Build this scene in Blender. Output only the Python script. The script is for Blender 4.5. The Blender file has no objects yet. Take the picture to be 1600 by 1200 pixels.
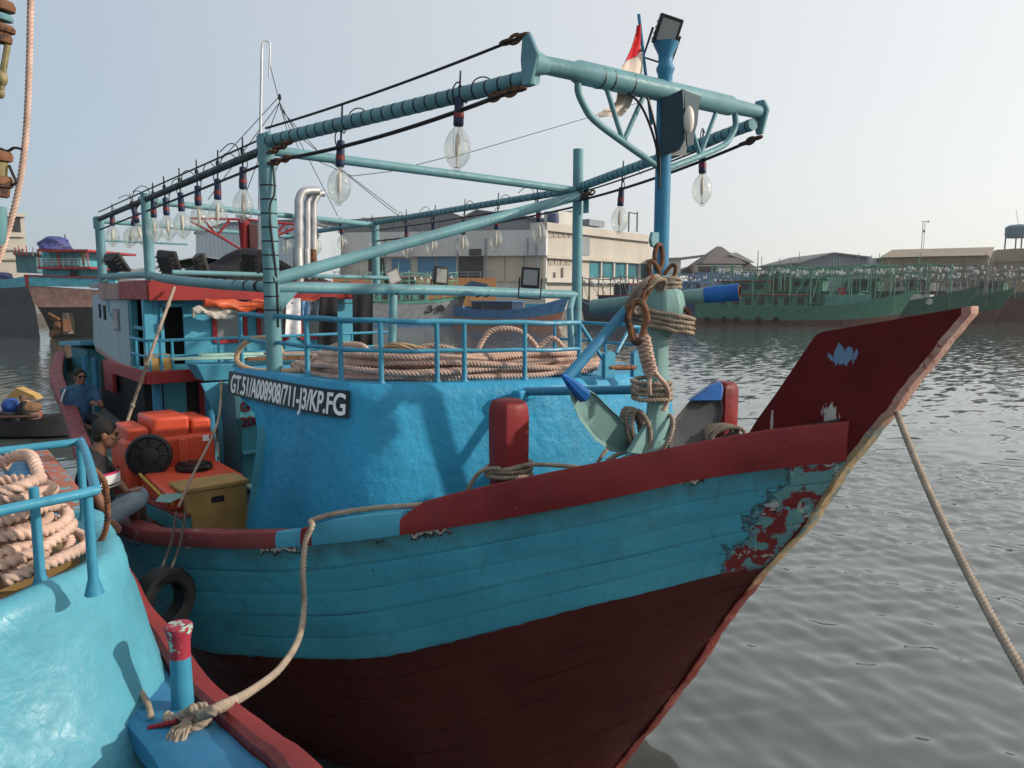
import bpy, math, random
import numpy as np
from mathutils import Vector, Matrix
R = math.radians
random.seed(7)
rng = np.random.RandomState(5)
scene = bpy.context.scene
col = scene.collection
V = Vector

# ------------------------------------------------------------------ camera
F, PITCH, EYE = 1200.0, math.atan(145/1200.0), 4.75
TH = R(39.4)
CAM = V((4.30, -5.17, EYE))
RIGHT = V((math.sin(TH), math.cos(TH), 0))
FWD = V((-math.cos(TH), math.sin(TH), 0))
LOOK = FWD*math.cos(PITCH) + V((0, 0, -math.sin(PITCH)))
UP = RIGHT.cross(LOOK)
cam = bpy.data.cameras.new('camera'); camo = bpy.data.objects.new('camera', cam); col.objects.link(camo)
cam.sensor_width = 36; cam.lens = 27.0; cam.clip_start = .05; cam.clip_end = 6000
m = Matrix((RIGHT, UP, -LOOK)).transposed().to_4x4(); m.translation = CAM
camo.matrix_world = m
scene.camera = camo

# ------------------------------------------------------------------ sky, sun, exposure
SUN = V((1.0, 1.10, .62)).normalized()
SUN_EL = math.asin(SUN.z); SUN_AZ = math.atan2(SUN.x, SUN.y)
w = bpy.data.worlds.new('World'); scene.world = w; w.use_nodes = True
nt = w.node_tree; bg = nt.nodes['Background']
sky = nt.nodes.new('ShaderNodeTexSky'); sky.sky_type = 'NISHITA'; sky.sun_disc = False
sky.sun_elevation = SUN_EL; sky.sun_rotation = SUN_AZ
sky.air_density = 1.0; sky.dust_density = 2.0; sky.ozone_density = 1.5; sky.altitude = 0
# thin milky overcast: a bright veil that grows smoothly towards the sun, all round the sky
tc_ = nt.nodes.new('ShaderNodeTexCoord'); dt = nt.nodes.new('ShaderNodeVectorMath'); dt.operation = 'DOT_PRODUCT'; dt.inputs[1].default_value = SUN
nt.links.new(tc_.outputs['Generated'], dt.inputs[0])
mr = nt.nodes.new('ShaderNodeMapRange'); mr.inputs[1].default_value = -1; mr.inputs[2].default_value = 1; nt.links.new(dt.outputs['Value'], mr.inputs[0])
vl = nt.nodes.new('ShaderNodeMix'); vl.data_type = 'RGBA'; vl.inputs[6].default_value = (1.02, 1.82, 2.75, 1); vl.inputs[7].default_value = (7.9, 7.6, 7.0, 1); nt.links.new(mr.outputs[0], vl.inputs[0])
mv = nt.nodes.new('ShaderNodeMix'); mv.data_type = 'RGBA'; mv.inputs[0].default_value = .78; nt.links.new(sky.outputs[0], mv.inputs[6]); nt.links.new(vl.outputs[2], mv.inputs[7])
nt.links.new(mv.outputs[2], bg.inputs[0]); bg.inputs[1].default_value = 0.10
sl = bpy.data.lights.new('sun', 'SUN'); sl.energy = 2.5; sl.angle = R(1.2); sl.color = (1, .88, .74)
so = bpy.data.objects.new('sun', sl); col.objects.link(so); so.location = (40, 30, 40)
so.rotation_euler = SUN.to_track_quat('Z', 'Y').to_euler()
scene.view_settings.view_transform = 'Standard'; scene.view_settings.look = 'None'
scene.view_settings.exposure = 0.7; scene.view_settings.gamma = 1.0
scene.view_settings.use_curve_mapping = False

# ------------------------------------------------------------------ measuring helpers
def ray(x, y): return LOOK + RIGHT*((x-800)/F) + UP*((600-y)/F)
def pix(x, y, X=None, Y=None, Z=None, D=None):
    r = ray(x, y)
    if X is not None: t = (X-CAM.x)/r.x
    elif Y is not None: t = (Y-CAM.y)/r.y
    elif Z is not None: t = (Z-CAM.z)/r.z
    else: t = D/r.dot(FWD)
    return CAM + r*t
def proj(p):
    d = V(p)-CAM; z = d.dot(LOOK)
    return 800+F*d.dot(RIGHT)/z, 600-F*d.dot(UP)/z
def lerp(tab, x):
    xs = [a[0] for a in tab]; ys = [a[1] for a in tab]
    if xs[0] > xs[-1]: xs = xs[::-1]; ys = ys[::-1]
    return float(np.interp(x, xs, ys))
def smooth_tab(tab, n=6):          # denser, rounded version of a table
    tab = sorted(tab); out = []
    P = [tab[0]]+tab+[tab[-1]]
    for i in range(1, len(P)-2):
        for k in range(n):
            t = k/n; a = []
            for c in (0, 1):
                p0, p1, p2, p3 = P[i-1][c], P[i][c], P[i+1][c], P[i+2][c]
                a.append(.5*(2*p1+(p2-p0)*t+(2*p0-5*p1+4*p2-p3)*t*t+(3*p1-p0-3*p2+p3)*t**3))
            out.append(tuple(a))
    out.append(tab[-1])
    return out
def spline(pts, n=8, closed=False):
    P = [V(p) for p in pts]
    if len(P) < 3: return P
    out = []
    N = len(P)
    rngi = range(N) if closed else range(N-1)
    for i in rngi:
        g = (lambda k: P[k % N]) if closed else (lambda k: P[min(max(k, 0), N-1)])
        p0, p1, p2, p3 = g(i-1), g(i), g(i+1), g(i+2)
        for k in range(n):
            t = k/n
            out.append(.5*(2*p1+(p2-p0)*t+(2*p0-5*p1+4*p2-p3)*t*t+(3*p1-p0-3*p2+p3)*t**3))
    if not closed: out.append(P[-1])
    return out
def resample(pts, step, closed=False):
    P = list(pts)+([pts[0]] if closed else [])
    L = [0]
    for a, b in zip(P, P[1:]): L.append(L[-1]+(b-a).length)
    n = max(2, int(L[-1]/step))
    out = []; j = 0
    for i in range(n+(0 if closed else 1)):
        s = L[-1]*i/n
        while j < len(P)-2 and L[j+1] < s: j += 1
        t = (s-L[j])/max(L[j+1]-L[j], 1e-9)
        out.append(P[j].lerp(P[j+1], min(max(t, 0), 1)))
    return out
def frames(P, closed=False):
    n = len(P); T = []
    for i in range(n):
        a = P[i-1] if (i > 0 or closed) else P[0]
        b = P[(i+1) % n] if (i < n-1 or closed) else P[-1]
        t = (b-a)
        T.append(t.normalized() if t.length > 1e-9 else V((0, 0, 1)))
    ref = V((0, 0, 1)) if abs(T[0].z) < .9 else V((1, 0, 0))
    u = T[0].cross(ref).normalized(); U = [u]
    for i in range(1, n):
        u = U[-1]-T[i]*U[-1].dot(T[i])
        u = u.normalized() if u.length > 1e-6 else U[-1]
        U.append(u)
    return T, U, [t.cross(u) for t, u in zip(T, U)]

# ------------------------------------------------------------------ mesh builder
class MB:
    def __init__(s): s.v = []; s.f = []
    def add(s, v, f):
        o = len(s.v); s.v += [tuple(p) for p in v]; s.f += [tuple(i+o for i in q) for q in f]; return s
    def box(s, c, d, rot=None):
        c = V(c); h = V(d)/2; M = rot or Matrix.Identity(3)
        v = [c+M @ V((x*h.x, y*h.y, z*h.z)) for x in (-1, 1) for y in (-1, 1) for z in (-1, 1)]
        return s.add(v, [(0, 1, 3, 2), (4, 6, 7, 5), (0, 4, 5, 1), (2, 3, 7, 6), (0, 2, 6, 4), (1, 5, 7, 3)])
    def hexa(s, lo, hi):            # two matching quads
        return s.add(list(lo)+list(hi), [(3, 2, 1, 0), (4, 5, 6, 7), (0, 1, 5, 4), (1, 2, 6, 5), (2, 3, 7, 6), (3, 0, 4, 7)])
    def prism(s, poly, ext):
        poly = [V(p) for p in poly]; e = V(ext); n = len(poly)
        v = poly+[p+e for p in poly]
        return s.add(v, [tuple(range(n))[::-1], tuple(range(n, 2*n))]+[(i, (i+1) % n, n+(i+1) % n, n+i) for i in range(n)])
    def tube(s, pts, r, n=10, closed=False, caps=True):
        P = [V(p) for p in pts]; T, U, W = frames(P, closed); N = len(P)
        rr = r if isinstance(r, (list, tuple)) else [r]*N
        v = []; f = []
        for i in range(N):
            for k in range(n):
                a = 2*math.pi*k/n
                v.append(P[i]+(U[i]*math.cos(a)+W[i]*math.sin(a))*rr[i])
        for i in range(N if closed else N-1):
            j = (i+1) % N
            for k in range(n):
                l = (k+1) % n; f.append((i*n+k, i*n+l, j*n+l, j*n+k))
        if caps and not closed:
            f.append(tuple(range(n))[::-1]); f.append(tuple(range((N-1)*n, N*n)))
        return s.add(v, f)
    def rope(s, pts, r, closed=False, pitch=3.8, step=.46, n=12, jit=0):
        P = resample([V(p) for p in pts], r*step, closed); T, U, W = frames(P, closed); N = len(P)
        v = []; f = []; k0 = 2*math.pi*step/pitch
        for i in range(N):
            for k in range(n):
                a = 2*math.pi*k/n; q = r*(.70+.34*abs(math.cos(1.5*a)))
                b = a+i*k0
                v.append(P[i]+(U[i]*math.cos(b)+W[i]*math.sin(b))*q)
        for i in range(N if closed else N-1):
            j = (i+1) % N
            for k in range(n):
                l = (k+1) % n; f.append((i*n+k, i*n+l, j*n+l, j*n+k))
        if not closed:
            f.append(tuple(range(n))[::-1]); f.append(tuple(range((N-1)*n, N*n)))
        return s.add(v, f)
    def lathe(s, prof, o=(0, 0, 0), ax=(0, 0, 1), n=16):
        o = V(o); ax = V(ax).normalized()
        ref = V((1, 0, 0)) if abs(ax.x) < .9 else V((0, 1, 0))
        u = (ref-ax*ref.dot(ax)).normalized(); w_ = ax.cross(u); v = []; f = []
        for (r, z) in prof:
            for k in range(n):
                a = 2*math.pi*k/n
                v.append(o+ax*z+(u*math.cos(a)+w_*math.sin(a))*max(r, 1e-4))
        for i in range(len(prof)-1):
            for k in range(n):
                l = (k+1) % n; f.append((i*n+k, i*n+l, (i+1)*n+l, (i+1)*n+k))
        f.append(tuple(range(n))[::-1]); f.append(tuple(range((len(prof)-1)*n, len(prof)*n)))
        return s.add(v, f)
    def grid(s, rows, closed=False):
        n = len(rows[0]); v = [p for r_ in rows for p in r_]; f = []
        for i in range(len(rows)-1):
            for k in range(n if closed else n-1):
                l = (k+1) % n; f.append((i*n+k, i*n+l, (i+1)*n+l, (i+1)*n+k))
        return s.add(v, f)
    def ell(s, c, r, rot=None, n=14, m=9):
        c = V(c); M = rot or Matrix.Identity(3); rows = []
        for i in range(m+1):
            t = math.pi*i/m-math.pi/2
            rows.append([c+M @ V((r[0]*max(math.cos(t), 1e-3)*math.cos(2*math.pi*k/n), r[1]*max(math.cos(t), 1e-3)*math.sin(2*math.pi*k/n), r[2]*math.sin(t))) for k in range(n)])
        s.grid(rows, True)
        o = len(s.v)-(m+1)*n
        s.f.append(tuple(range(o, o+n))[::-1]); s.f.append(tuple(range(o+m*n, o+m*n+n)))
        return s
    def mesh(s, name, mat, angle=38):
        me = bpy.data.meshes.new(name); me.from_pydata(s.v, [], s.f); me.update()
        if mat: me.materials.append(mat)
        me.shade_smooth(); me.set_sharp_from_angle(angle=R(angle))
        return me
    def build(s, name, mat, parent=None, bev=0, seg=2, angle=38):
        return link(name, s.mesh(name, mat, angle), parent, bev, seg)
def link(name, me, parent=None, bev=0, seg=2):
    o = bpy.data.objects.new(name, me); col.objects.link(o)
    if parent is not None: attach(o, parent)
    if bev:
        b = o.modifiers.new('bevel', 'BEVEL'); b.width = bev; b.segments = seg; b.limit_method = 'ANGLE'; b.angle_limit = R(35)
        b.harden_normals = False
    return o
def attach(o, parent):
    o.parent = parent
    o.matrix_parent_inverse = Matrix.Translation(-V(parent['base'])) if 'base' in parent.keys() else Matrix.Identity(4)
BASES = []
def thing(name, label, cat, loc=(0, 0, 0), group=None):
    o = bpy.data.objects.new(name, None); col.objects.link(o); o.location = loc; o.empty_display_size = .1
    o['base'] = tuple(loc); BASES.append(o)
    return tag(o, label, cat, group)
def tag(o, label=None, cat=None, group=None, kind=None):
    if label: o['label'] = label
    if cat: o['category'] = cat
    if group: o['group'] = group
    if kind: o['kind'] = kind
    return o
def struct(o): o['kind'] = 'structure'; return o
def rotz(a): return Matrix.Rotation(a, 3, 'Z')
def along(d, up=(0, 0, 1)):         # rotation whose x axis runs along d
    x = V(d).normalized(); y = V(up).cross(x).normalized(); z = x.cross(y)
    return Matrix((x, y, z)).transposed()
def textmesh(name, body, size, origin, xdir, ydir, mat, parent, sx=1.0, extrude=.002, align='LEFT', bold=.0):
    cu = bpy.data.curves.new('lettering', 'FONT'); cu.body = body; cu.size = size; cu.extrude = extrude; cu.align_x = align; cu.offset = bold
    t = bpy.data.objects.new('lettering', cu); col.objects.link(t)
    dg = bpy.context.evaluated_depsgraph_get()
    me = bpy.data.meshes.new_from_object(t.evaluated_get(dg))
    bpy.data.objects.remove(t); bpy.data.curves.remove(cu)
    x = V(xdir).normalized(); y = V(ydir).normalized(); z = x.cross(y); o_ = V(origin)
    for v in me.vertices: c = v.co.copy(); v.co = o_+x*(c.x*sx)+y*c.y+z*c.z
    me.materials.clear(); me.materials.append(mat)
    return link(name, me, parent)

# ------------------------------------------------------------------ materials
MATS = {}
def mat_base(name):
    m = bpy.data.materials.new(name); m.use_nodes = True
    n = m.node_tree; b = n.nodes['Principled BSDF']; MATS[name] = m
    return m, n, b
def N(n, t, **k):
    x = n.nodes.new(t)
    for a, b in k.items():
        if a.startswith('i_'): x.inputs[a[2:]].default_value = b
        else: setattr(x, a, b)
    return x
def noise(n, co, scale, detail=4, rough=.55, sc=None):
    t = N(n, 'ShaderNodeTexNoise'); t.inputs['Scale'].default_value = scale; t.inputs['Detail'].default_value = detail
    t.inputs['Roughness'].default_value = rough
    if sc:
        mp = N(n, 'ShaderNodeMapping'); mp.inputs['Scale'].default_value = sc
        n.links.new(co, mp.inputs[0]); co = mp.outputs[0]
    n.links.new(co, t.inputs['Vector']); return t.outputs[0]
def ramp(n, f, a, b, ca=(0, 0, 0, 1), cb=(1, 1, 1, 1)):
    r = N(n, 'ShaderNodeMapRange'); r.inputs[1].default_value = a; r.inputs[2].default_value = b
    n.links.new(f, r.inputs[0]); return r.outputs[0]
def mix(n, f, a, b):
    x = N(n, 'ShaderNodeMix', data_type='RGBA')
    if hasattr(f, 'links'): n.links.new(f, x.inputs[0])
    else: x.inputs[0].default_value = f
    for i, c in ((6, a), (7, b)):
        if hasattr(c, 'links'): n.links.new(c, x.inputs[i])
        else: x.inputs[i].default_value = (*c[:3], 1)
    return x.outputs[2]
def mth(n, op, a, b=None):
    x = N(n, 'ShaderNodeMath', operation=op)
    for i, c in ((0, a), (1, b)):
        if c is None: continue
        if hasattr(c, 'links'): n.links.new(c, x.inputs[i])
        else: x.inputs[i].default_value = c
    return x.outputs[0]
def bumps(n, b, h, dist, strength=1.0):
    x = N(n, 'ShaderNodeBump'); x.inputs['Distance'].default_value = dist; x.inputs['Strength'].default_value = strength
    n.links.new(h, x.inputs['Height']); n.links.new(x.outputs[0], b.inputs['Normal'])
def paint(name, rgb, rough=.42, var=.22, lump=.006, lscale=9, wear=None, wamt=.62, wscale=5, dirt=(.05, .045, .04), damt=.35, streak=True, metal=0, spec=.18):
    """brushed-on boat paint: tone drift, grime, run-down streaks, chips showing the coat below"""
    m, n, b = mat_base(name)
    co = N(n, 'ShaderNodeTexCoord').outputs['Object']
    lo = noise(n, co, 1.6, 5); hi = noise(n, co, 14, 5, .6)
    c = mix(n, ramp(n, lo, .3, .7), [x*(1-var) for x in rgb], [min(1, x*(1+var*.7)) for x in rgb])
    c = mix(n, mth(n, 'MULTIPLY', ramp(n, hi, .45, .75), .25), c, [min(1, x*.6) for x in rgb])
    d = noise(n, co, 5.0, 7, .68, (1, 1, .16) if streak else None)
    c = mix(n, mth(n, 'MULTIPLY', ramp(n, d, .55, .8), damt), c, dirt)
    h = mth(n, 'ADD', mth(n, 'MULTIPLY', noise(n, co, lscale, 3), 1.0), mth(n, 'MULTIPLY', hi, .25))
    if wear:
        wn = noise(n, co, wscale, 8, .68); k = ramp(n, wn, wamt, wamt+.015)
        c = mix(n, k, c, wear); h = mth(n, 'SUBTRACT', h, mth(n, 'MULTIPLY', k, .35))
    n.links.new(c, b.inputs['Base Color'])
    n.links.new(ramp_to(n, hi, rough-.1, rough+.15), b.inputs['Roughness'])
    b.inputs['Metallic'].default_value = metal; b.inputs['Specular IOR Level'].default_value = spec
    bumps(n, b, h, lump)
    return m
def ramp_to(n, f, lo, hi):
    r = N(n, 'ShaderNodeMapRange'); r.inputs[1].default_value = .3; r.inputs[2].default_value = .7
    r.inputs[3].default_value = lo; r.inputs[4].default_value = hi
    n.links.new(f, r.inputs[0]); return r.outputs[0]
def plain(name, rgb, rough=.5, var=.15, scale=6, metal=0, bump=0, trans=0, bscale=20):
    m, n, b = mat_base(name)
    co = N(n, 'ShaderNodeTexCoord').outputs['Object']
    c = mix(n, ramp(n, noise(n, co, scale, 5), .3, .7), [x*(1-var) for x in rgb], [min(1, x*(1+var)) for x in rgb])
    n.links.new(c, b.inputs['Base Color']); b.inputs['Roughness'].default_value = rough; b.inputs['Metallic'].default_value = metal; b.inputs['Specular IOR Level'].default_value = .5 if metal else .3
    if bump: bumps(n, b, noise(n, co, bscale, 4), bump)
    return m
M = {}
M['blue'] = paint('trunk_blue_paint', (.030, .262, .455), .42, .20, .014, 10, damt=.34)
M['hullred'] = paint('rail_red_paint', (.205, .025, .028), .44, .34, .006, 8, wear=(.40, .33, .30), wamt=.685, wscale=11, damt=.5)
M['stemred'] = paint('stem_red_paint', (.150, .018, .018), .36, .2, .004, 5, wear=(.45, .42, .40), wamt=.775, wscale=7, damt=.3)
M['caproof'] = paint('worn_cap_paint', (.20, .045, .05), .55, .3, .006, 9, wear=(.24, .22, .20), wamt=.62, wscale=7, damt=.4)
M['pipe'] = paint('pipe_teal_paint', (.125, .270, .305), .42, .22, .003, 16, wear=(.20, .15, .10), wamt=.655, wscale=13, damt=.35)
M['pipeblue'] = paint('pipe_blue_paint', (.040, .190, .330), .38, .2, .003, 14, wear=(.16, .15, .13), wamt=.76, wscale=13, damt=.25)
M['rail'] = paint('railing_blue_paint', (.045, .240, .370), .38, .2, .004, 16, wear=(.14, .16, .15), wamt=.70, wscale=15, damt=.3)
M['nblue'] = paint('neighbour_blue_paint', (.085, .310, .410), .40, .20, .010, 11, wear=(.42, .52, .50), wamt=.74, wscale=4, damt=.15)
M['nred'] = paint('neighbour_red_paint', (.19, .026, .025), .45, .22, .005, 8, damt=.25)
M['nworn'] = paint('neighbour_worn_paint', (.36, .12, .075), .55, .3, .006, 8, wear=(.10, .33, .42), wamt=.55, wscale=9, damt=.35)
M['teal'] = paint('cabin_teal_paint', (.060, .26, .33), .5, .22, .005, 6, wear=(.10, .12, .12), wamt=.72, wscale=6, damt=.4)
M['cabinblue'] = paint('cabin_blue_paint', (.070, .300, .43), .45, .2, .004, 6, damt=.35)
M['paleblue'] = paint('faded_panel_paint', (.33, .43, .48), .55, .15, .004, 5, wear=(.10, .28, .34), wamt=.60, wscale=2.2, damt=.35)
M['roofred'] = paint('fascia_red_paint', (.27, .032, .032), .45, .2, .004, 6, damt=.3)
M['winred'] = paint('window_red_paint', (.30, .028, .035), .45, .15, .003, 8, damt=.2)
M['woodpink'] = paint('bare_fascia_wood', (.36, .25, .23), .7, .25, .004, 8, damt=.4)
M['deck'] = paint('deck_paint', (.11, .16, .17), .6, .3, .006, 5, wear=(.14, .10, .08), wamt=.55, wscale=4, damt=.5)
M['beamdark'] = paint('cable_wrapped_beam', (.045, .062, .068), .55, .3, .006, 30, wear=(.11, .22, .24), wamt=.60, wscale=12, damt=.3)
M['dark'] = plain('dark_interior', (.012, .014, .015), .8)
M['black'] = plain('black_rubber', (.007, .007, .008), .55, .3, 8, bump=.004)
M['cable'] = plain('black_cable', (.014, .014, .016), .5)
M['band'] = plain('black_tape_band', (.012, .016, .018), .5)
M['rope'] = plain('pale_pink_rope', (.52, .365, .300), .85, .25, 7, bump=.003, bscale=220)
M['rope2'] = plain('grey_hemp_rope', (.30, .245, .19), .9, .3, 9, bump=.003, bscale=220)
M['rope3'] = plain('mooring_rope', (.30, .245, .195), .9, .22, 9, bump=.003, bscale=220)
M['rope_d'] = plain('dark_rope', (.075, .065, .055), .9, .3, 9, bump=.003, bscale=220)  # darker tone than the other ropes, for the tyre hangers
M['ropetan'] = plain('tan_rope', (.48, .34, .22), .85, .2, 9, bump=.003, bscale=220)
M['rust'] = paint('rusty_steel', (.16, .075, .04), .7, .35, .004, 14, wear=(.05, .035, .03), wamt=.55, wscale=14, damt=.4)
M['steel'] = plain('dull_silver_pipe', (.42, .43, .44), .38, .2, 5, metal=.75)
M['anchor'] = paint('anchor_pale_teal_paint', (.185, .330, .320), .45, .22, .004, 8, wear=(.16, .12, .08), wamt=.68, wscale=8, damt=.4)
M['anchordark'] = paint('anchor_bare_dark_steel', (.060, .062, .066), .6, .25, .004, 10, damt=.3)
M['tapeblue'] = plain('blue_tarp_wrap', (.012, .105, .36), .42, .25, 6, bump=.006, bscale=16)
M['tank'] = plain('orange_red_plastic', (.56, .078, .036), .42, .14, 3, bump=.004, bscale=5)
M['lid'] = plain('black_plastic_lid', (.010, .011, .014), .28, .2, 6)
M['card'] = plain('tan_fish_box', (.34, .215, .075), .55, .2, 4, bump=.003, bscale=6)
M['sign'] = plain('dark_name_board', (.010, .022, .035), .4, .2, 7)
M['white'] = plain('white_paint', (.74, .76, .76), .5, .08)
M['textred'] = plain('dark_red_lettering', (.09, .012, .02), .5)
M['orange'] = plain('orange_tarpaulin', (.46, .075, .025), .42, .3, 5, bump=.01, bscale=9)
M['tarpw'] = plain('pale_torn_tarpaulin', (.42, .38, .34), .5, .3, 5, bump=.01, bscale=9)
M['grey'] = plain('grey_canvas', (.30, .31, .30), .75, .2, 3, bump=.01, bscale=6)
M['net'] = plain('black_net', (.012, .013, .015), .85, .3, 9, bump=.02, bscale=40)
M['housing'] = plain('black_lamp_housing', (.016, .016, .018), .45, .2, 8)
M['lens'] = plain('flood_lamp_glass', (.24, .25, .245), .18, .08, 3)
M['socket'] = plain('navy_lamp_socket', (.010, .022, .062), .42, .2)
M['socketred'] = plain('red_lamp_label', (.17, .022, .025), .5)
M['brass'] = plain('lamp_metal', (.45, .44, .42), .35, .1, metal=.8)
M['arc'] = plain('milky_arc_tube', (.62, .58, .52), .3, .1)
M['redpipe'] = paint('red_mast_paint', (.24, .022, .030), .42, .2, .003, 10, damt=.25)
M['mesh_pane'] = plain('wheelhouse_glass', (.20, .23, .25), .12, .1, 2)
M['yellowrope'] = plain('yellow_black_rope', (.40, .28, .06), .8, .5, 30)
M['pinkcap'] = paint('bollard_pink_paint', (.32, .034, .060), .42, .2, .004, 12, wear=(.33, .50, .44), wamt=.56, wscale=16, damt=.15)
M['palegreen'] = plain('pale_green_worn_paint', (.36, .55, .46), .5, .2, 8)

def glass_mat():
    m = bpy.data.materials.new('clear_bulb_glass'); m.use_nodes = True; n = m.node_tree; n.nodes.clear()
    out = N(n, 'ShaderNodeOutputMaterial'); mx = N(n, 'ShaderNodeMixShader'); tr = N(n, 'ShaderNodeBsdfTransparent'); gl = N(n, 'ShaderNodeBsdfGlossy')
    tr.inputs[0].default_value = (.90, .90, .87, 1); gl.inputs[0].default_value = (.95, .95, .93, 1); gl.inputs['Roughness'].default_value = .03
    lw = N(n, 'ShaderNodeLayerWeight'); lw.inputs[0].default_value = .22
    r = N(n, 'ShaderNodeMapRange'); r.inputs[1].default_value = 0; r.inputs[2].default_value = 1; r.inputs[3].default_value = .06; r.inputs[4].default_value = .62
    n.links.new(lw.outputs[1], r.inputs[0]); n.links.new(r.outputs[0], mx.inputs[0]); n.links.new(tr.outputs[0], mx.inputs[1]); n.links.new(gl.outputs[0], mx.inputs[2])
    n.links.new(mx.outputs[0], out.inputs[0]); return m
M['glass'] = glass_mat()
# ================================================================== WATER
def make_water():
    def axis(lo, hi, d0, far):
        a = list(np.arange(lo, hi+1e-6, d0)); d = d0; x = hi
        while x < far: d *= 1.06; x += d; a.append(x)
        d = d0; x = lo; b = []
        while x > -far: d *= 1.06; x -= d; b.append(x)
        return np.array(b[::-1]+a)
    # axes along and across the camera-facing basin, so the fine cells cover the open water beside the bow
    xs = axis(-6, 9, .046, 420); ys = axis(-1.5, 17, .046, 420)
    X, Y = np.meshgrid(xs, ys, indexing='ij')
    dx = np.gradient(xs)[:, None]*np.ones_like(X); dy = np.gradient(ys)[None, :]*np.ones_like(Y); sp = np.maximum(dx, dy)
    Z = np.zeros_like(X); g = np.random.RandomState(3)
    for i in range(60):
        L = .26*(1.052**i)*(1+.2*g.rand()); a = R(112)+g.normal(0, .62); k = 2*math.pi/L
        amp = .0048*L**.80*(.6+.8*g.rand())/(1+(L/1.3)**1.7); att = np.clip((L/sp-2.4)/2.5, 0, 1)
        ph = k*(X*math.cos(a)+Y*math.sin(a))+g.rand()*6.28
        ph = ph+.9*np.sin(.35*X+.5*Y+g.rand()*6)+.6*np.sin(.8*X-.45*Y+g.rand()*6)
        s = np.sin(ph); Z += amp*att*s
    nx, ny = X.shape
    vs = np.stack([X, Y, Z], -1).reshape(-1, 3)
    idx = np.arange(nx*ny).reshape(nx, ny)
    q = np.stack([idx[:-1, :-1], idx[1:, :-1], idx[1:, 1:], idx[:-1, 1:]], -1).reshape(-1, 4)
    me = bpy.data.meshes.new('water'); me.vertices.add(len(vs)); me.vertices.foreach_set('co', vs.ravel())
    me.loops.add(q.size); me.loops.foreach_set('vertex_index', q.ravel())
    me.polygons.add(len(q)); me.polygons.foreach_set('loop_start', np.arange(0, q.size, 4)); me.update(calc_edges=True)
    me.shade_smooth()
    m, n, b = mat_base('harbour_water')
    co = N(n, 'ShaderNodeTexCoord').outputs['Object']
    b.inputs['Base Color'].default_value = (.064, .080, .076, 1); b.inputs['Roughness'].default_value = .06; b.inputs['IOR'].default_value = 1.8
    mp = N(n, 'ShaderNodeMapping'); mp.inputs['Rotation'].default_value = (0, 0, R(28)); mp.inputs['Scale'].default_value = (1, .45, 1)
    n.links.new(co, mp.inputs[0])
    a1 = noise(n, mp.outputs[0], 2.6, 2, .5); a2 = noise(n, mp.outputs[0], 1.0, 3, .5)
    h = mth(n, 'ADD', mth(n, 'MULTIPLY', a1, .06), mth(n, 'MULTIPLY', a2, .12))
    bumps(n, b, h, .30, .5)
    # beyond the finely meshed patch the ripples are finer than the mesh: tilt the normal instead
    bn = b.inputs['Normal'].links[0].from_socket
    nc = N(n, 'ShaderNodeTexNoise'); nc.inputs['Scale'].default_value = 2.4; nc.inputs['Detail'].default_value = 2; n.links.new(mp.outputs[0], nc.inputs['Vector'])
    v1 = N(n, 'ShaderNodeVectorMath', operation='SUBTRACT'); v1.inputs[1].default_value = (.5, .5, .5); n.links.new(nc.outputs['Color'], v1.inputs[0])
    v2 = N(n, 'ShaderNodeVectorMath', operation='MULTIPLY'); v2.inputs[1].default_value = (.20, .20, 0); n.links.new(v1.outputs[0], v2.inputs[0])
    fa = N(n, 'ShaderNodeAttribute', attribute_name='coarse')
    v3 = N(n, 'ShaderNodeVectorMath', operation='SCALE'); n.links.new(v2.outputs[0], v3.inputs[0]); n.links.new(fa.outputs['Fac'], v3.inputs['Scale'])
    v4 = N(n, 'ShaderNodeVectorMath', operation='ADD'); n.links.new(bn, v4.inputs[0]); n.links.new(v3.outputs[0], v4.inputs[1])
    v5 = N(n, 'ShaderNodeVectorMath', operation='NORMALIZE'); n.links.new(v4.outputs[0], v5.inputs[0]); n.links.new(v5.outputs[0], b.inputs['Normal'])
    qa = me.attributes.new('coarse', 'FLOAT', 'POINT'); qa.data.foreach_set('value', np.clip((sp-.06)/.25, 0, 1).ravel().astype(np.float32))
    me.materials.append(m)
    o = bpy.data.objects.new('water', me); col.objects.link(o); struct(o)
make_water()

# ================================================================== MAIN BOAT: HULL
GUN = smooth_tab([(1.78, .05), (1.5, .32), (1.2, .64), (.5, 1.36), (-.5, 2.12), (-1.5, 2.78), (-2.5, 3.28), (-3.2, 3.52), (-4.0, 3.62), (-5.3, 3.52), (-8.8, 3.12), (-12, 2.8), (-14.6, 2.3)])
ZRB = smooth_tab([(1.9, 3.60), (1.62, 3.56), (1.07, 3.44), (.44, 3.22), (-.6, 2.91), (-1.53, 2.69), (-2.38, 2.57), (-3.2, 2.49), (-5.3, 2.56), (-8.8, 2.82), (-12, 3.10), (-14.6, 3.32)])
STEM = [(2.44, 4.66), (2.06, 4.02), (1.78, 3.63), (1.45, 3.05), (.91, 2.31), (.31, 1.27), (-.39, .20), (-.75, -.35), (-1.3, -.85), (-3, -.9), (-14.6, -.7)]
HP = smooth_tab([(1.9, .74), (1.1, .79), (.7, .81), (.2, .85), (-.45, .96), (-1.1, 1.07), (-1.75, 1.09), (-2.55, 1.15), (-5, 1.3), (-10, 1.45), (-14.6, 1.5)])
KS = [(1.8, 1.0), (.8, .80), (0, .66), (-1, .52), (-2, .42), (-3.2, .34), (-6, .28), (-10, .30), (-14.6, .42)]
def gun(x): return lerp(GUN, x)
def zrb(x): return lerp(ZRB, x)
def zstem(x): return lerp(STEM, x)
def xstem(z):
    t = sorted((b, a) for a, b in STEM[:9]); return lerp(t, z)
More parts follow.
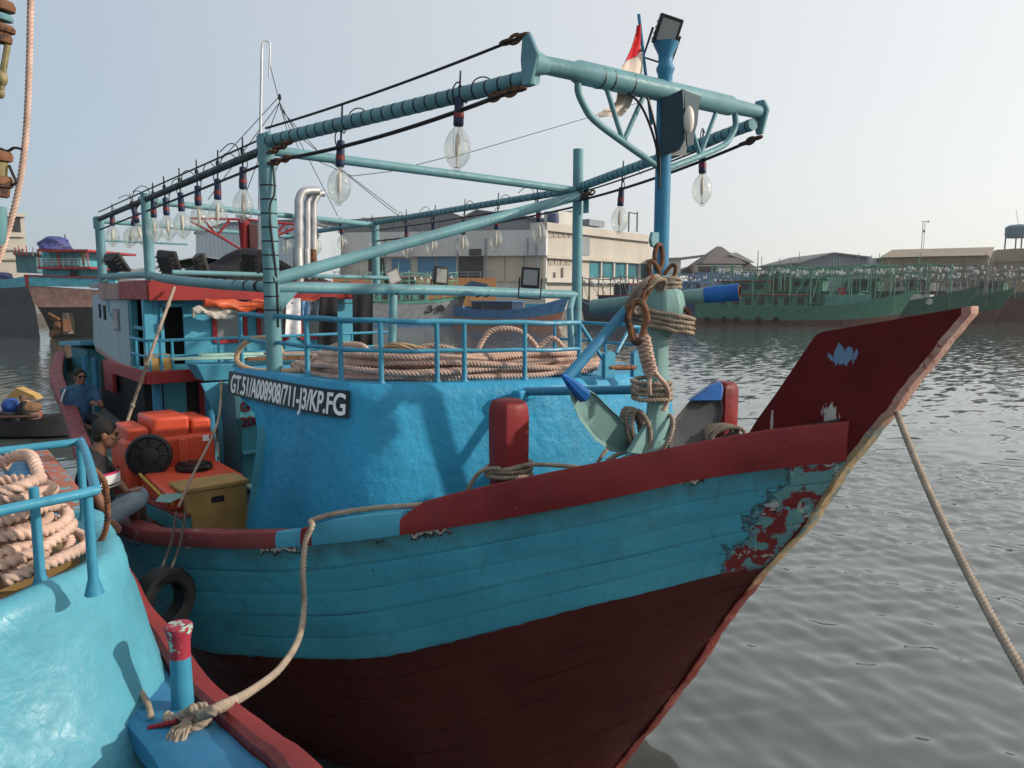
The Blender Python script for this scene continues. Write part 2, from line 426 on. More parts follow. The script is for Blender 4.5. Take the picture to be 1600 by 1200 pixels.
def half(x, z):
    zk = zstem(x); s = (z-zk)/max(zrb(x)-zk, 1e-3); hs = .05
    g = gun(x)
    if g <= hs: return hs
    return hs+(g-hs)*max(s, 0)**lerp(KS, x)
def strake_z(k, x): return zrb(x)-k*lerp(HP, x)/5

def hull_mat():
    m, n, b = mat_base('hull_paint')
    co = N(n, 'ShaderNodeTexCoord').outputs['Object']
    at = N(n, 'ShaderNodeAttribute', attribute_name='pl').outputs['Fac']; st = N(n, 'ShaderNodeAttribute', attribute_name='st').outputs['Fac']
    lo = noise(n, co, 1.3, 5); hi = noise(n, co, 16, 6, .65); md = noise(n, co, 4.5, 8, .66)
    blue = mix(n, ramp(n, lo, .3, .7), (.042, .250, .370), (.068, .340, .465))
    blue = mix(n, mth(n, 'MULTIPLY', ramp(n, noise(n, co, 2.2, 6, .6, (.35, .35, 2.5)), .5, .72), .55), blue, (.060, .215, .250))
    run = noise(n, co, 7, 7, .7, (1.0, 1.0, .10))
    blue = mix(n, mth(n, 'MULTIPLY', ramp(n, run, .54, .74), .55), blue, (.040, .120, .145))
    scr = noise(n, co, 5, 8, .7, (1.0, 1.0, 7.0))
    blue = mix(n, mth(n, 'MULTIPLY', ramp(n, scr, .66, .72), .35), blue, (.25, .42, .48))
    blue = mix(n, mth(n, 'MULTIPLY', ramp(n, hi, .62, .78), .5), blue, (.02, .085, .12))
    # grime just under the rail, with its own ragged outline
    gr = mth(n, 'ADD', at, mth(n, 'MULTIPLY', md, .42))
    blue = mix(n, mth(n, 'MULTIPLY', ramp(n, gr, .42, .22), .75), blue, (.055, .105, .105))
    red = mix(n, ramp(n, noise(n, co, 2, 6), .3, .7), (.050, .0085, .0085), (.076, .014, .013))
    red = mix(n, mth(n, 'MULTIPLY', ramp(n, scr, .64, .74), .25), red, (.20, .10, .09))
    edge = mth(n, 'ADD', at, mth(n, 'MULTIPLY', mth(n, 'SUBTRACT', noise(n, co, 9, 5, .6), .5), .035))
    below = ramp(n, edge, .998, 1.004)
    c = mix(n, below, blue, red)
    # flaked paint beside the stem
    fl = mth(n, 'ADD', st, mth(n, 'MULTIPLY', mth(n, 'SUBTRACT', noise(n, co, 3.0, 8, .6), .5), .80))
    zone = ramp(n, fl, .23, .20); zone = mth(n, 'MULTIPLY', zone, ramp(n, edge, 1.05, .98))
    f1 = mix(n, ramp(n, noise(n, co, 4.2, 6, .6), .50, .52), (.17, .020, .022), (.11, .25, .27))
    f1 = mix(n, ramp(n, noise(n, co, 8, 7, .65), .60, .62), f1, (.33, .39, .37))
    f1 = mix(n, ramp(n, noise(n, co, 13, 8, .7), .62, .64), f1, (.035, .030, .028))
    c = mix(n, zone, c, f1)
    rim = mth(n, 'MULTIPLY', ramp(n, fl, .265, .245), ramp(n, fl, .215, .235)); rim = mth(n, 'MULTIPLY', rim, ramp(n, edge, 1.03, .98))
    c = mix(n, mth(n, 'MULTIPLY', rim, .85), c, (.03, .03, .03))
    # pitted spots
    sp = ramp(n, noise(n, co, 24, 3, .5), .735, .75)
    c = mix(n, mth(n, 'MULTIPLY', sp, .8), c, (.02, .02, .02))
    # chipped lower edge of the red rail: pale primer and bare wood in a ragged line
    ch = mth(n, 'ADD', at, mth(n, 'MULTIPLY', mth(n, 'SUBTRACT', noise(n, co, 13, 8, .7, (1, 1, .5)), .5), .20))
    ch = mth(n, 'ADD', ch, mth(n, 'MULTIPLY', ramp(n, noise(n, co, 1.7, 4), .56, .46), .2))
    c = mix(n, ramp(n, ch, .050, .040), c, (.018, .016, .016)); c = mix(n, ramp(n, ch, .030, .022), c, (.40, .37, .35)); c = mix(n, ramp(n, ch, .006, -.002), c, (.15, .022, .024))
    n.links.new(c, b.inputs['Base Color'])
    n.links.new(ramp_to(n, md, .36, .58), b.inputs['Roughness'])
    h = mth(n, 'ADD', mth(n, 'MULTIPLY', noise(n, co, 5, 4), 1.0), mth(n, 'MULTIPLY', hi, .3))
    h = mth(n, 'SUBTRACT', h, mth(n, 'MULTIPLY', zone, mth(n, 'MULTIPLY', hi, .8)))
    b.inputs['Specular IOR Level'].default_value = .2
    bumps(n, b, h, .010)
    return m
M['hull'] = hull_mat()

boat = thing('fishing_boat', 'turquoise and maroon wooden fishing boat with raked red bow, in the foreground', 'fishing boat', (-6, 0, 0))
hullroot = MB()
# inner liner of the hull (backs the planks, closes the shell)
xsamp = sorted(set([round(x, 3) for x in np.concatenate([np.linspace(1.76, -2, 90), np.linspace(-2, -4, 20), np.linspace(-4, -14.6, 30)])]), reverse=True)
def liner():
    mb = MB()
    for sg in (-1, 1):
        rows = []
        for x in xsamp:
            zt = zrb(x); zb = max(zstem(x), -.6)
            rows.append([V((x, sg*max(half(x, zb+(zt-zb)*t)-.03, .01), zb+(zt-zb)*t)) for t in np.linspace(0, 1, 10)])
        if sg > 0: rows = rows[::-1]
        mb.grid(rows)
    # transom
    x = -14.6; zt = zrb(x)
    rr = [[V((x, s*half(x, -.6+(zt+.6)*t), -.6+(zt+.6)*t)) for s in (-1, -.5, 0, .5, 1)] for t in np.linspace(0, 1, 10)]
    mb.grid(rr)
    return mb
hull = liner().build('hull', plain('hull_caulking', (.035, .045, .05), .7), boat)

def strake(k, sg):
    e = [.010, .002, .013, .004, .009, .006][k % 6]
    prof = [(0, .001), (.06, .005), (.20, .009), (.55, .006), (.80, .004+e), (.93, .002+e), (1.0, .000)]
    xs = [x for x in xsamp]
    # start of this strake on the stem
    xa = None
    for i in np.linspace(1.78, -3, 1600):
        if strake_z(k, i) > zstem(i)+.004: xa = i; break
    if xa is None: return
    xs = [xa]+[x for x in xs if x < xa-.01]
    vs = []; pl = []; st = []
    for x in xs:
        zu = strake_z(k, x); zl = max(strake_z(k+1, x), zstem(x)); hp = lerp(HP, x)
        for t, o in prof:
            z = zu+(zl-zu)*t; y = half(x, z)+o+.004*math.sin(3.1*x+k*1.7)+.003*math.sin(7.3*x+k)
            vs.append((x, sg*y, z)); pl.append((zrb(x)-z)/hp); st.append(max(0, xstem(z)-x))
    n = len(prof); f = []
    for i in range(len(xs)-1):
        for j in range(n-1):
            q = (i*n+j, (i+1)*n+j, (i+1)*n+j+1, i*n+j+1); f.append(q if sg < 0 else q[::-1])
    me = bpy.data.meshes.new('plank'); me.from_pydata(vs, [], f); me.update(); me.materials.append(M['hull']); me.shade_smooth()
    for nm, a in (('pl', pl), ('st', st)):
        q = me.attributes.new(nm, 'FLOAT', 'POINT'); q.data.foreach_set('value', a)
    link('plank', me, hull)
for sg in (-1, 1):
    for k in range(17): strake(k, sg)

# ---- stem post with its raised blade
stem_side = [(.80, 3.60), (.97, 3.70), (1.22, 4.07), (1.46, 4.43), (1.53, 4.475), (1.95, 4.565), (2.30, 4.655), (2.40, 4.672), (2.45, 4.655), (2.44, 4.60), (2.26, 4.33), (2.07, 4.02), (1.79, 3.62), (1.47, 3.06), (.93, 2.31), (.33, 1.27), (-.37, .20), (-.73, -.35), (-1.3, -.85),
             (-1.15, -.60), (-.52, .25), (.16, 1.30), (.74, 2.30), (1.20, 3.0), (1.35, 3.42)]
def stem_mat():
    m, n, b = mat_base('stem_paint')
    co = N(n, 'ShaderNodeTexCoord').outputs['Object']
    st = N(n, 'ShaderNodeAttribute', attribute_name='edge').outputs['Fac']
    sep = N(n, 'ShaderNodeSeparateXYZ'); n.links.new(co, sep.inputs[0])
    red = mix(n, ramp(n, noise(n, co, 1.8, 5), .3, .7), (.085, .0075, .008), (.125, .012, .013))
    bare = mix(n, ramp(n, noise(n, co, 7, 7, .65), .35, .65), (.36, .17, .135), (.55, .36, .30))
    bare = mix(n, ramp(n, noise(n, co, 10, 8, .7), .60, .64), bare, (.16, .045, .035))
    tan = mix(n, ramp(n, noise(n, co, 8, 7, .65), .35, .65), (.24, .17, .09), (.40, .30, .17))
    tan = mix(n, ramp(n, noise(n, co, 6, 8, .7), .52, .56), tan, (.13, .20, .21))
    low = mix(n, ramp(n, noise(n, co, 5, 6, .65), .5, .6), (.15, .028, .024), (.24, .075, .06))
    z = mth(n, 'ADD', sep.outputs[2], mth(n, 'MULTIPLY', mth(n, 'SUBTRACT', noise(n, co, 5, 5), .5), .5))
    worn = mix(n, ramp(n, z, 3.95, 3.75), bare, tan); worn = mix(n, ramp(n, z, 2.60, 2.40), worn, low)
    e = mth(n, 'ADD', st, mth(n, 'MULTIPLY', mth(n, 'SUBTRACT', noise(n, co, 9, 7, .65), .5), .55))
    c = mix(n, ramp(n, e, .56, .60), red, worn)
    # drips of spilled blue paint and bare patches on the blade
    for (px, pz, rx, rz, colr) in ((1.66, 4.31, .085, .065, (.13, .22, .33)), (1.60, 3.86, .06, .10, (.42, .40, .36)), (1.14, 3.78, .014, .07, (.5, .42, .40))):
        dx = mth(n, 'DIVIDE', mth(n, 'SUBTRACT', sep.outputs[0], px), rx); dz = mth(n, 'DIVIDE', mth(n, 'SUBTRACT', sep.outputs[2], pz), rz)
        d = mth(n, 'ADD', mth(n, 'MULTIPLY', dx, dx), mth(n, 'MULTIPLY', dz, dz))
        d = mth(n, 'ADD', d, mth(n, 'MULTIPLY', mth(n, 'SUBTRACT', noise(n, co, 26, 5, .6, (1, 1, .28)), .5), 5.5))
        c = mix(n, ramp(n, d, 1.0, .9), c, colr)
    n.links.new(c, b.inputs['Base Color']); n.links.new(ramp_to(n, noise(n, co, 6, 4), .30, .5), b.inputs['Roughness'])
    b.inputs['Specular IOR Level'].default_value = .10
    bumps(n, b, mth(n, 'ADD', mth(n, 'MULTIPLY', noise(n, co, 6, 5), 1), mth(n, 'MULTIPLY', mth(n, 'MULTIPLY', noise(n, co, 40, 5), st), 1.0)), .009)
    return m
def build_stem():
    # outline of blade and stem as dense pairs: aft line and fore line share a parameter
    fore = [V((x, 0, z)) for x, z in [(2.45, 4.66), (2.44, 4.60), (2.26, 4.33), (2.07, 4.02), (1.79, 3.62), (1.47, 3.06), (.93, 2.31), (.33, 1.27), (-.37, .20), (-.73, -.35), (-1.2, -.80)]]
    aft = [V((x, 0, z)) for x, z in [(1.50, 4.465), (1.44, 4.42), (1.20, 4.05), (.95, 3.67), (.90, 3.45), (1.05, 2.95), (.68, 2.25), (.08, 1.25), (-.60, .22), (-.95, -.25), (-1.35, -.60)]]
    fs = resample(spline(fore, 6), .05); n = len(fs); asx = spline(aft, 6)
    L = resample(asx, 1e9); 
    # resample aft with the same count
    tot = sum((b-a).length for a, b in zip(asx, asx[1:])); asr = resample(asx, tot/(n-1)*.99999)[:n]
    while len(asr) < n: asr.append(asx[-1])
    us = [0, .25, .5, .72, .86, .93, .975, 1.0]; th = [.050, .052, .056, .064, .072, .080, .082, .070]
    vs = []; ed = []; f = []; nu = len(us)
    for i in range(n):
        a, b_ = asr[i], fs[i]; tw = 1-.75*max(0, (b_.z-3.3)/1.4)*.25
        wob = .006*math.sin(i*.37)+.005*math.sin(i*.83+1)+.003*math.sin(i*2.1)
        for sg in (-1, 1):
            for u, t in zip(us, th):
                p = a.lerp(b_, u); g = 1 if u < .9 else 1
                pp = p+V((wob if u > .9 else 0, 0, 0))
                vs.append((pp.x, sg*t*tw, pp.z)); ed.append(0 if u < .9 else (.35 if u < .95 else 1))
    w_ = 2*nu
    for i in range(n-1):
        for j in range(nu-1):
            f.append((i*w_+j, i*w_+j+1, (i+1)*w_+j+1, (i+1)*w_+j))
            f.append((i*w_+nu+j+1, i*w_+nu+j, (i+1)*w_+nu+j, (i+1)*w_+nu+j+1))
        f.append((i*w_+nu-1, i*w_+w_-1, (i+1)*w_+w_-1, (i+1)*w_+nu-1))
        f.append((i*w_+nu, i*w_, (i+1)*w_, (i+1)*w_+nu))
    for j in range(nu-1): f.append((j+1, j, nu+j, nu+j+1))
    me = bpy.data.meshes.new('stem_post'); me.from_pydata(vs, [], f); me.update(); me.materials.append(stem_mat()); me.shade_smooth(); me.set_sharp_from_angle(angle=R(40))
    q = me.attributes.new('edge', 'FLOAT', 'POINT'); q.data.foreach_set('value', ed)
    return link('stem_post', me, boat)
stem = build_stem()

# ---- raised bow rail (red) and the cap rail aft of it
BT = smooth_tab([(1.9, 3.90), (1.72, 3.86), (1.3, 3.78), (.76, 3.61), (.06, 3.38), (-.45, 3.19), (-.56, 3.10), (-.64, 3.02)])
CT = smooth_tab([(-.55, 3.10), (-1.03, 3.0), (-1.32, 2.89), (-1.52, 2.83), (-2.38, 2.70), (-3.2, 2.60), (-4.2, 2.61), (-5.3, 2.69), (-8.8, 2.95), (-12, 3.24), (-14.6, 3.46)])
def rail_piece(x0, x1, top, bot_off, depth, mat, name, parent, sg=-1, over=.03, step=.07):
    n = max(3, int(abs(x1-x0)/step)); rows = []
    for i in range(n+1):
        x = x0+(x1-x0)*i/n; g = half(x, zrb(x)); zt = lerp(top, x); zb = zrb(x)-bot_off
        wob = .008*math.sin(5.3*x)+.005*math.sin(11*x); r = .018
        yo = g+over*min(1, max(0, (1.745-x)/.45))+wob; yi = max(g-depth, .0)
        prof = [(yi, zb), (yo-.004, zb), (yo, zb+.006), (yo+.002, (zt+zb)/2), (yo-.006, zt-r), (yo-.006-r*.35, zt-r*.3), (yo-.006-r, zt), (yi+.02, zt-.004), (yi, zt-.03)]
        rows.append([V((x, sg*y, z)) for y, z in prof])
    if sg > 0: rows = [r[::-1] for r in rows]
    mb = MB(); mb.grid(rows, True); k = len(rows[0])
    mb.f.append(tuple(range(k))); mb.f.append(tuple(range(n*k, n*k+k))[::-1])
    return mb.build(name, mat, parent, angle=50)
for sg in (-1, 1):
    rail_piece(1.745, -.62, BT, .0, .13, M['hullred'], 'bow_rail', boat, sg)
    rail_piece(-.622, -1.27, CT, .0, .16, M['cabinblue'], 'cap_rail', boat, sg, .02)
    rail_piece(-1.272, -1.36, CT, .0, .16, M['hullred'], 'cap_rail', boat, sg, .022)
    rail_piece(-1.362, -1.56, CT, .0, .16, M['cabinblue'], 'cap_rail', boat, sg, .02)
    rail_piece(-1.562, -3.1, CT, .0, .17, M['caproof'], 'cap_rail', boat, sg, .022)
    rail_piece(-3.102, -8.0, CT, .0, .20, M['caproof'], 'cap_rail', boat, sg, .02, .15)
    rail_piece(-8.002, -14.6, CT, .0, .20, M['caproof'], 'cap_rail', boat, sg, .022, .2)
# rod lying on the bow rail, held in the stem
mb = MB(); mb.tube([pix(1185, 681, Y=-.42), pix(1240, 670, Y=-.28), pix(1312, 657, Y=-.075)], .014, 8)
mb.build('rail_rod', M['housing'], boat)

# ---- deck, inner bulwark
def zdeck(x): return zrb(x)-.30
rows = []
for x in [1.5, 1.2, .8, .3, -.3, -1, -2, -3, -4, -6, -8, -10, -12, -14.6]:
    g = max(half(x, zdeck(x))-.06, .02); rows.append([V((x, g*s, zdeck(x)+.04*(1-s*s))) for s in (-1, -.5, 0, .5, 1)])
MB().grid(rows).build('deck', M['deck'], boat)
# ================================================================== FORECASTLE TRUNK
TS = smooth_tab([(0, 0)], 1) if False else None
_t = spline([(-3.76, -2.31, 0), (-3.2, -2.26, 0), (-2.6, -2.21, 0), (-2.0, -2.14, 0), (-1.70, -2.05, 0), (-1.50, -1.84, 0), (-1.42, -1.55, 0), (-1.32, -1.0, 0), (-1.20, -.4, 0), (-1.17, 0, 0),
             (-1.20, .4, 0), (-1.30, 1.0, 0), (-1.38, 1.55, 0), (-1.48, 1.84, 0), (-1.70, 2.05, 0), (-2.0, 2.14, 0), (-2.6, 2.21, 0), (-3.2, 2.26, 0), (-3.76, 2.31, 0)], 8)
TO = resample(_t, .09)
def ztop(y): return 3.96-.030*(y+2.2)
TN = []
for i in range(len(TO)):
    a = TO[max(i-1, 0)]; b = TO[min(i+1, len(TO)-1)]; t = (b-a).normalized(); TN.append(V((t.y, -t.x, 0)))
def xaft(z):
    return lerp([(3.78, -3.78), (3.72, -3.64), (3.67, -3.36), (3.60, -3.06), (3.48, -2.90), (3.3, -2.86), (2.2, -3.0)], z)
def wall_off(z): return .05+.24*max(0, (3.95-z)/1.7)**1.0
def wallpt(i, z, extra=0):
    p = TO[i]+TN[i]*(wall_off(z)+extra); x = max(p.x, xaft(z)); return V((x, p.y, z))
levels = [0, .015, .05, .09, .12, .145, .17, .20, .24, .30, .38, .46, .54, .62, .72, .82, .9, 1.0]
rows = []
for t in levels:
    r_ = []
    for i, p in enumerate(TO):
        zt = ztop(p.y); zb = zdeck(max(p.x, -3.6))-.05; z = zt-(zt-zb)*t
        ex = -.05*(1-min(t/.05, 1))**1.5
        q = wallpt(i, z, ex); q.z = z
        q += TN[i]*(.006*math.sin(i*.30+t*5)+.002*math.sin(i*1.1-t*11))*(1 if t > .05 else .3)
        r_.append(q)
    rows.append(r_)
mb = MB(); mb.grid(rows[::-1])
trunk = mb.build('forecastle_house', M['blue'], boat, angle=60)
mb = MB(); mb.v = [tuple(p) for p in rows[0]]; mb.f = [tuple(range(len(rows[0])))[::-1]]
mb.build('forecastle_roof', M['blue'], boat)
mb = MB(); n_ = len(rows)
mb.grid([[rows[k][0], rows[k][-1]] for k in range(n_)])
mb.build('forecastle_back_wall', M['teal'], boat)

# ---- painted name board following the wall
arc = [0]
for a, b in zip(TO, TO[1:]): arc.append(arc[-1]+(b-a).length)
def wall_at(s, z, extra=0):
    i = max(0, min(len(arc)-2, int(np.searchsorted(arc, s))-1)); t = (s-arc[i])/(arc[i+1]-arc[i])
    p = TO[i].lerp(TO[i+1], t)+TN[i].lerp(TN[i+1], t)*(wall_off(z)+extra); return V((p.x, p.y, z))
S0, S1 = .03, 2.12
mb = MB(); rws = []
for k in range(25):
    s = S0+(S1-S0)*k/24; zt = 3.925-.010*s
    rws.append([wall_at(s, zt, .028), wall_at(s, zt, .034), wall_at(s, zt-.235, .034), wall_at(s, zt-.235, .02)])
mb.grid(rws)
mb.f.append((3, 2, 1, 0)); mb.f.append(tuple(len(mb.v)-4+i for i in range(4)))
board = mb.build('name_board', M['sign'], boat)
o = textmesh('lettering', 'GT.51/A008908/711-J3/KP.FG', .235, (0, 0, 0), (1, 0, 0), (0, 1, 0), M['white'], board, bold=.004)
wx = max(v.co.x for v in o.data.vertices)
for v in o.data.vertices:
    s = S0+.07+(S1-S0-.10)*v.co.x/wx; zt = 3.925-.010*s-.208+v.co.y*1.10
    v.co = wall_at(s, zt, .036+v.co.z)
o.data.update()

# ================================================================== RAILING ON THE TRUNK
def on_outline(px, z_add=0, port=False, inset=.07):
    best = None
    for i, p in enumerate(TO):
        if (p.y > .4) != port: continue
        q = V((p.x, p.y, ztop(p.y)))-TN[i]*inset; x, y = proj(q+V((0, 0, z_add)))
        if best is None or abs(x-px) < best[0]: best = (abs(x-px), i, q)
    return best[1], best[2]
def outl(i, dz, inset=.07): p = TO[i]-TN[i]*inset; return V((p.x, p.y, ztop(TO[i].y)+dz))
iend, _ = on_outline(903, .5)
rail_r = .021
for dz, rr in ((.545, .025), (.285, .020)):
    mb = MB(); mb.tube([outl(i, dz+.004*math.sin(i*.8)) for i in range(0, iend+1)], rr, 9); mb.build('handrail', M['rail'], boat)
for px in (378, 430, 478, 537, 597, 683, 732, 820, 903):
    i, q = on_outline(px, .3)
    mb = MB(); mb.tube([q+V((0, 0, -.01)), q+V((0, 0, .03)), q+V((0, 0, .54))], [.045, .024, .022], 9); mb.build('railing_post', M['rail'], boat)
e = outl(iend, .545); f_ = pix(945, 566, X=e.x+.12)
mb = MB(); mb.tube([e, f_], .021, 9); mb.build('railing_brace', M['rail'], boat)
for px0, px1, py0, py1, X in ((940, 956, 548, 585, -1.05), (985, 998, 546, 583, -1.05)):
    a = pix(px0, py0, X=X); b = pix(px1, py1, X=X); mb = MB()
    mb.prism([(X, a.y, b.z-.03), (X, b.y, b.z-.03), (X, b.y, a.z-.03), (X, (a.y+b.y)/2, a.z), (X, a.y, a.z-.03)], (.05, 0, 0)); mb.build('roller_cheek', M['rail'], boat, .006)
a = pix(950, 574, X=-1.02); b = pix(992, 574, X=-1.02)
mb = MB(); mb.tube([a, b], .03, 10); mb.build('roller', M['rust'], boat)
# port side run
ip0, _ = on_outline(1040, .5, True)
NP = len(TO)
for dz, rr in ((.50, .023), (.26, .018)):
    mb = MB(); mb.tube([outl(i, dz) for i in range(ip0, NP)], rr, 8); mb.build('handrail', M['rail'], boat)
for i in list(range(ip0, NP, 7))+[NP-1]:
    q = outl(i, 0); mb = MB(); mb.tube([q, q+V((0, 0, .50))], .021, 8); mb.build('railing_post', M['rail'], boat)
ia, _ = on_outline(1005, .5, True)
mb = MB(); mb.tube([outl(ip0, .5), V((TO[ip0].x+.05, 1.25, ztop(1.2)+.5)), V((TO[ip0].x+.12, .95, ztop(.9)+.22))], .021, 8); mb.build('railing_brace', M['rail'], boat)

# ================================================================== MAST, LIGHT FRAME
A = V((-3.07, -2.17, 0)); P_ = V((-3.25, 2.17, 0)); B = V((-7.4, -2.17, 0)); Cc = V((-10.6, -2.12, 0)); PB = V((-8.6, 2.12, 0)); PC = V((-12.0, 2.1, 0))
def at(p, z): return V((p.x, p.y, z))
def pipe(pts, r, mat='pipe', name='frame_pipe', n=12, parent=None):
    mb = MB(); mb.tube(pts, r, n); return mb.build(name, M[mat], parent or boat)
def bands(p0, p1, r, ts, parent, w_=.012):
    mb = MB(); d = (p1-p0).normalized()
    for t in ts:
        c = p0.lerp(p1, t); mb.tube([c-d*w_/2, c+d*w_/2], r, 12)
    o = mb.build('tape_bands', M['band'], parent); tag(o, kind='stuff'); return o
mast = pipe([V((0, 0, 2.7)), V((0, 0, 3.0)), V((0, 0, 5.80)), V((0, 0, 6.40))], .066, 'pipeblue', 'mast', 18)
MB().lathe([(.066, 0), (.062, .06), (.060, .14), (.075, .18), (.075, .20), (.058, .23), (.060, .30), (.10, .38), (.105, .395), (.02, .40)], (0, 0, 6.38), n=18).build('mast_head', M['pipeblue'], mast)
ZX = 6.40
SE, PE = V((0, -1.46, 6.36)), V((0, 1.36, 6.42))
cb = MB(); cb.tube([SE, V((0, -1.05, 6.372)), V((0, -1.0, 6.374)), V((0, .9, 6.41)), V((0, .95, 6.412)), PE], [.062, .066, .086, .086, .066, .060], 16)
beam = cb.build('crossbeam', M['pipe'], boat)
bands(SE, PE, .0885, (.24, .28, .36), beam)
# end plates
mb = MB(); c = SE
mb.prism([(c.x-.05, c.y-.045, c.z+.19), (c.x+.02, c.y-.045, c.z+.19), (c.x+.11, c.y-.045, c.z+.03), (c.x+.03, c.y-.045, c.z-.16), (c.x-.05, c.y-.045, c.z-.16), (c.x-.07, c.y-.045, c.z+.03)], (0, .035, 0))
mb.lathe([(.095, 0), (.085, .05), (.062, .16)], (c.x, c.y-.02, c.z), (0, 1, 0), 14)
mb.build('beam_end_plate', M['pipe'], beam, .008)
mb = MB(); c = PE
mb.prism([(c.x-.05, c.y+.01, c.z+.11), (c.x+.04, c.y+.01, c.z+.11), (c.x+.09, c.y+.01, c.z+.02), (c.x+.03, c.y+.01, c.z-.20), (c.x-.03, c.y+.01, c.z-.20), (c.x-.08, c.y+.01, c.z)], (0, .04, 0))
mb.build('beam_end_plate', M['pipe'], beam, .008)
# curved braces below the crossbeam
for sg in (-1, 1):
    y0 = .98; zz = ZX-.03
    pts = spline([V((.0, sg*y0, zz)), V((.0, sg*(y0+.02), zz-.12)), V((.0, sg*(y0-.04), zz-.22)), V((.0, sg*.82, zz-.32)), V((.0, sg*.45, zz-.46)), V((.0, sg*.04, zz-.60))], 6)
    pipe(pts, .027, 'pipe', 'brace')
    pipe([V((0, sg*.70, zz-.05)), V((0, sg*.50, zz-.43))], .020, 'pipe', 'brace')
    pipe([V((0, sg*.26, zz-.05)), V((0, sg*.48, zz-.42))], .020, 'pipe', 'brace')
# long top beams
def beamrun(pts, r, nb, mt='pipe'):
    mb = MB(); mb.tube(pts, r, 12); o = mb.build('top_beam', M[mt], boat)
    for a, b, k in zip(pts, pts[1:], nb): bands(a, b, r*1.04, [(i+.5)/k for i in range(k)], o, .014)
    return o
ZA, ZB, ZC = 6.17, 6.02, 5.98
beamrun([V((0, -1.42, 6.27)), at(A, ZA)], .060, [26])
beamrun([at(A, ZA-.06), at(B, ZB), at(Cc, ZC)], .040, [1, 1], 'beamdark')
beamrun([V((0, 1.28, 6.30)), at(P_, 6.12)], .055, [30])
beamrun([at(P_, 6.10), at(PB, 6.02)], .050, [40]); beamrun([at(PB, 6.02), at(PC, 6.0)], .048, [1])
# posts
def post(p, z0, z1, r, nb=0, b0=.3, b1=.7):
    mb = MB(); mb.tube([at(p, z0), at(p, z1)], r, 16); o = mb.build('frame_post', M['pipe'], boat)
    if nb: bands(at(p, z0), at(p, z1), r*1.035, [b0+(b1-b0)*i/(nb-1) for i in range(nb)], o, .014)
    return o
pa = post(A, 3.85, 6.24, .078, 10, .30, .80)
MB().prism([at(A, 6.26)+V((-.20, -.02, -.0)), at(A, 6.26)+V((.08, -.02, 0)), at(A, 6.26)+V((.10, -.02, -.10)), at(A, 6.26)+V((.0, -.02, -.26)), at(A, 6.26)+V((-.20, -.02, -.24))], (0, .04, 0)).build('post_plate', M['pipe'], pa, .008)
pp = post(P_, 3.70, 6.62, .068, 3, .06, .16)
MB().box(at(P_, 5.98)+V((.14, .02, 0)), (.10, .02, .40)).build('post_plate', M['pipe'], pp, .006)
pbn = post(B, 4.90, 6.10, .070); pcn = post(Cc, 4.35, 6.02, .075); post(PB, 4.75, 6.05, .07, 0); post(PC, 4.8, 6.02, .06)
MB().box(at(Cc, 5.93)+V((-.12, -.02, 0)), (.30, .05, .20)).build('post_plate', M['pipe'], pcn, .01)
# crossbars and diagonals
pipe([at(A, 6.10), at(P_, 6.08)], .050); pipe([at(B, 6.0), at(PB, 5.98)], .045); pipe([at(Cc, 5.95), at(PC, 5.93)], .04)
pipe([at(Cc, 5.62), at(Cc, 5.62)+V((-.2, 1.5, 0))], .02)
pipe([at(A, 4.86)+V((.03, 0, 0)), at(P_, 6.02)+V((.05, 0, 0))], .062, name='diagonal_brace')
lp = pipe([at(A, 4.79), V((-3.15, 0, 4.76)), at(P_, 4.70)], .058); bands(at(A, 4.79), at(P_, 4.70), .061, (.33, .6, .63), lp)
o = pipe(spline([at(A, 4.79), V((-4.4, -2.28, 4.83)), V((-6.0, -2.32, 4.90)), at(B, 4.98)], 8), .056)
bands(V((-3.3, -2.21, 4.80)), V((-5.6, -2.315, 4.88)), .060, [i/9 for i in range(10)], o)
pipe([at(B, 4.98), at(Cc, 5.0)], .050); pipe([at(B, 5.02)+V((0, .3, 0)), V((-7.6, 1.8, 4.98))], .035)
pipe([V((-3.15, -.75, 4.74)), V((-3.05, -.85, 3.92))], .045, name='pipe_support')
pipe([V((-3.25, 2.1, 4.70)), V((-3.05, 1.85, 4.52)), V((-3.0, 1.85, 3.85))], .045, name='pipe_support')
MB().prism([at(A, 4.74)+V((.06, .05, 0)), at(A, 4.74)+V((.06, .24, 0)), at(A, 4.55)+V((.06, .06, 0))], (-.02, 0, 0)).build('gusset', M['pipe'], boat)
# bracket from trunk to the mast with its rising brace
o = pipe([V((-1.06, -.62, 3.83)), V((-.06, -.02, 3.90))], .040, 'pipeblue', 'mast_bracket')
MB().box((-1.08, -.60, 3.80), (.10, .30, .10), rotz(.3)).build('bracket_pad', M['blue'], boat, .02)
pipe([pix(884, 592, X=.10), pix(985, 478, X=.12)], .043, 'pipeblue', 'mast_bracket')
# lamp hood on the mast
hm = plain('hood_paint', (.016, .042, .060), .45, .2, 6)
mb = MB()
mb.prism([(.05, -.09, 6.30), (.20, -.02, 6.36), (.20, .02, 5.98), (.16, .0, 5.90), (.05, -.09, 5.86)], (0, .012, 0))
mb.prism([(.20, .0, 6.36), (.16, .26, 6.36), (.14, .26, 6.14), (.15, .21, 6.05), (.14, .22, 5.97), (.20, .06, 5.93)], (-.012, 0, 0))
mb.prism([(.05, -.09, 6.30), (.20, -.02, 6.36), (.14, .30, 6.36), (.0, .26, 6.30)], (0, 0, .01))
mb.prism([(.03, -.08, 6.28), (.03, .27, 6.28), (.03, .25, 5.90), (.03, -.08, 5.86)], (.012, 0, 0))
hood = mb.build('lamp_hood', hm, boat)
MB().ell((.23, .03, 6.13), (.045, .045, .11)).build('hood_lamp', M['arc'], hood)
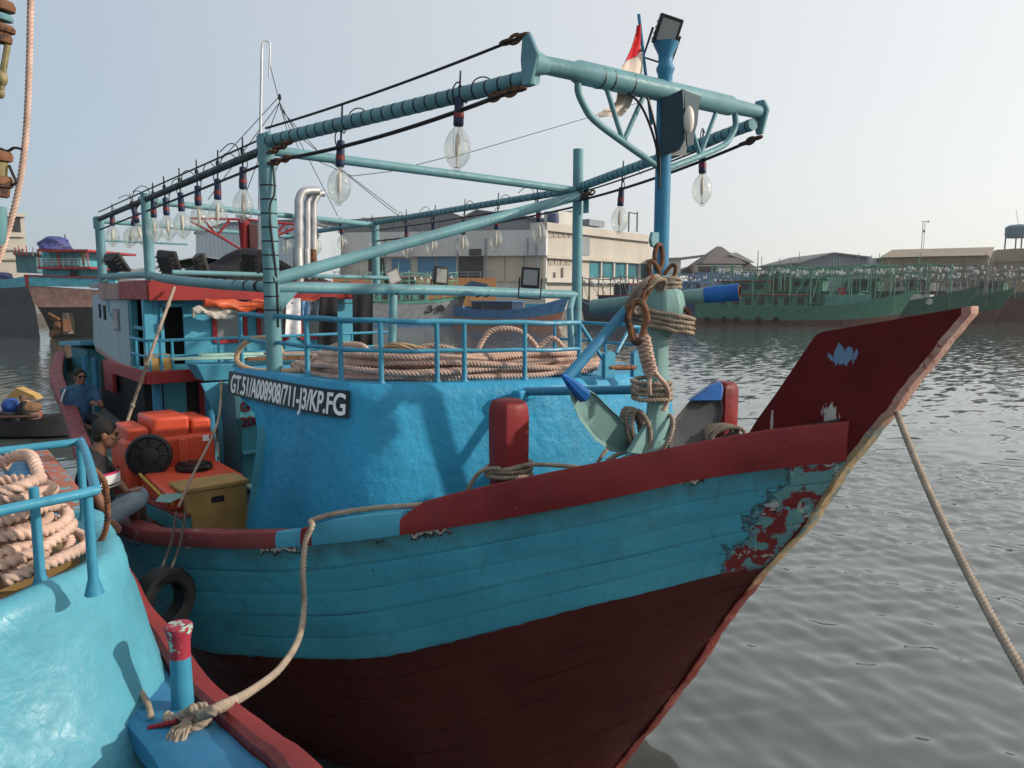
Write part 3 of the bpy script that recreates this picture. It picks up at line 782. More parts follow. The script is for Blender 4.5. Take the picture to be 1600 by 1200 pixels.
# steel eyes on the mast
for z, h_ in ((4.62, .22), (5.10, .14)):
    MB().prism([(0, -.06, z), (0, -.15, z+.02), (0, -.17, z+h_*.5), (0, -.15, z+h_), (0, -.06, z+h_)], (.03, 0, 0)).build('mast_eye', M['pipe'], boat, .008)
# cables along the light frame
def cable(pts, r=.010, name='lamp_cable', mat='cable', sag=0):
    P = [V(p) for p in pts]
    if sag and len(P) == 2:
        a, b = P; P = [a.lerp(b, i/14)-V((0, 0, sag*4*(i/14)*(1-i/14))) for i in range(15)]
    mb = MB(); mb.tube(P, r, 6); return mb.build(name, M[mat], boat)
cable([V((-.03, -1.48, 6.55)), at(A, 6.30)], .011, sag=.03); cable([V((-.06, -1.49, 6.20)), at(A, 5.98)+V((.1, 0, 0))], .017, sag=.06)
cable([at(A, 6.22), at(B, 6.14), at(Cc, 6.10)], .010); cable([at(A, 5.98), at(B, 5.86), at(Cc, 5.80)], .014)
cable([V((.0, 1.40, 6.20)), at(P_, 5.95)], .016, sag=.05); cable([V((.02, 1.34, 6.30)), at(P_, 6.05)], .010, sag=.04)
cable([at(P_, 6.0), at(PB, 5.88)], .010, sag=.03); cable([at(P_, 5.88), at(PB, 5.68)], .014, sag=.05)
cable(spline([at(A, 6.0)+V((.08, .02, 0)), at(A, 5.7)+V((.11, .02, 0)), at(A, 5.5)+V((.09, -.03, 0)), at(A, 4.9)+V((.08, .02, 0)), at(A, 4.4)+V((.08, .02, 0))], 6), .010)
cable(spline([V((0, -.55, 6.35)), V((.05, -.35, 6.22)), V((.04, -.15, 5.95)), V((.02, -.07, 5.7))], 6), .010); cable(spline([V((0, -.25, 6.36)), V((.05, -.2, 6.15)), V((.04, -.1, 5.85)), V((.02, -.07, 5.6))], 6), .010)
# chain links and cable twists at the frame corners
def chain(p0, p1, n, r, parent=None, mat='rust', name='chain_link'):
    d = (p1-p0)/n; x = d.normalized()
    for i in range(n):
        c = p0+d*(i+.5); up = V((0, 0, 1)) if i % 2 else x.cross(V((0, 0, 1))).normalized()
        L = d.length*.78
        pts = [c+x*(L*math.cos(a)*.9)+up*(r*2.2*math.sin(a)) for a in [2*math.pi*k/12 for k in range(12)]]
        mb = MB(); mb.tube(pts, r, 6, closed=True); mb.build(name, M[mat], parent or boat)
chain(at(A, 6.06)+V((.06, 0, 0)), at(A, 6.06)+V((.42, .06, .06)), 5, .012); chain(at(A, 5.96)+V((.06, 0, 0)), at(A, 5.99)+V((.42, .08, .0)), 5, .012)
chain(V((-.05, -1.49, 6.19)), V((-.36, -1.55, 6.17)), 4, .013); chain(V((-.02, -1.48, 6.55)), V((-.24, -1.53, 6.53)), 3, .013)
chain(at(P_, 5.98), at(P_, 6.02)+V((.40, -.1, 0)), 4, .012); chain(V((0, 1.40, 6.20)), V((-.25, 1.46, 6.17)), 3, .013)

# ================================================================== LAMPS ON THE FRAME
PROF = [(.030, .155), (.036, .135), (.055, .11), (.083, .07), (.101, .02), (.105, -.03), (.097, -.08), (.076, -.125), (.052, -.152), (.034, -.163), (.030, -.185), (.024, -.192), (.002, -.194)]
me_glass = MB().lathe(PROF, n=24).mesh('glass', M['glass'], 180)
me_arc = MB().lathe([(.003, .13), (.006, .10), (.018, .075), (.020, .02), (.020, -.05), (.012, -.075), (.004, -.09), (.003, -.165)], n=10).mesh('arc_tube', M['arc'])
mw = MB(); mw.tube([V((.03, 0, .12)), V((.034, 0, -.05)), V((.0, 0, -.12))], .0025, 5); mw.lathe([(.022, -.16), (.022, -.163), (.001, -.164)], n=10)
me_wire = mw.mesh('support_wire', M['brass'])
me_sock = MB().lathe([(.020, .375), (.034, .365), (.036, .30), (.038, .235), (.040, .18), (.040, .155), (.033, .145)], n=14).mesh('socket', M['socket'])
me_lab = MB().lathe([(.0385, .245), (.0405, .243), (.0415, .205), (.0395, .203)], n=14).mesh('socket_label', M['socketred'])
lampno = 0
def lamp(c, ztop_, label, tilt=(0, 0), side=0):
    global lampno
    t = thing('fishing_lamp', label, 'lamp', c, 'clear glass fishing lamps hung along the light frame')
    t.rotation_euler = (tilt[0], tilt[1], random.random()*6.28); del t['base']
    g = None
    for nm, me in (('glass', me_glass), ('arc_tube', me_arc), ('support_wire', me_wire), ('socket', me_sock)):
        o = bpy.data.objects.new(nm, me); col.objects.link(o); o.parent = t
        if nm == 'socket':
            l = bpy.data.objects.new('socket_label', me_lab); col.objects.link(l); l.parent = o
    zt = ztop_-c[2]
    mb = MB(); mb.tube([V((0, 0, .36)), V((0, 0, zt)), V((0, 0, zt+.14))], [.009, .010, .008], 6)
    mb.tube(spline([V((.035, 0, .30)), V((.055, .01, .40)), V((.03, .01, .46)), V((0, 0, .47))], 4), .006, 5)
    mb.box((0, 0, zt), (.03, .03, .05))
    s_ = random.choice((-1, 1)); mb.tube(spline([V((.0, 0, .47)), V((.05*s_, .02, zt-.10)), V((.10*s_, .03, zt+.06)), V((.20*s_, .02, zt+.10)), V((.32*s_, 0, zt+.02))], 5), .0055, 5)
    o = mb.build('hanger_rod', M['cable'], None); o.parent = t
# starboard (near) side
nd = ['first', 'second', 'third', 'fourth', 'fifth', 'sixth', 'seventh', 'eighth', 'ninth', 'tenth', 'eleventh']
st_px = [(715, 228, -1.62), (530, 287, -1.93), (380, 318, -2.17), (340, 333, -2.17), (311, 341, -2.17), (285, 349, -2.17), (262, 354, -2.17), (241, 357, -2.17), (218, 363, -2.15), (205, 368, -2.14), (176, 367, -2.13)]
for k, (x, y, Y) in enumerate(st_px):
    c = pix(x, y, Y=Y); zt = lerp([(0, 6.30), (-3.07, 6.20), (-7.4, 6.06), (-11, 6.0)], c.x)
    c.z = max(c.z, zt-.72) if k > 1 else c.z
    lamp(c, zt, ['largest clear glass lamp, hanging nearest, left of the mast above the rope pile', 'clear glass lamp hanging just right of the banded front corner post', 'clear glass lamp hanging just left of the banded front corner post'][k] if k < 3 else 'clear glass lamp, %s from the front end of the near light beam' % nd[k],
         (R(random.uniform(-3, 3)), R(random.uniform(-4, 4)) if k < 8 else R([18, -16, 4][k-8])))
pt_px = [(1097, 293, 1.6), (968, 341, 1.95), (843, 363, 2.17), (775, 374, 2.17), (723, 381, 2.16), (675, 383, 2.15), (636, 387, 2.14), (586, 380, 2.13), (535, 378, 2.12), (495, 384, 2.1), (449, 384, 2.1)]
for k, (x, y, Y) in enumerate(pt_px):
    c = pix(x, y, Y=Y); zt = lerp([(0, 6.34), (-3.25, 6.12), (-8.6, 6.02), (-13, 5.98)], c.x)
    c.z = max(c.z, zt-.75)
    lamp(c, zt, ['clear glass lamp hanging alone to the right of the mast', 'clear glass lamp hanging between the mast and the rear bare post, before the office block'][k] if k < 2 else 'clear glass lamp, %s from the bow end of the far light beam' % nd[k],
         (R(random.uniform(-4, 4)), R(random.uniform(-5, 5))))

# ================================================================== FLOODLIGHTS, FLAG
def floodlight(c, face, w_, h, label, roll=0, frame=True, feet=.12, name='floodlight'):
    c = V(c); z = V(face).normalized(); x = V((0, 0, 1)).cross(z).normalized(); y = z.cross(x)
    if roll:
        x, y = x*math.cos(roll)+y*math.sin(roll), y*math.cos(roll)-x*math.sin(roll)
    Mx = Matrix((x, y, z)).transposed()
    t = thing(name, label, 'floodlight', c-V((0, 0, h*.6)), 'floodlights on the boat')
    mb = MB(); mb.box(c, (w_, h, .05), Mx)
    q = lambda sx, sy, sz: c+x*sx*w_/2+y*sy*h/2+z*sz
    mb.hexa([q(-1, -1, -.025), q(1, -1, -.025), q(1, 1, -.025), q(-1, 1, -.025)], [q(-.6, -.6, -.13), q(.6, -.6, -.13), q(.6, .7, -.13), q(-.6, .7, -.13)])
    mb.build('housing', M['housing'], t, .008)
    MB().box(c+z*.024, (w_*.74, h*.74, .012), Mx).build('lens', M['lens'], t)
    mb = MB(); r = w_/2+.02
    mb.tube([c+x*r-z*.03, c+x*r-y*(h/2+feet)-z*.04, c-x*r-y*(h/2+feet)-z*.04, c-x*r-z*.03], .011, 6)
    mb.build('bracket', M['housing'], t)
    for k in range(4): MB().box(c-z*.085+y*h*(-.3+.2*k), (w_*.9, .012, .07), Mx).build('cooling_fin', M['housing'], t)
    return t
floodlight(pix(1043, 49, X=.02), V((.68, -.52, -.18)), .20, .23, 'black floodlight tilted on top of the mast', roll=-.28)
floodlight(pix(829, 434, Y=.75), CAM-pix(829, 434, Y=.75)+V((-1.2, .4, .9)), .22, .24, 'large square floodlight on the crossing pipe beside the bare post', roll=-.06)
floodlight(pix(689, 431, Y=1.6), CAM-pix(689, 431, Y=1.6)+V((8.5, 4.0, 1.2)), .23, .28, 'narrow floodlight seen edge-on, above the blue moored boat', roll=-.1)
floodlight(pix(614, 433, Y=1.9), CAM-pix(614, 433, Y=1.9)+V((7, 8, 3)), .30, .26, 'floodlight leaning back beside the far frame post', roll=.35)
floodlight(pix(184, 410, X=-10.0), V((-.25, .8, .55)), .42, .34, 'black floodlight by the rearmost near post, seen from behind')
floodlight(pix(266, 410, X=-7.9), V((-.35, .85, .35)), .36, .36, 'black floodlight just right of the second near post, seen from behind', roll=.1)
floodlight(pix(318, 414, X=-7.9), V((-.1, .95, .25)), .24, .36, 'slim black floodlight before the black net heap, seen from behind')
floodlight(pix(396, 410, X=-7.6), V((-.5, .8, .2)), .38, .42, 'black floodlight half hidden behind the banded front post', roll=.1)
# flag on its staff
ft = thing('flag', 'limp red and white flag on a staff behind the mast', 'flag', (-.12, -.1, 5.7))
p0 = pix(1011, 135, X=-.10); p1 = pix(998, 22, X=-.10)
MB().tube([p0+(p0-p1)*.55, p0, p1], .013, 8).build('staff', M['pipeblue'], ft)
def cloth(cols, X, mat, name, parent, th=.0):
    rws = []
    for k, (l, r_) in enumerate(cols):
        a = pix(*l, X=X); b = pix(*r_, X=X); row = []
        for j in range(9):
            t = j/8; p = a.lerp(b, t); p.x += .035*math.sin(t*9+k*.7)*(.3+.7*(1-t)); row.append(p)
        rws.append(row)
    return MB().grid(rws).build(name, mat, parent, angle=180)
fr = plain('flag_red', (.58, .022, .03), .75, .1); fw = plain('flag_white', (.62, .54, .47), .8, .15)
cloth([((996, 40), (1000, 38)), ((989, 60), (1001, 58)), ((980, 82), (1002, 74)), ((972, 101), (1004, 80))], -.10, fr, 'red_field', ft)
cloth([((972, 101), (1004, 80)), ((966, 115), (1005, 95)), ((962, 132), (1005, 110)), ((960, 148), (1001, 128)), ((962, 158), (992, 150)), ((952, 168), (984, 168)), ((938, 176), (972, 181)), ((940, 183), (970, 182))], -.10, fw, 'white_field', ft)
# ================================================================== BOLLARDS ON THE BOW
def bollard(c, w_, h, label_mat, lean=(0, 0)):
    rows = []
    prof = [(0, 1.0), (.3, 1.0), (.7, 1.05), (.88, 1.06), (.95, 1.0), (.985, .86), (1.0, .6)]
    for t, s in prof:
        r_ = []
        for k in range(16):
            a = 2*math.pi*k/16; q = max(abs(math.cos(a)), abs(math.sin(a)))**-.55
            r_.append(V((c[0]+lean[0]*t+w_*s*q*math.cos(a), c[1]+lean[1]*t+w_*s*q*math.sin(a), c[2]+h*t)))
        rows.append(r_)
    mb = MB(); mb.grid(rows, True); mb.f.append(tuple(len(mb.v)-16+i for i in range(16)))
    return mb.build('mooring_bitt', label_mat, boat, angle=50)
bp = pix(795, 745, X=-.45); bollard((bp.x, bp.y, 2.70), .128, 1.19, M['hullred'])
bp2 = pix(1104, 690, X=.25); bollard((.28, .55, 2.9), .105, 1.06, M['hullred'])

# ================================================================== ANCHOR
an = thing('anchor', 'large pale teal anchor lashed upright against the mast', 'anchor', (.25, 0, 3.1))
AX = .30
hd = pix(1035, 478, X=AX)
mb = MB()
mb.lathe([(.06, -.26), (.12, -.20), (.185, -.08), (.19, .0), (.165, .10), (.10, .20), (.055, .24)], hd, (0, 0, 1), 8)
mb.build('shank_head', M['anchor'], an, .02)
sh_t = pix(1030, 515, X=AX); sh_b = pix(1026, 715, X=AX)
rws = []
for t, wx, wy in ((0, .05, .10), (.3, .05, .11), (.6, .055, .12), (.8, .06, .15), (.92, .07, .22), (1.0, .08, .26)):
    c = sh_t.lerp(sh_b, t); rws.append([c+V((a*wx, b*wy, 0)) for a, b in ((-1, -.6), (0, -1), (1, -.6), (1.3, 0), (1, .6), (0, 1), (-1, .6), (-1.3, 0))])
mb = MB(); mb.grid(rws, True); mb.build('shank', M['anchor'], an, .008)
MB().lathe([(.02, .0), (.34, .03), (.30, .08), (.17, .16), (.10, .26)], sh_b-V((0, 0, .10)), (0, 0, 1), 10).build('crown', M['anchor'], an)
# web plates from shank to the arms
for pxs in ([(1030, 640), (1062, 660), (1095, 668), (1060, 700), (1030, 708)], [(1022, 650), (1002, 680), (985, 708), (1022, 712)]):
    poly = [pix(*q, X=AX+.03) for q in pxs]; MB().prism(poly, (-.05, 0, 0)).build('web_plate', M['anchor'], an, .005)
def fluke(pxp, Ds, th, mat, name='fluke'):
    poly = [pix(x, y, D=d) for (x, y), d in zip(pxp, Ds)]
    c = sum(poly, V())/len(poly); n_ = (poly[1]-poly[0]).cross(poly[len(poly)//2]-poly[0]).normalized()
    if n_.dot(CAM-c) < 0: n_ = -n_
    nn = len(poly)
    inner = [c+(p-c)*.86+n_*-.03 for p in poly]     # dished face with a raised rim
    back = [p-n_*th for p in poly]
    mb = MB(); v = poly+inner+[c-n_*.045]+back
    f = []
    for i in range(nn):
        j = (i+1) % nn
        f += [(i, j, nn+j, nn+i), (nn+i, nn+j, 2*nn), (j, i, 2*nn+1+i, 2*nn+1+j)]
    f.append(tuple(range(2*nn+1, 3*nn+1))[::-1]); mb.add(v, f)
    return mb.build(name, mat, an, .004)
fluke([(889, 600), (908, 603), (932, 618), (965, 650), (990, 676), (1006, 698), (1002, 702), (975, 707), (955, 706), (930, 688), (905, 655), (894, 628)],
      [5.55, 5.6, 5.75, 5.95, 6.1, 6.2, 6.2, 6.15, 6.05, 5.9, 5.7, 5.6], .03, M['anchor'])
fluke([(1078, 626), (1126, 622), (1130, 640), (1122, 668), (1100, 688), (1062, 706), (1046, 700), (1050, 660)],
      [6.3, 6.35, 6.3, 6.2, 6.1, 6.0, 6.0, 6.15], .035, M['anchordark'])
mb = MB(); c0 = [pix(879, 586, D=5.46), pix(884, 590, D=5.5), pix(893, 600, D=5.56), pix(912, 618, D=5.68)]
mb.tube(c0, [.010, .026, .044, .058], 7); mb.build('blue_tip_wrap', M['tapeblue'], an)
MB().prism([pix(1078, 627, D=6.26), pix(1112, 603, D=6.32), pix(1127, 597, D=6.36), pix(1131, 606, D=6.34), pix(1128, 626, D=6.28)], (FWD*.10)).build('blue_tip_wrap', M['tapeblue'], an, .01)
# stock (crossing pipe) with a taped end
s0 = pix(926, 479, D=6.55); s1 = pix(1105, 461, D=6.22); s2 = pix(1156, 456, D=6.10)
MB().tube([s0+(s0-s1).normalized()*.02, s0, s1], [.045, .060, .060], 14).build('stock', M['anchor'], an)
mb = MB(); mb.tube([s1-(s2-s1)*.06, s1.lerp(s2, .3), s1.lerp(s2, .6), s2], [.066, .071, .069, .072], 14, caps=False); mb.build('blue_tape', M['tapeblue'], an)
mb = MB(); d = (s2-s1).normalized(); mb.lathe([(.060, -.02), (.060, 0), (.048, .002), (.048, -.06), (.001, -.061)], s2-d*.0, d, 14); mb.build('stock_mouth', M['rust'], an)
# shackle and chain on top
def link_ring(c, u, v_, a, b, r, name, mat, parent, n=20):
    pts = [V(c)+V(u)*(a*math.cos(t))+V(v_)*(b*math.sin(t)) for t in [2*math.pi*k/n for k in range(n)]]
    return MB().tube(pts, r, 8, closed=True).build(name, mat, parent)
RG, ZU = RIGHT, V((0, 0, 1))
c = pix(1029, 402, X=AX); link_ring(c, RG*.8+FWD*.6, ZU, .045, .10, .019, 'shackle', M['rust'], an)
c = pix(1022, 424, X=AX+.02); link_ring(c, RG*.9+ZU*.3, ZU*.9-RG*.3, .038, .085, .017, 'chain_link', M['rust'], an)
c = pix(1046, 430, X=AX+.02); link_ring(c, RG*.9-ZU*.3, ZU*.9+RG*.4, .038, .09, .016, 'chain_link', M['rust'], an)
c = pix(1012, 452, X=AX+.12); link_ring(c, RG*.6+FWD*.7, ZU*.9+RG*.4, .038, .10, .017, 'chain_link', M['rust'], an)
# big rusty thimble ring
c = pix(996, 503, X=AX+.24); pts = [c+RG*(.070*math.cos(t))*(1.0 if math.sin(t) > -.2 else .75)+ZU*(.150*math.sin(t)) for t in [2*math.pi*k/28 for k in range(28)]]
MB().tube(pts, .026, 10, closed=True).build('rope_thimble', M['rust'], an)

# ---- ropes lashed on the anchor
def ring_rope(c, u, v_, a, b, turns, dz, r, name, label, mat, axis=(0, 0, 1), n=26, jit=.012):
    pts = []; rr = random.Random(int(a*1000)+turns)
    for k in range(int(turns*n)+1):
        t = 2*math.pi*k/n; q = 1+rr.uniform(-jit, jit)*4
        pts.append(V(c)+V(u)*(a*q*math.cos(t))+V(v_)*(b*q*math.sin(t))+V(axis)*(dz*(k/n-turns/2)+rr.uniform(-jit, jit)*.4))
    mb = MB(); mb.rope(spline(pts, 4), r); o = mb.build(name, mat, None, angle=80); return tag(o, label, 'rope')
ring_rope(pix(1036, 500, X=AX), (0, 1, -.12), (1, 0, -.1), .225, .235, 4, .038, .019, 'lashing_rope', 'grey rope wound round the anchor head below the stock', M['rope2'])
ring_rope(pix(1010, 462, X=AX+.05), (.2, .9, .35), (.6, -.2, .7), .15, .17, 3, .036, .018, 'lashing_rope', 'grey knotted rope wrapped over the left of the anchor stock', M['rope2'], (.5, .5, -.3))
ring_rope(pix(1036, 443, X=AX), (0, 1, 0), (1, 0, .1), .13, .13, 3, .034, .016, 'lashing_rope', 'brown rope wrapped above the anchor head under the shackle', M['rope2'])
ring_rope(pix(1018, 608, X=AX), (0, 1, 0), (1, 0, 0), .17, .13, 4, .042, .020, 'lashing_rope', 'grey rope turns wrapped round the anchor shank halfway down', M['rope2'])
# braided pink rope hanging from the thimble
pts = [pix(996, 528, X=AX+.26)]
mb = MB()
for s in (0, 1, 2):
    q = []
    for k in range(46):
        t = k/45; c = pix(1004+10*t+4*t*t, 524+62*t, X=AX+.26-.05*t); a = t*17+s*2.09
        q.append(c+RG*(.040*math.sin(a))+FWD*(.030*math.cos(a)))
    mb.rope(spline(q, 3), .021)
mb.rope(spline([pix(1016, 584, X=AX+.2), pix(1014, 600, X=AX+.2), pix(1015, 616, X=AX+.18)], 6), .019)
mb.rope(spline([pix(1018, 580, X=AX+.2), pix(1030, 590, X=AX+.2), pix(1042, 606, X=AX+.18), pix(1043, 626, X=AX+.12), pix(1036, 642, X=AX+.1)], 6), .020)
tag(mb.build('braided_rope', M['rope'], None, angle=80), 'pink braided rope hanging from the rusty ring on the anchor', 'rope')
# rope tail at right of the head
mb = MB(); mb.rope(spline([pix(1052, 488, X=AX+.1), pix(1066, 482, X=AX+.15), pix(1076, 490, X=AX+.18), pix(1078, 505, X=AX+.18)], 6), .022)
for k in range(16):
    p = pix(1078, 504, X=AX+.18); e = p+RG*random.uniform(-.05, .05)+ZU*random.uniform(-.08, -.02)+FWD*random.uniform(-.03, .03)
    mb.tube([p, p.lerp(e, .5)+RG*random.uniform(-.01, .01), e], .005, 5)
tag(mb.build('rope_tail', M['rust'], None, angle=80), 'brown frayed rope end sticking out right of the anchor head', 'rope')
# rope coil behind the left fluke, lines on deck
def hank(cpx, X, a, b, turns, r, label, mat, tilt):
    c = pix(*cpx, X=X); mb = MB(); rr = random.Random(turns)
    for k in range(turns):
        o_ = FWD*(-.034*k)+RG*(.014*k+rr.uniform(-.012, .012)); s = 1+rr.uniform(-.06, .06)
        u = (RG*math.cos(tilt)+ZU*math.sin(tilt)); v_ = (ZU*math.cos(tilt)-RG*math.sin(tilt))
        mb.rope(spline([c+o_+u*(a*s*math.cos(t))+v_*(b*s*math.sin(t)) for t in [2*math.pi*q/12 for q in range(12)]], 4, True), r, True)
    return tag(mb.build('rope_coil', mat, None, angle=80), label, 'rope')
hank((985, 668), AX-.15, .065, .16, 5, .020, 'grey rope hank hung behind the left anchor fluke', M['rope2'], .25)
hank((1118, 676), .55, .13, .06, 5, .019, 'grey rope hank piled at the foot of the right anchor fluke', M['rope2'], .2)
mb = MB(); mb.rope(spline([pix(1040, 646, X=AX), pix(1050, 652, X=AX+.1), pix(1051, 670, X=AX+.15), pix(1042, 692, X=AX+.15), pix(1030, 706, X=AX+.1)], 6), .020)
tag(mb.build('slack_line', M['rope2'], None, angle=80), 'grey line hanging loose down the right of the anchor shank', 'rope')
mb = MB(); mb.tube(spline([pix(958, 696, X=-.2), pix(945, 706, X=-.2), pix(934, 722, X=-.2)], 5), .016, 8)
mb.tube(spline([pix(950, 720, X=-.1), pix(965, 710, X=-.1), pix(985, 705, X=-.05), pix(1003, 708, X=-.05)], 5), .022, 8)
tag(mb.build('rope_scrap', M['rope2'], None), 'short grey rope bight under the left anchor fluke', 'rope')
# rope belayed on the near bitt
bc = V((bp.x, bp.y, 0)); mb = MB(); pts = []
for k in range(49):
    t = k/16; a = 2*math.pi*t; pts.append(bc+V((.175*math.cos(a), .185*math.sin(a), 3.27+.022*t+.035*math.sin(a*.5+1)+.02*math.cos(a))))
mb.rope(spline(pts, 3), .021)
mb.rope(spline([bc+V((.02, -.18, 3.28)), bc+V((.20, .0, 3.38)), bc+V((.50, .18, 3.40)), bc+V((.9, .30, 3.42)), V((.65, -.45, 3.50))], 8), .019)
mb.rope(spline([bc+V((.1, -.17, 3.36)), bc+V((-.05, -.22, 3.33)), bc+V((-.16, -.25, 3.22)), bc+V((-.22, -.30, 3.05))], 6), .020)
tag(mb.build('mooring_turns', M['rope2'], None, angle=80), 'grey rope turns round the red bitt at the bow', 'rope')

# ---- pale rope flaked along the trunk top
def flakes():
    sp_ = resample(spline([V((-3.15, -1.80, 0)), V((-2.5, -1.80, 0)), V((-1.95, -1.62, 0)), V((-1.66, -1.15, 0)), V((-1.58, -.4, 0)), V((-1.56, .45, 0)), V((-1.62, 1.05, 0))], 10), .05)
    T, U, W = frames(sp_); n = len(sp_); rr = random.Random(11); pts = []
    passes = 26
    for k in range(passes):
        lay = k//7; off = ((k*.37) % 1-.5)*(.50-.08*lay)-.02; z0 = .035+.058*lay
        a = int(n*rr.uniform(.0, .10+.05*lay)); b = int(n*rr.uniform(.86, 1.0)) - 1
        idx = list(range(a, b, 7)); 
        if k % 2: idx = idx[::-1]
        ph = rr.uniform(0, 6)
        for q, i in enumerate(idx):
            side = U[i]; p = sp_[i]; o_ = off+.045*math.sin(q*.9+ph)
            z = ztop(p.y)+z0+.016*math.sin(q*1.3+ph)+rr.uniform(-.006, .006)
            pts.append(p+side*o_+V((0, 0, z)))
    return pts
mb = MB(); mb.rope(spline(flakes(), 5), .029)
zt_ = ztop(-2)
for loop in ([(-2.05, -1.30, .22), (-1.95, -1.1, .30), (-1.80, -.95, .28), (-1.75, -.75, .2)], [(-1.85, -.60, .18), (-1.80, -.45, .42), (-1.70, -.20, .44), (-1.62, -.02, .30), (-1.6, .02, .18)], [(-1.75, .1, .2), (-1.65, .25, .34), (-1.6, .4, .22)],
             [(-2.9, -1.9, .1), (-2.65, -1.75, .28), (-2.35, -1.6, .31), (-2.1, -1.6, .2), (-2.0, -1.5, .12)]):
    mb.rope(spline([V((x, y, zt_+z-.03)) for x, y, z in loop], 8), .029)
tag(mb.build('rope_pile', M['rope'], None, angle=80), 'long pale pink rope flaked in a pile along the forecastle roof behind the railing', 'rope')
mb = MB(); lo = [pix(440, 552, X=-3.15), pix(434, 538, X=-3.25), pix(415, 529, X=-3.45), pix(390, 531, X=-3.6), pix(372, 549, X=-3.75), pix(372, 567, X=-3.7), pix(395, 578, X=-3.45), pix(430, 580, X=-3.1), pix(470, 578, X=-2.8)]
mb.rope(spline(lo, 8), .030); tag(mb.build('rope_loop', M['ropetan'], None, angle=80), 'tan rope loop looped over the left end of the forecastle railing', 'rope')
mb = MB(); rr = random.Random(4)
for k in range(26):
    c = V((-2.02, -1.38, zt_+.24)); a = rr.uniform(-.5, .5)
    mb.tube(spline([c+V((-.20, -.10+rr.uniform(-.06, .06), rr.uniform(-.05, .04))), c+V((0, rr.uniform(-.05, .05), rr.uniform(0, .07))), c+V((.17, .20+a*.2, rr.uniform(-.08, .02)))], 5), .007, 5)
tag(mb.build('twine_bundle', M['ropetan'], None), 'bundle of thin tan twine on the rope pile', 'twine')

# ---- mooring lines
mb = MB()
pts = [pix(655, 797, Y=-2.0)+V((0, 0, .02)), V((-.95, -2.44, 3.06)), V((-1.15, -2.58, 2.99)), V((-1.26, -2.72, 2.95)), V((-1.28, -2.80, 2.80))]
pts = [V((-.55, -2.08, 3.13)), V((-.85, -2.30, 3.08)), V((-1.10, -2.50, 3.02)), V((-1.27, -2.64, 2.95)), pix(488, 822, Y=-2.74), pix(478, 845, Y=-2.80), pix(473, 895, Y=-2.88), pix(475, 950, D=5.55), pix(466, 1000, D=5.0), pix(437, 1045, D=4.45), pix(392, 1080, D=3.80), pix(345, 1105, Z=3.16), pix(312, 1118, Z=3.10)]
mb.rope(spline(pts, 8), .023)
tag(mb.build('mooring_line', M['rope3'], None, angle=80), 'tan mooring line drooping from the red bow rail to the neighbouring boat', 'rope')
mb = MB(); a = V((1.95, .10, 4.02)); b = pix(1640, 1120, D=2.75)
mb.rope([a.lerp(b, i/30)-V((0, 0, .10*4*(i/30)*(1-i/30))) for i in range(31)], .022)
tag(mb.build('mooring_line', M['rope3'], None, angle=80), 'thick pale mooring line running from under the bow to the lower right', 'rope')
# guy ropes and the tyre fender
def guy(pts, r, label, mat, knots=()):
    P = [V(p) for p in pts]; mb = MB(); mb.rope(spline(P, 8) if len(P) > 2 else P, r)
    for t in knots:
        q = resample(spline(P, 8), .05) if len(P) > 2 else [P[0].lerp(P[1], i/40) for i in range(41)]
        mb.ell(q[int(t*(len(q)-1))], (r*1.45, r*1.45, r*1.9), n=8, m=5)
    return tag(mb.build('guy_rope', mat, None, angle=80), label, 'rope')
guy([V((-7.05, -1.95, 4.80)), pix(240, 540, Y=-2.5), pix(205, 640, Y=-2.75), pix(172, 745, Y=-3.1)], .022, 'knotted tan rope slanting down from the red roof edge to the bulwark', M['rope3'], (.15, .33, .5, .7))
guy([V((-3.9, -2.42, 3.80)), pix(340, 660, Y=-2.75), pix(300, 745, Y=-3.05), pix(279, 792, Y=-3.2)], .013, 'thin line from the name board corner down to the side rail', M['rope3'], (.1, .35, .6))
tc = pix(256, 938, D=6.0)
for k, dx in enumerate((-.03, .05)):
    guy([pix(281, 800, D=6.65)+V((0, dx, 0)), pix(272, 850, D=6.25)+RG*dx, tc+V((0, 0, .22))+RG*dx], .012, 'dark tyre hanging rope, the %s of the pair below the side rail' % ('left' if k == 0 else 'right'), M['rope_d'])
ax = (RG*.90-FWD*.42).normalized()
mb = MB(); prof = []
tu = ZU; tv = ax.cross(tu)
for k in range(36):
    a = 2*math.pi*k/36; rad = tu*math.cos(a)+tv*math.sin(a); ring = []
    for (r_, w_) in ((.15, -.06), (.175, -.085), (.235, -.095), (.262, -.07), (.268, 0), (.262, .07), (.235, .095), (.175, .085), (.15, .06), (.165, .0)): ring.append(tc+rad*(r_+(.006 if k % 2 and r_ > .26 else 0))+ax*w_)
    prof.append(ring)
mb.grid(prof+[prof[0]], True)
tag(mb.build('tyre_fender', M['black'], None, angle=30), 'black tyre fender hung on ropes against the hull side', 'tyre')
# ================================================================== UPPER DECK AND WHEELHOUSE
XW = -7.5
def pbox(name, x0, x1, y0, y1, z0, z1, mat, parent=None, bev=.006):
    mb = MB(); mb.box(((x0+x1)/2, (y0+y1)/2, (z0+z1)/2), (abs(x1-x0), abs(y1-y0), abs(z1-z0))); return mb.build(name, mat, parent or boat, bev)
pbox('upper_deck', -7.6, -6.35, -2.52, 1.2, 3.58, 3.68, M['teal'])
pbox('upper_deck_fascia', -6.36, -6.30, -2.56, 1.22, 3.55, 3.715, M['roofred']); pbox('upper_deck_fascia', -8.7, -6.36, -2.58, -2.525, 3.55, 3.715, M['roofred'])
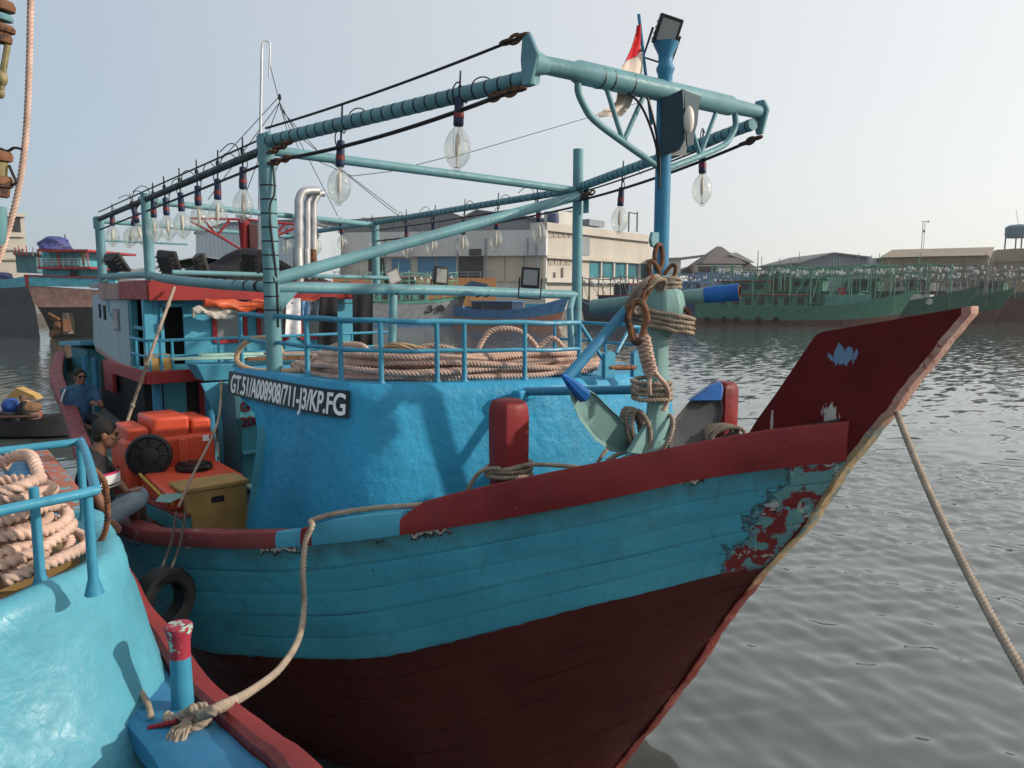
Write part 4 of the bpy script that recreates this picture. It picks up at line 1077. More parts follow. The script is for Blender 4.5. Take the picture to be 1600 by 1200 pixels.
# front wall in panels round door and windows
zt_w = 4.66
def wpanel(y0, y1, z0, z1, mat=M['cabinblue'], x=XW): return pbox('wall_panel', x-.04, x, y0, y1, z0, z1, mat)
wpanel(-2.2, -2.02, 3.68, zt_w); wpanel(-2.02, -1.72, 4.52, zt_w); wpanel(-1.72, -1.30, 3.68, zt_w)
win = [(-1.30, -.80), (-.62, -.12), (.06, .56)]
ys = -1.30
for (a, b) in win:
    wpanel(a, b, 3.68, 3.98); wpanel(a, b, 4.48, zt_w)
for a, b in ((-.80, -.62), (-.12, .06), (.56, 1.10)): wpanel(a, b, 3.68, zt_w)
for a, b in win:
    t = MB(); c = ((a+b)/2, 4.23)
    def rr_(s, x): 
        w_, h_ = (b-a)/2*s, .25*s; r = .07; pts = []
        for cx, cy, a0 in ((w_-r, h_-r, 0), (-w_+r, h_-r, 90), (-w_+r, -h_+r, 180), (w_-r, -h_+r, 270)):
            for k in range(4): q = R(a0+k*30); pts.append(V((x, c[0]+cx+r*math.cos(q), c[1]+cy+r*math.sin(q))))
        return pts
    o1 = rr_(1.06, XW+.035); i1 = rr_(.80, XW+.035); o0 = rr_(1.06, XW-.05); i0 = rr_(.80, XW-.05)
    t.grid([o0, o1, i1, i0], True)
    wf = t.build('window', M['winred'], boat, angle=30)
    p = MB(); p.v = [tuple(q) for q in rr_(.84, XW-.02)]; p.f = [tuple(range(len(p.v)))]; p.build('pane', M['mesh_pane'], wf)
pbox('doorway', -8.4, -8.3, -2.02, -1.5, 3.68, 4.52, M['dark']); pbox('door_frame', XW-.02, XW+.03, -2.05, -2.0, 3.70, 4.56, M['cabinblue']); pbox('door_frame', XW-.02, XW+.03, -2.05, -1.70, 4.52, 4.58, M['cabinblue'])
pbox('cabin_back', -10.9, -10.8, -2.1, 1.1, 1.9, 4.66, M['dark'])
# roof and its fascia
pbox('cabin_side', -10.8, -7.54, 1.05, 1.10, 2.0, 4.80, M['teal']); pbox('roof', -11.2, -7.2, -2.22, 1.2, 4.80, 4.88, M['grey'])
pbox('roof_fascia', -7.22, -7.16, -2.26, 1.20, 4.62, 4.90, M['roofred']); pbox('roof_fascia', -8.85, -7.22, -2.27, -2.225, 4.63, 4.90, M['roofred']); pbox('roof_fascia', -10.3, -8.86, -2.265, -2.225, 4.62, 4.88, M['woodpink'])
# side wall aft, with a sloping foot
mb = MB(); poly = [pix(208, 591, Y=-2.22), pix(201, 470, Y=-2.22), pix(168, 455, Y=-2.22), pix(144, 462, Y=-2.22), pix(146, 535, Y=-2.22), pix(150, 548, Y=-2.22)]
side = MB().prism(poly, (0, .05, 0)).build('side_wall', M['paleblue'], boat, .006)
for (x0, x1, y0, y1) in ((177, 188, 482, 517), (162, 166, 477, 500), (155, 158, 475, 497)):
    a = pix(x0, y0, Y=-2.225); b = pix(x1, y1, Y=-2.225)
    wf = MB().box(((a.x+b.x)/2, -2.225, (a.z+b.z)/2), (abs(a.x-b.x), .03, abs(a.z-b.z))).build('side_window', M['dark'] if x0 < 170 else plain('window_trim', (.13, .16, .19), .5), boat, .004)
    if x0 > 170: MB().box(((a.x+b.x)/2, -2.243, (a.z+b.z)/2), (abs(a.x-b.x)*.72, .012, abs(a.z-b.z)*.8)).build('pane', M['mesh_pane'], wf)
mb = MB(); mb.prism([pix(208, 591, Y=-2.24), pix(150, 548, Y=-2.24), pix(150, 543, Y=-2.24), pix(208, 582, Y=-2.24)], (0, .03, 0)); mb.build('side_wall_trim', M['woodpink'], boat)
pbox('corner_post', XW-.10, XW+.02, -2.26, -2.14, 3.70, 4.66, M['cabinblue']); pbox('corner_post', -8.55, -8.40, -2.22, -2.12, 3.6, 4.66, M['teal'])
pbox('side_sill', -8.5, -7.5, -2.2, -2.14, 4.18, 4.23, M['cabinblue'])
# railing of the upper deck
zr = 4.11
for z, r in ((zr, .021), (3.90, .017)): pipe([V((-7.3, -2.5, z)), V((-6.5, -2.52, z)), V((-6.36, -2.44, z)), V((-6.33, -.6, z)), V((-6.33, 1.15, z))], r, 'rail', 'handrail', 8)
for y in (-2.5, -2.36, -2.22, -1.62, -.95, -.3, .4, 1.1): pipe([V((-6.34, y, 3.66)), V((-6.34, y, zr))], .018, 'rail', 'railing_post', 8)
pipe([V((-7.0, -2.5, 3.66)), V((-7.0, -2.5, zr))], .018, 'rail', 'railing_post', 8)
# long blue tray and planks lying across in front
mb = MB(); mb.hexa([V((-6.15, -2.0, 3.60)), V((-5.8, -2.0, 3.60)), V((-5.8, -.75, 3.56)), V((-6.15, -.75, 3.56))], [V((-6.22, -2.1, 3.82)), V((-5.75, -2.1, 3.82)), V((-5.75, -.7, 3.76)), V((-6.22, -.7, 3.76))])
mb.build('side_tray', M['cabinblue'], boat, .01)
for k, (y0, y1, z, x, m_) in enumerate(((-2.35, .3, 3.86, -5.9, 'palegreen'), (-1.95, -.1, 3.89, -6.1, 'palegreen'), (-1.2, 1.4, 3.88, -5.75, 'woodpink'), (-1.5, .9, 3.83, -5.65, 'rust'))):
    o = MB().box((x, (y0+y1)/2, z), (.14 if m_ != 'rust' else .05, y1-y0, .03 if m_ != 'rust' else .05), Matrix.Rotation(-.03, 3, 'X')).build('loose_plank', M[m_], None, .004)
    tag(o, ['pale green plank laid across in front of the wheelhouse, lowest', 'pale green plank laid across before the wheelhouse windows, upper', 'bare wooden board lying right of the green planks before the wheelhouse', 'brown pole lying along the tray before the wheelhouse'][k], 'plank', 'planks in front of the wheelhouse')
o = MB().box(pix(248, 566, X=-6.5), (.3, .30, .20)).build('carton', M['card'], None, .008); tag(o, 'small beige carton behind the upper deck railing', 'box')
# deck-support post with a flared head
pf = pix(347, 650, X=-5.4); mb = MB()
mb.tube([V((-5.4, pf.y, 2.2)), V((-5.4, pf.y, 3.15))], .055, 10)
mb.prism([(-5.43, pf.y-.04, 3.10), (-5.43, pf.y+.06, 3.10), (-5.43, pf.y+.22, 3.62), (-5.43, pf.y-.24, 3.62)], (.05, 0, 0)); mb.build('deck_post', M['cabinblue'], boat, .006)
for px in (246, 327): q = pix(px, 620, X=-6.6); pipe([V((-6.6, q.y, 2.1)), V((-6.6, q.y, 3.58))], .065, 'pipeblue', 'deck_post', 10)
# lower cabin front (dark openings, worn teal wall)
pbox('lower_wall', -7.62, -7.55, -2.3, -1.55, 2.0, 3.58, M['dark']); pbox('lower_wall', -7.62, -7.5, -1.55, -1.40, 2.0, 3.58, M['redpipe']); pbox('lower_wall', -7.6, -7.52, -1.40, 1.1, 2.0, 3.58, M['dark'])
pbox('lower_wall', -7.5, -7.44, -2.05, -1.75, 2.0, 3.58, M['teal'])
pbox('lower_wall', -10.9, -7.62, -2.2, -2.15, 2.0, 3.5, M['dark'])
mb = MB(); mb.box(pix(172, 590, Y=-2.3), (.6, .06, .45)); mb.build('hatch_box', M['redpipe'], boat, .01)
# cabinet with the red stencil, behind the trunk
cx = -4.9; a = pix(373, 616, X=cx); b = pix(440, 800, X=cx)
cab = pbox('deck_cabinet', cx-.5, cx, a.y, a.y+1.2, 2.2, 3.60, M['teal'])
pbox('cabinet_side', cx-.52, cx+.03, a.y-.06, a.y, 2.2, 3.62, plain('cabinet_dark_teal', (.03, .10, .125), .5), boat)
pbox('cabinet_shelf', cx-.02, cx+.10, a.y, a.y+1.2, 2.78, 2.81, M['teal']); pbox('cabinet_step', cx-.02, cx+.35, a.y+.02, a.y+1.2, 2.36, 2.40, M['palegreen'])
for tx, py in (('GTA', 643), ('200', 667)):
    q = pix(376, py, X=cx+.012); textmesh('lettering', tx, .165, q, (0, 1, 0), (0, 0, 1), M['textred'], cab, sx=1.0, bold=.006)
# hatch coaming beside the tanks
hx = MB(); hx.hexa([pix(218, 800, D=7.9), pix(282, 838, D=7.2), pix(304, 838, D=7.6), pix(240, 800, D=8.3)], [pix(216, 778, D=7.95), pix(281, 812, D=7.2), pix(304, 806, D=7.7), pix(238, 772, D=8.35)])
hx.build('hatch_coaming', M['teal'], boat, .01)
MB().hexa([pix(214, 779, D=7.95), pix(283, 813, D=7.2), pix(306, 806, D=7.75), pix(238, 772, D=8.4)], [pix(214, 775, D=7.95), pix(283, 808, D=7.2), pix(306, 800, D=7.75), pix(238, 768, D=8.4)]).build('hatch_top', M['caproof'], boat, .006)
MB().prism([pix(241, 784, D=7.4), pix(249, 774, D=7.5), pix(284, 771, D=7.5), pix(282, 778, D=7.4), pix(265, 786, D=7.35)], (FWD*.05)).build('cleat', M['anchor'], boat, .006)

# roof gear: red derrick mast, silver exhausts, antenna, net heap, canvas
red = thing('derrick', 'red steel derrick mast with braced arms on the wheelhouse roof', 'derrick', (-9.55, 0, 4.9))
MB().tube([V((-9.55, 0, 4.85)), V((-9.55, 0, 5.45)), V((-9.55, 0, 6.0))], [.07, .075, .10], 12).build('mast_tube', M['redpipe'], red)
MB().box((-9.5, .12, 5.72), (.16, .16, .42)).build('block_box', plain('dark_red_box', (.05, .012, .015), .6), red, .01)
MB().lathe([(.05, 0), (.05, .10), (.14, .11), (.14, .14)], (-9.55, 0, 5.95), n=12).build('mast_cap', M['steel'], red)
zz = 5.95
for sg in (-1, 1):
    for pts in ([V((-9.55, 0, 5.45)), V((-9.5, sg*.45, 5.70)), V((-9.45, sg*.95, 5.93))], [V((-9.5, 0, 6.02)), V((-9.45, sg*.95, 5.98))], [V((-9.5, sg*.5, 5.72)), V((-9.5, sg*.28, 5.98))], [V((-9.5, sg*.5, 5.72)), V((-9.47, sg*.72, 5.96))]):
        MB().tube(pts, .022, 8).build('arm', M['redpipe'], red)
for k, (px, pyt, hk, dx) in enumerate(((467, 300, 30, 0), (480, 302, 18, .12), (490, 304, 16, .22))):
    X = -7.9-dx; b0 = pix(px, 440, X=X); h0 = pix(px, pyt+14, X=X); h1 = pix(px+7, pyt, X=X); h2 = pix(px+hk, pyt-2, X=X)
    t = thing('exhaust_pipe', ['silver exhaust pipe with bent top, left of the three', 'silver exhaust pipe with bent top, middle of the three', 'silver exhaust pipe with bent top and rusty sleeve, right of the three'][k], 'pipe', (b0.x, b0.y, 4.88), 'silver exhaust pipes')
    r = [.072, .058, .058][k]
    MB().tube([V((b0.x, b0.y, 4.85)), h0]+spline([h0, h1, h2], 6)[1:], r, 14).build('pipe_body', M['steel'], t)
    MB().tube([V((b0.x, b0.y, 4.84)), V((b0.x, b0.y, 5.46))], r*1.18, 14).build('pipe_sleeve', M['rust'] if k == 2 else M['steel'], t)
ant = thing('radio_mast', 'tall thin grey radio mast with hooked top and wire stays', 'mast', (-8.6, .1, 4.9))
X = -8.6; tp = [pix(405, 440, X=X), pix(406, 250, X=X), pix(409, 80, X=X), pix(410, 68, X=X), pix(415, 63, X=X), pix(421, 66, X=X), pix(422, 80, X=X), pix(420, 120, X=X)]
MB().tube(tp, [.030, .026, .02, .016, .015, .015, .014, .013], 8).build('mast_tube', M['steel'], ant)
for pts in ([(437, 150), (345, 250)], [(437, 160), (325, 312)], [(437, 160), (528, 338)], [(420, 95), (437, 160)], [(437, 165), (470, 215), (600, 320), (680, 380)], [(438, 170), (500, 240), (620, 330)], [(437, 160), (385, 300)], [(437, 160), (450, 210), (420, 300)], [(700, 245), (610, 268), (550, 275), (470, 240), (437, 165)], [(1000, 160), (700, 248)]):
    MB().tube([pix(x, y, X=X+.05*i) for i, (x, y) in enumerate(pts)], .0065, 4).build('stay_wire', M['cable'], ant)
MB().ell(pix(437, 152, X=X), (.03, .03, .06), n=8, m=6).build('insulator', M['housing'], ant)
def heap(name, label, cat, base, sx, sy, h, mat, seed, n=26, peak=(0, 0), pw=1.2):
    rr = np.random.RandomState(seed); rows = []
    ph = rr.rand(8)*6
    for i in range(n):
        row = []
        for j in range(n):
            u, v_ = i/(n-1)*2-1, j/(n-1)*2-1; d = max(0, 1-math.hypot(u-peak[0]*(1-abs(u)), v_-peak[1]*(1-abs(v_))))
            z = h*d**pw+.10*h*(math.sin(6*u+ph[0])*math.sin(7*v_+ph[1])+.6*math.sin(13*u+ph[2]+3*v_)+.5*math.sin(17*v_+ph[3]-4*u))*min(1, d*3)
            row.append(V((base[0]+sx*u, base[1]+sy*v_, base[2]+max(z, 0))))
        rows.append(row)
    return tag(MB().grid(rows).build(name, mat, None, angle=180), label, cat)
heap('net_heap', 'black fishing net heaped on the wheelhouse roof under the lamps', 'net', (-9.0, -.35, 4.87), 1.3, 1.7, .62, M['net'], 3, peak=(.2, .1))
cv = MB(); rws = []
for i in range(14):
    t = i/13; row = []
    for j in range(10):
        s = j/9; row.append(V((-10.9+1.6*s, -1.9+3.0*t, 5.02+.30*math.sin(math.pi*min(1, t*1.3))*(.55+.45*s)+.025*math.sin(9*t+5*s)+.02*math.sin(17*s))))
    rws.append(row)
tag(cv.grid(rws).build('canvas_cover', M['grey'], None, angle=180), 'grey canvas cover draped over the aft roof', 'canvas')
# crumpled orange tarpaulin rolled under the roof edge
def roll(y0, y1, mat, label, r, zc, xc, seed):
    rows = []; rr = random.Random(seed); ph = [rr.uniform(0, 6) for _ in range(6)]; n = 46
    for i in range(n):
        t = i/(n-1); y = y0+(y1-y0)*t; row = []
        for k in range(14):
            a = 2*math.pi*k/14; q = r*(1+.28*math.sin(11*t+ph[0]+2*a)+.22*math.sin(23*t+ph[1]-a)+.16*math.sin(41*t+3*a+ph[2]))
            row.append(V((xc+q*.75*math.cos(a), y, zc+.03*math.sin(9*t+ph[3])+q*1.05*math.sin(a))))
        rows.append(row)
    mb = MB(); mb.grid(rows, True); mb.f.append(tuple(range(14))); mb.f.append(tuple(range((n-1)*14, n*14))[::-1])
    return tag(mb.build('tarpaulin', mat, None, angle=50), label, 'tarpaulin')
roll(-1.55, .15, M['orange'], 'crumpled orange tarpaulin rolled up under the red roof edge', .062, 4.56, -7.05, 1)
roll(-1.70, -.95, M['tarpw'], 'torn whitish plastic hanging below the left of the orange tarpaulin', .060, 4.45, -7.12, 2)
roll(-.42, -.05, M['tarpw'], 'torn whitish plastic hanging below the right of the orange tarpaulin', .065, 4.46, -7.10, 5)
# washing on a line
lx = -6.9; wl = pipe([V((lx, -.95, 4.60)), V((lx, .3, 4.55)), V((lx, 2.0, 4.60))], .008, 'cable', 'clothes_line', 5)
def garment(px0, px1, y0, y1, mat, label, seed, flare=0, X=-6.88):
    rr = random.Random(seed); rows = []; n = 10; p = rr.uniform(0, 6)
    for i in range(n):
        t = i/(n-1); y = y0+(y1-y0)*t; row = []
        for j in range(12):
            s = j/11; x = px0+(px1-px0)*s+flare*(s-.5)*t*2; q = pix(x, y+rr.uniform(-1.0, 1.0)*(t > .9), X=X); q.x += .045*math.sin(s*8+p+t*1.5)*(.4+.6*t); row.append(q)
        rows.append(row)
    mb = MB().grid(rows); k = len(mb.v)
    mb.add([V(v)+V((-.025, 0, 0)) for v in mb.v], [tuple(reversed(f)) for f in mb.f])
    return tag(mb.build('hung_garment', mat, None, angle=180), label, 'garment', 'washing on the line')
cl = lambda n_, c: plain(n_, c, .85, .2, 12, bump=.006, bscale=25)
garment(447, 469, 466, 526, cl('white_cloth', (.60, .60, .62)), 'white shirt hanging on the washing line', 1, 3)
garment(471, 482, 470, 492, cl('sky_blue_cloth', (.16, .30, .50)), 'small light blue cloth hanging beside the white shirt', 2)
garment(481, 501, 470, 497, cl('slate_cloth', (.07, .095, .13)), 'slate grey shorts hanging on the washing line', 3)
garment(500, 527, 464, 540, cl('black_cloth', (.012, .013, .018)), 'black trousers hanging second from the right on the line', 4, 3)
garment(552, 584, 450, 542, cl('black_coat', (.010, .011, .014)), 'long black coat hanging at the right end of the line', 5, -3)
# stern house
sx0 = pix(100, 530, Y=-2.25); sx1 = pix(150, 515, Y=-2.25)
pbox('stern_house', -14.2, -12.6, -2.05, -.6, 2.6, 3.62, M['teal']); 
for k in range(5): pbox('wall_board', -14.22, -12.58, -2.075, -2.05, 2.62+.2*k, 2.80+.2*k, M['teal'])
mb = MB(); mb.hexa([V((-14.5, -2.25, 3.60)), V((-12.2, -2.25, 3.72)), V((-12.2, -.4, 3.72)), V((-14.5, -.4, 3.60))], [V((-14.5, -2.25, 3.68)), V((-12.2, -2.25, 3.82)), V((-12.2, -.4, 3.82)), V((-14.5, -.4, 3.68))]); mb.build('stern_roof', M['cabinblue'], boat, .01)
for x, y in ((-11.6, -2.3), (-10.5, -2.35)): pipe([V((x, y, 2.5)), V((x, y, 3.6))], .05, 'pipeblue', 'deck_post', 8)
# upright bulwark stanchion wall aft (inner face)
rows = [[V((x, -(half(x, zrb(x))-.21), zdeck(x))), V((x, -(gun(x)-.21), lerp(CT, x)-.02))] for x in np.linspace(-3.2, -14, 24)]
MB().grid(rows).build('bulwark_lining', M['teal'], boat)

# ================================================================== DECK CARGO
def tank():
    t = thing('water_tank', 'orange red plastic water tank standing upright by the cabin', 'tank', (-5.35, -2.6, 2.25))
    x0, x1 = -5.7, -4.95; a = pix(196, 700, X=-4.95); b = pix(338, 700, X=-4.95); y0, y1 = a.y, b.y
    zb, zs = 2.25, 3.08
    def rbox(mb, x0, x1, y0, y1, z0, z1, r): mb.box(((x0+x1)/2, (y0+y1)/2, (z0+z1)/2), (x1-x0, y1-y0, z1-z0))
    mb = MB(); rbox(mb, x0, x1, y0, y1, zb, zs, .05); mb.build('tank_body', M['tank'], t, .05, 3)
    w_ = y1-y0
    for (f0, f1, h, xx) in ((.04, .27, .13, 0), (.30, .72, .22, 0), (.74, .97, .17, 0)):
        mb = MB(); rbox(mb, x0+.05, x1-.05, y0+w_*f0, y0+w_*f1, zs-.03, zs+h, .03); mb.build('tank_shoulder', M['tank'], t, .035, 3)
    for f in (.34, .56): mb = MB(); rbox(mb, x1-.02, x1+.045, y0+w_*f, y0+w_*(f+.10), zb+.2, zs-.03, .02); mb.build('tank_rib', M['tank'], t, .02)
    o = MB().box((x1+.006, y1-.12, zs-.06), (.012, .07, .07)).build('sticker', M['white'], t)
    return t
tank()
t2 = thing('fish_crate', 'low orange red plastic ice box with two black lids on top', 'ice box', (-4.4, -2.6, 2.2))
top = [pix(211, 729, Z=2.73), pix(262, 771, Z=2.73), pix(382, 741, Z=2.73), pix(335, 716, Z=2.73)]
MB().hexa([V((p.x, p.y, 2.22)) for p in top], [V((p.x, p.y, 2.73)) for p in top]).build('box_body', M['tank'], t2, .03, 3)
def lid(c, r, nrm, label):
    mb = MB(); mb.lathe([(r*1.0, -.02), (r*1.02, 0), (r*.98, .022), (r*.86, .026), (r*.80, .010), (r*.45, .012), (r*.42, .035), (r*.12, .040), (.001, .040)], c, nrm, 28)
    for k in range(8):
        a = k*math.pi/4; ref = V(nrm).normalized(); u = ref.orthogonal().normalized(); w_ = ref.cross(u); d = u*math.cos(a)+w_*math.sin(a)
        mb.tube([V(c)+ref*.016+d*r*.42, V(c)+ref*.022+d*r*.84], .014, 5)
    return tag(mb.build('tank_lid', M['lid'], None, angle=35), label, 'lid', 'black tank lids')
lid(pix(282, 719, Z=2.76), .17, (0, 0, 1), 'round black lid lying at the back of the orange ice box')
lid(pix(303, 728, Z=2.77), .20, (.05, 0, 1), 'round black lid lying at the front of the orange ice box')
lc = pix(233, 712, X=-4.80); lid((lc.x, lc.y, lc.z), .24, (1, -.25, .12), 'large round black lid leaning against the upright orange tank')
yb = thing('fish_box', 'tan plastic fish box beside the blue forecastle wall', 'box', (-3.9, -2.65, 2.2))
a = pix(287, 825, X=-3.62); b = pix(388, 825, X=-3.62); zt2 = pix(300, 768, X=-3.62).z
mb = MB(); mb.hexa([V((-3.95, a.y+.05, 2.18)), V((-3.64, a.y+.05, 2.18)), V((-3.64, b.y, 2.18)), V((-3.95, b.y, 2.18))], [V((-3.98, a.y, zt2)), V((-3.60, a.y, zt2)), V((-3.60, b.y, zt2)), V((-3.98, b.y, zt2))]); mb.build('box_body', M['card'], yb, .025, 3)
MB().box((-3.79, (a.y+b.y)/2, zt2+.02), (.42, abs(b.y-a.y)+.04, .05)).build('box_rim', M['card'], yb, .012)
q = pix(341, 780, X=-3.59); MB().box((-3.61, q.y, q.z), (.02, .13, .06)).build('hand_hole', M['dark'], yb)
guy([V((top[0].x, top[0].y, 2.75)), V((top[0].x+.3, top[0].y-.05, 2.74)), pix(256, 778, D=7.6), pix(270, 788, D=7.4)], .016, 'yellow and black rope over the corner of the orange ice box', M['yellowrope'])

# ================================================================== PEOPLE
def blob(mb, name, mat, parent, vox, sm=6):
    o = mb.build(name, mat, parent, angle=180)
    r = o.modifiers.new('remesh', 'REMESH'); r.mode = 'VOXEL'; r.voxel_size = vox; r.use_smooth_shade = True
    s = o.modifiers.new('smooth', 'SMOOTH'); s.factor = .5; s.iterations = sm
    return o
def limb(mb, pts, rs, n=12):
    mb.tube(pts, rs, n)
    for p, r in zip(pts, rs): mb.ell(p, (r, r, r), n=10, m=7)
def hand(mb, wrist, d, up, curl=.5, flip=1):
    d = V(d).normalized(); side = d.cross(V(up)).normalized()*flip; n_ = side.cross(d).normalized()*flip
    Mx = Matrix((d, side, n_)).transposed()
    mb.ell(V(wrist)+d*.05, (.055, .042, .018), Mx, 10, 7)
    for k, (o_, L) in enumerate(((-.030, .062), (-.010, .075), (.010, .070), (.029, .054))):
        b = V(wrist)+d*.085+side*o_; q = b+d*L*.5-n_*L*.22*curl; e = q+d*L*.38-n_*L*.5*curl
        mb.tube([b, q, e], [.0105, .0098, .008], 7); mb.ell(e, (.008,)*3, n=6, m=5)
    b = V(wrist)+d*.03-side*.036; q = b+d*.028-side*.026-n_*.008; e = q+d*.028-side*.006-n_*.012; mb.tube([b, q, e], [.013, .012, .009], 7); mb.ell(e, (.009,)*3, n=6, m=5)
def skin(name, rgb):
    return plain(name, rgb, .5, .12, 9)
def head(mb, hb, c, f, up, s=1.0, hairlen=1.0):
    """face parts into mb (skin), hair into hb; c = head centre, f = facing"""
    f = V(f).normalized(); up = (V(up)-f*V(up).dot(f)).normalized(); l = up.cross(f).normalized()
    Mx = Matrix((f, l, up)).transposed(); P = lambda a, b, d: V(c)+(f*a+l*b+up*d)*s
    mb.ell(P(-.008, 0, .022), (.096*s, .076*s, .098*s), Mx); mb.ell(P(.022, 0, -.045), (.068*s, .058*s, .072*s), Mx)
    mb.ell(P(.062, 0, -.088), (.026*s, .032*s, .022*s), Mx, 10, 7)                       # chin
    mb.tube([P(.082, 0, .020), P(.098, 0, -.012), P(.106, 0, -.026)], [.010*s, .013*s, .016*s], 8); mb.ell(P(.102, 0, -.028), (.016*s, .020*s, .012*s), Mx, 8, 6)   # nose
    mb.ell(P(.086, 0, -.058), (.012*s, .026*s, .007*s), Mx, 8, 6); mb.ell(P(.084, 0, -.068), (.012*s, .023*s, .008*s), Mx, 8, 6)           # lips
    mb.ell(P(.080, 0, .034), (.016*s, .052*s, .010*s), Mx, 10, 6)                        # brow
    for sg in (-1, 1):
        mb.ell(P(-.004, sg*.079, -.010), (.020*s, .010*s, .034*s), Mx, 10, 8); mb.ell(P(.066, sg*.040, -.018), (.020*s, .020*s, .018*s), Mx, 8, 6)
    hb.ell(P(-.020, 0, .038), (.102*s, .084*s, .098*s), Mx); hb.ell(P(-.050, 0, -.005), (.062*s, .075*s, .075*s), Mx)
    for sg in (-1, 1): hb.ell(P(.002, sg*.062, .040), (.055*s, .022*s, .040*s), Mx, 10, 7)
    return P
def man_one():
    D = 6.8; S = pix(163, 806, D=D)
    f = (RIGHT*.93+FWD*.37).normalized(); l = V((-f.y, f.x, 0)); k = 1.06
    t = thing('person', 'person in a black T-shirt and grey shorts sitting on the bulwark, seen in profile', 'person', (S.x, S.y, 2.62))
    Q = lambda a, b, d: S+(f*a+l*b+ZU*d)*k
    body, shirt, shorts, hair = MB(), MB(), MB(), MB()
    hc = pix(166, 678, D=D)
    hd_f = (f*.96+l*(-.05)-ZU*.16)
    P = head(body, hair, hc, hd_f, ZU*1.0+f*.1, 1.08)
    sh = Q(-.02, 0, .55); neck = sh.lerp(hc, .55)
    limb(body, [sh+ZU*.0, neck, hc-ZU*.05], [.075, .058, .056])
    limb(body, [Q(-.06, 0, .08), Q(-.09, 0, .30), Q(-.05, 0, .50)], [.12, .12, .10])
    limb(shirt, [Q(-.04, 0, .02), Q(-.04, 0, .14), Q(-.07, 0, .32), Q(-.05, 0, .46)], [.150, .150, .148, .125], 16)
    for sg in (-1, 1):
        shirt.ell(Q(-.06, sg*.10, .36), (.13, .11, .17)); shirt.ell(Q(-.03, sg*.09, .13), (.13, .10, .14))
    limb(shirt, [Q(-.05, -.17, .49), Q(-.05, 0, .53), Q(-.05, .17, .49)], [.075, .085, .075])
    # right arm (near), resting on the cap; left forearm on the knee
    shR, shL = Q(-.06, -.20, .48), Q(-.05, .20, .47)
    elR = pix(151, 772, D=D-.28); wrR = pix(168, 812, D=D-.28)
    limb(body, [shR, shR.lerp(elR, .5), elR, elR.lerp(wrR, .5), wrR], [.056, .050, .043, .040, .028])
    hand(body, wrR, (f*.6-ZU*.7), l, .6); limb(shirt, [shR, shR.lerp(elR, .55)], [.075, .070])
    elL = Q(.10, .24, .22); wrL = pix(197, 768, D=D+.10)
    limb(body, [shL, shL.lerp(elL, .5), elL, elL.lerp(wrL, .5), wrL], [.055, .050, .042, .038, .027])
    hand(body, wrL, (f*.9+ZU*.05), ZU*-1, .5, -1); limb(shirt, [shL, shL.lerp(elL, .55)], [.074, .068])
    # legs
    for sg, kn, an_ in ((-1, pix(212, 782, D=D+.12), pix(208, 838, D=D+.75)), (1, pix(216, 776, D=D+.34), pix(226, 836, D=D+.95))):
        hip = Q(.0, sg*.10, .0)
        limb(body, [hip, hip.lerp(kn, .5), kn, kn.lerp(an_, .45), an_], [.085, .075, .058, .052, .036])
        limb(shorts, [Q(-.06, sg*.08, .02), hip, hip.lerp(kn, .6), hip.lerp(kn, 1.0)], [.12, .115, .098, .098], 14)
        body.ell(an_+f*.08-ZU*.05, (.12, .045, .035), along(f))
    limb(shorts, [Q(-.04, 0, .0), Q(-.03, 0, .10)], [.14, .14])
    blob(body, 'body', skin('skin_brown', (.20, .098, .060)), t, .0085, 4)
    shm = cl('black_shirt', (.016, .016, .019)); sb = blob(shirt, 'shirt', shm, t, .012, 8)
    blob(shorts, 'shorts', cl('grey_blue_shorts', (.17, .22, .27)), t, .012, 6); blob(hair, 'hair', plain('black_hair', (.014, .013, .013), .7, .3, 40, bump=.006, bscale=120), t, .010, 3)
    # chest stripes, wrapped round the near side
    for z0, z1, m_ in ((.385, .405, plain('stripe_red', (.42, .03, .10), .85)), (.305, .385, plain('stripe_white', (.55, .55, .56), .85)), (.280, .290, plain('stripe_white_low', (.55, .55, .56), .85))):
        rws = []
        for z in (z0, z1):
            row = []
            for a in range(-100, 40, 8):
                q = R(a); row.append(Q(-.055+.196*math.cos(q), .222*math.sin(q), z))
            rws.append(row)
        MB().grid(rws).build('chest_stripe', m_, sb, angle=180)
    for sg in (-1, 1): MB().ell(P(.083, sg*.034, .010), (.012, .013, .010), n=8, m=6).build('eye', M['dark'], t)
man_one()
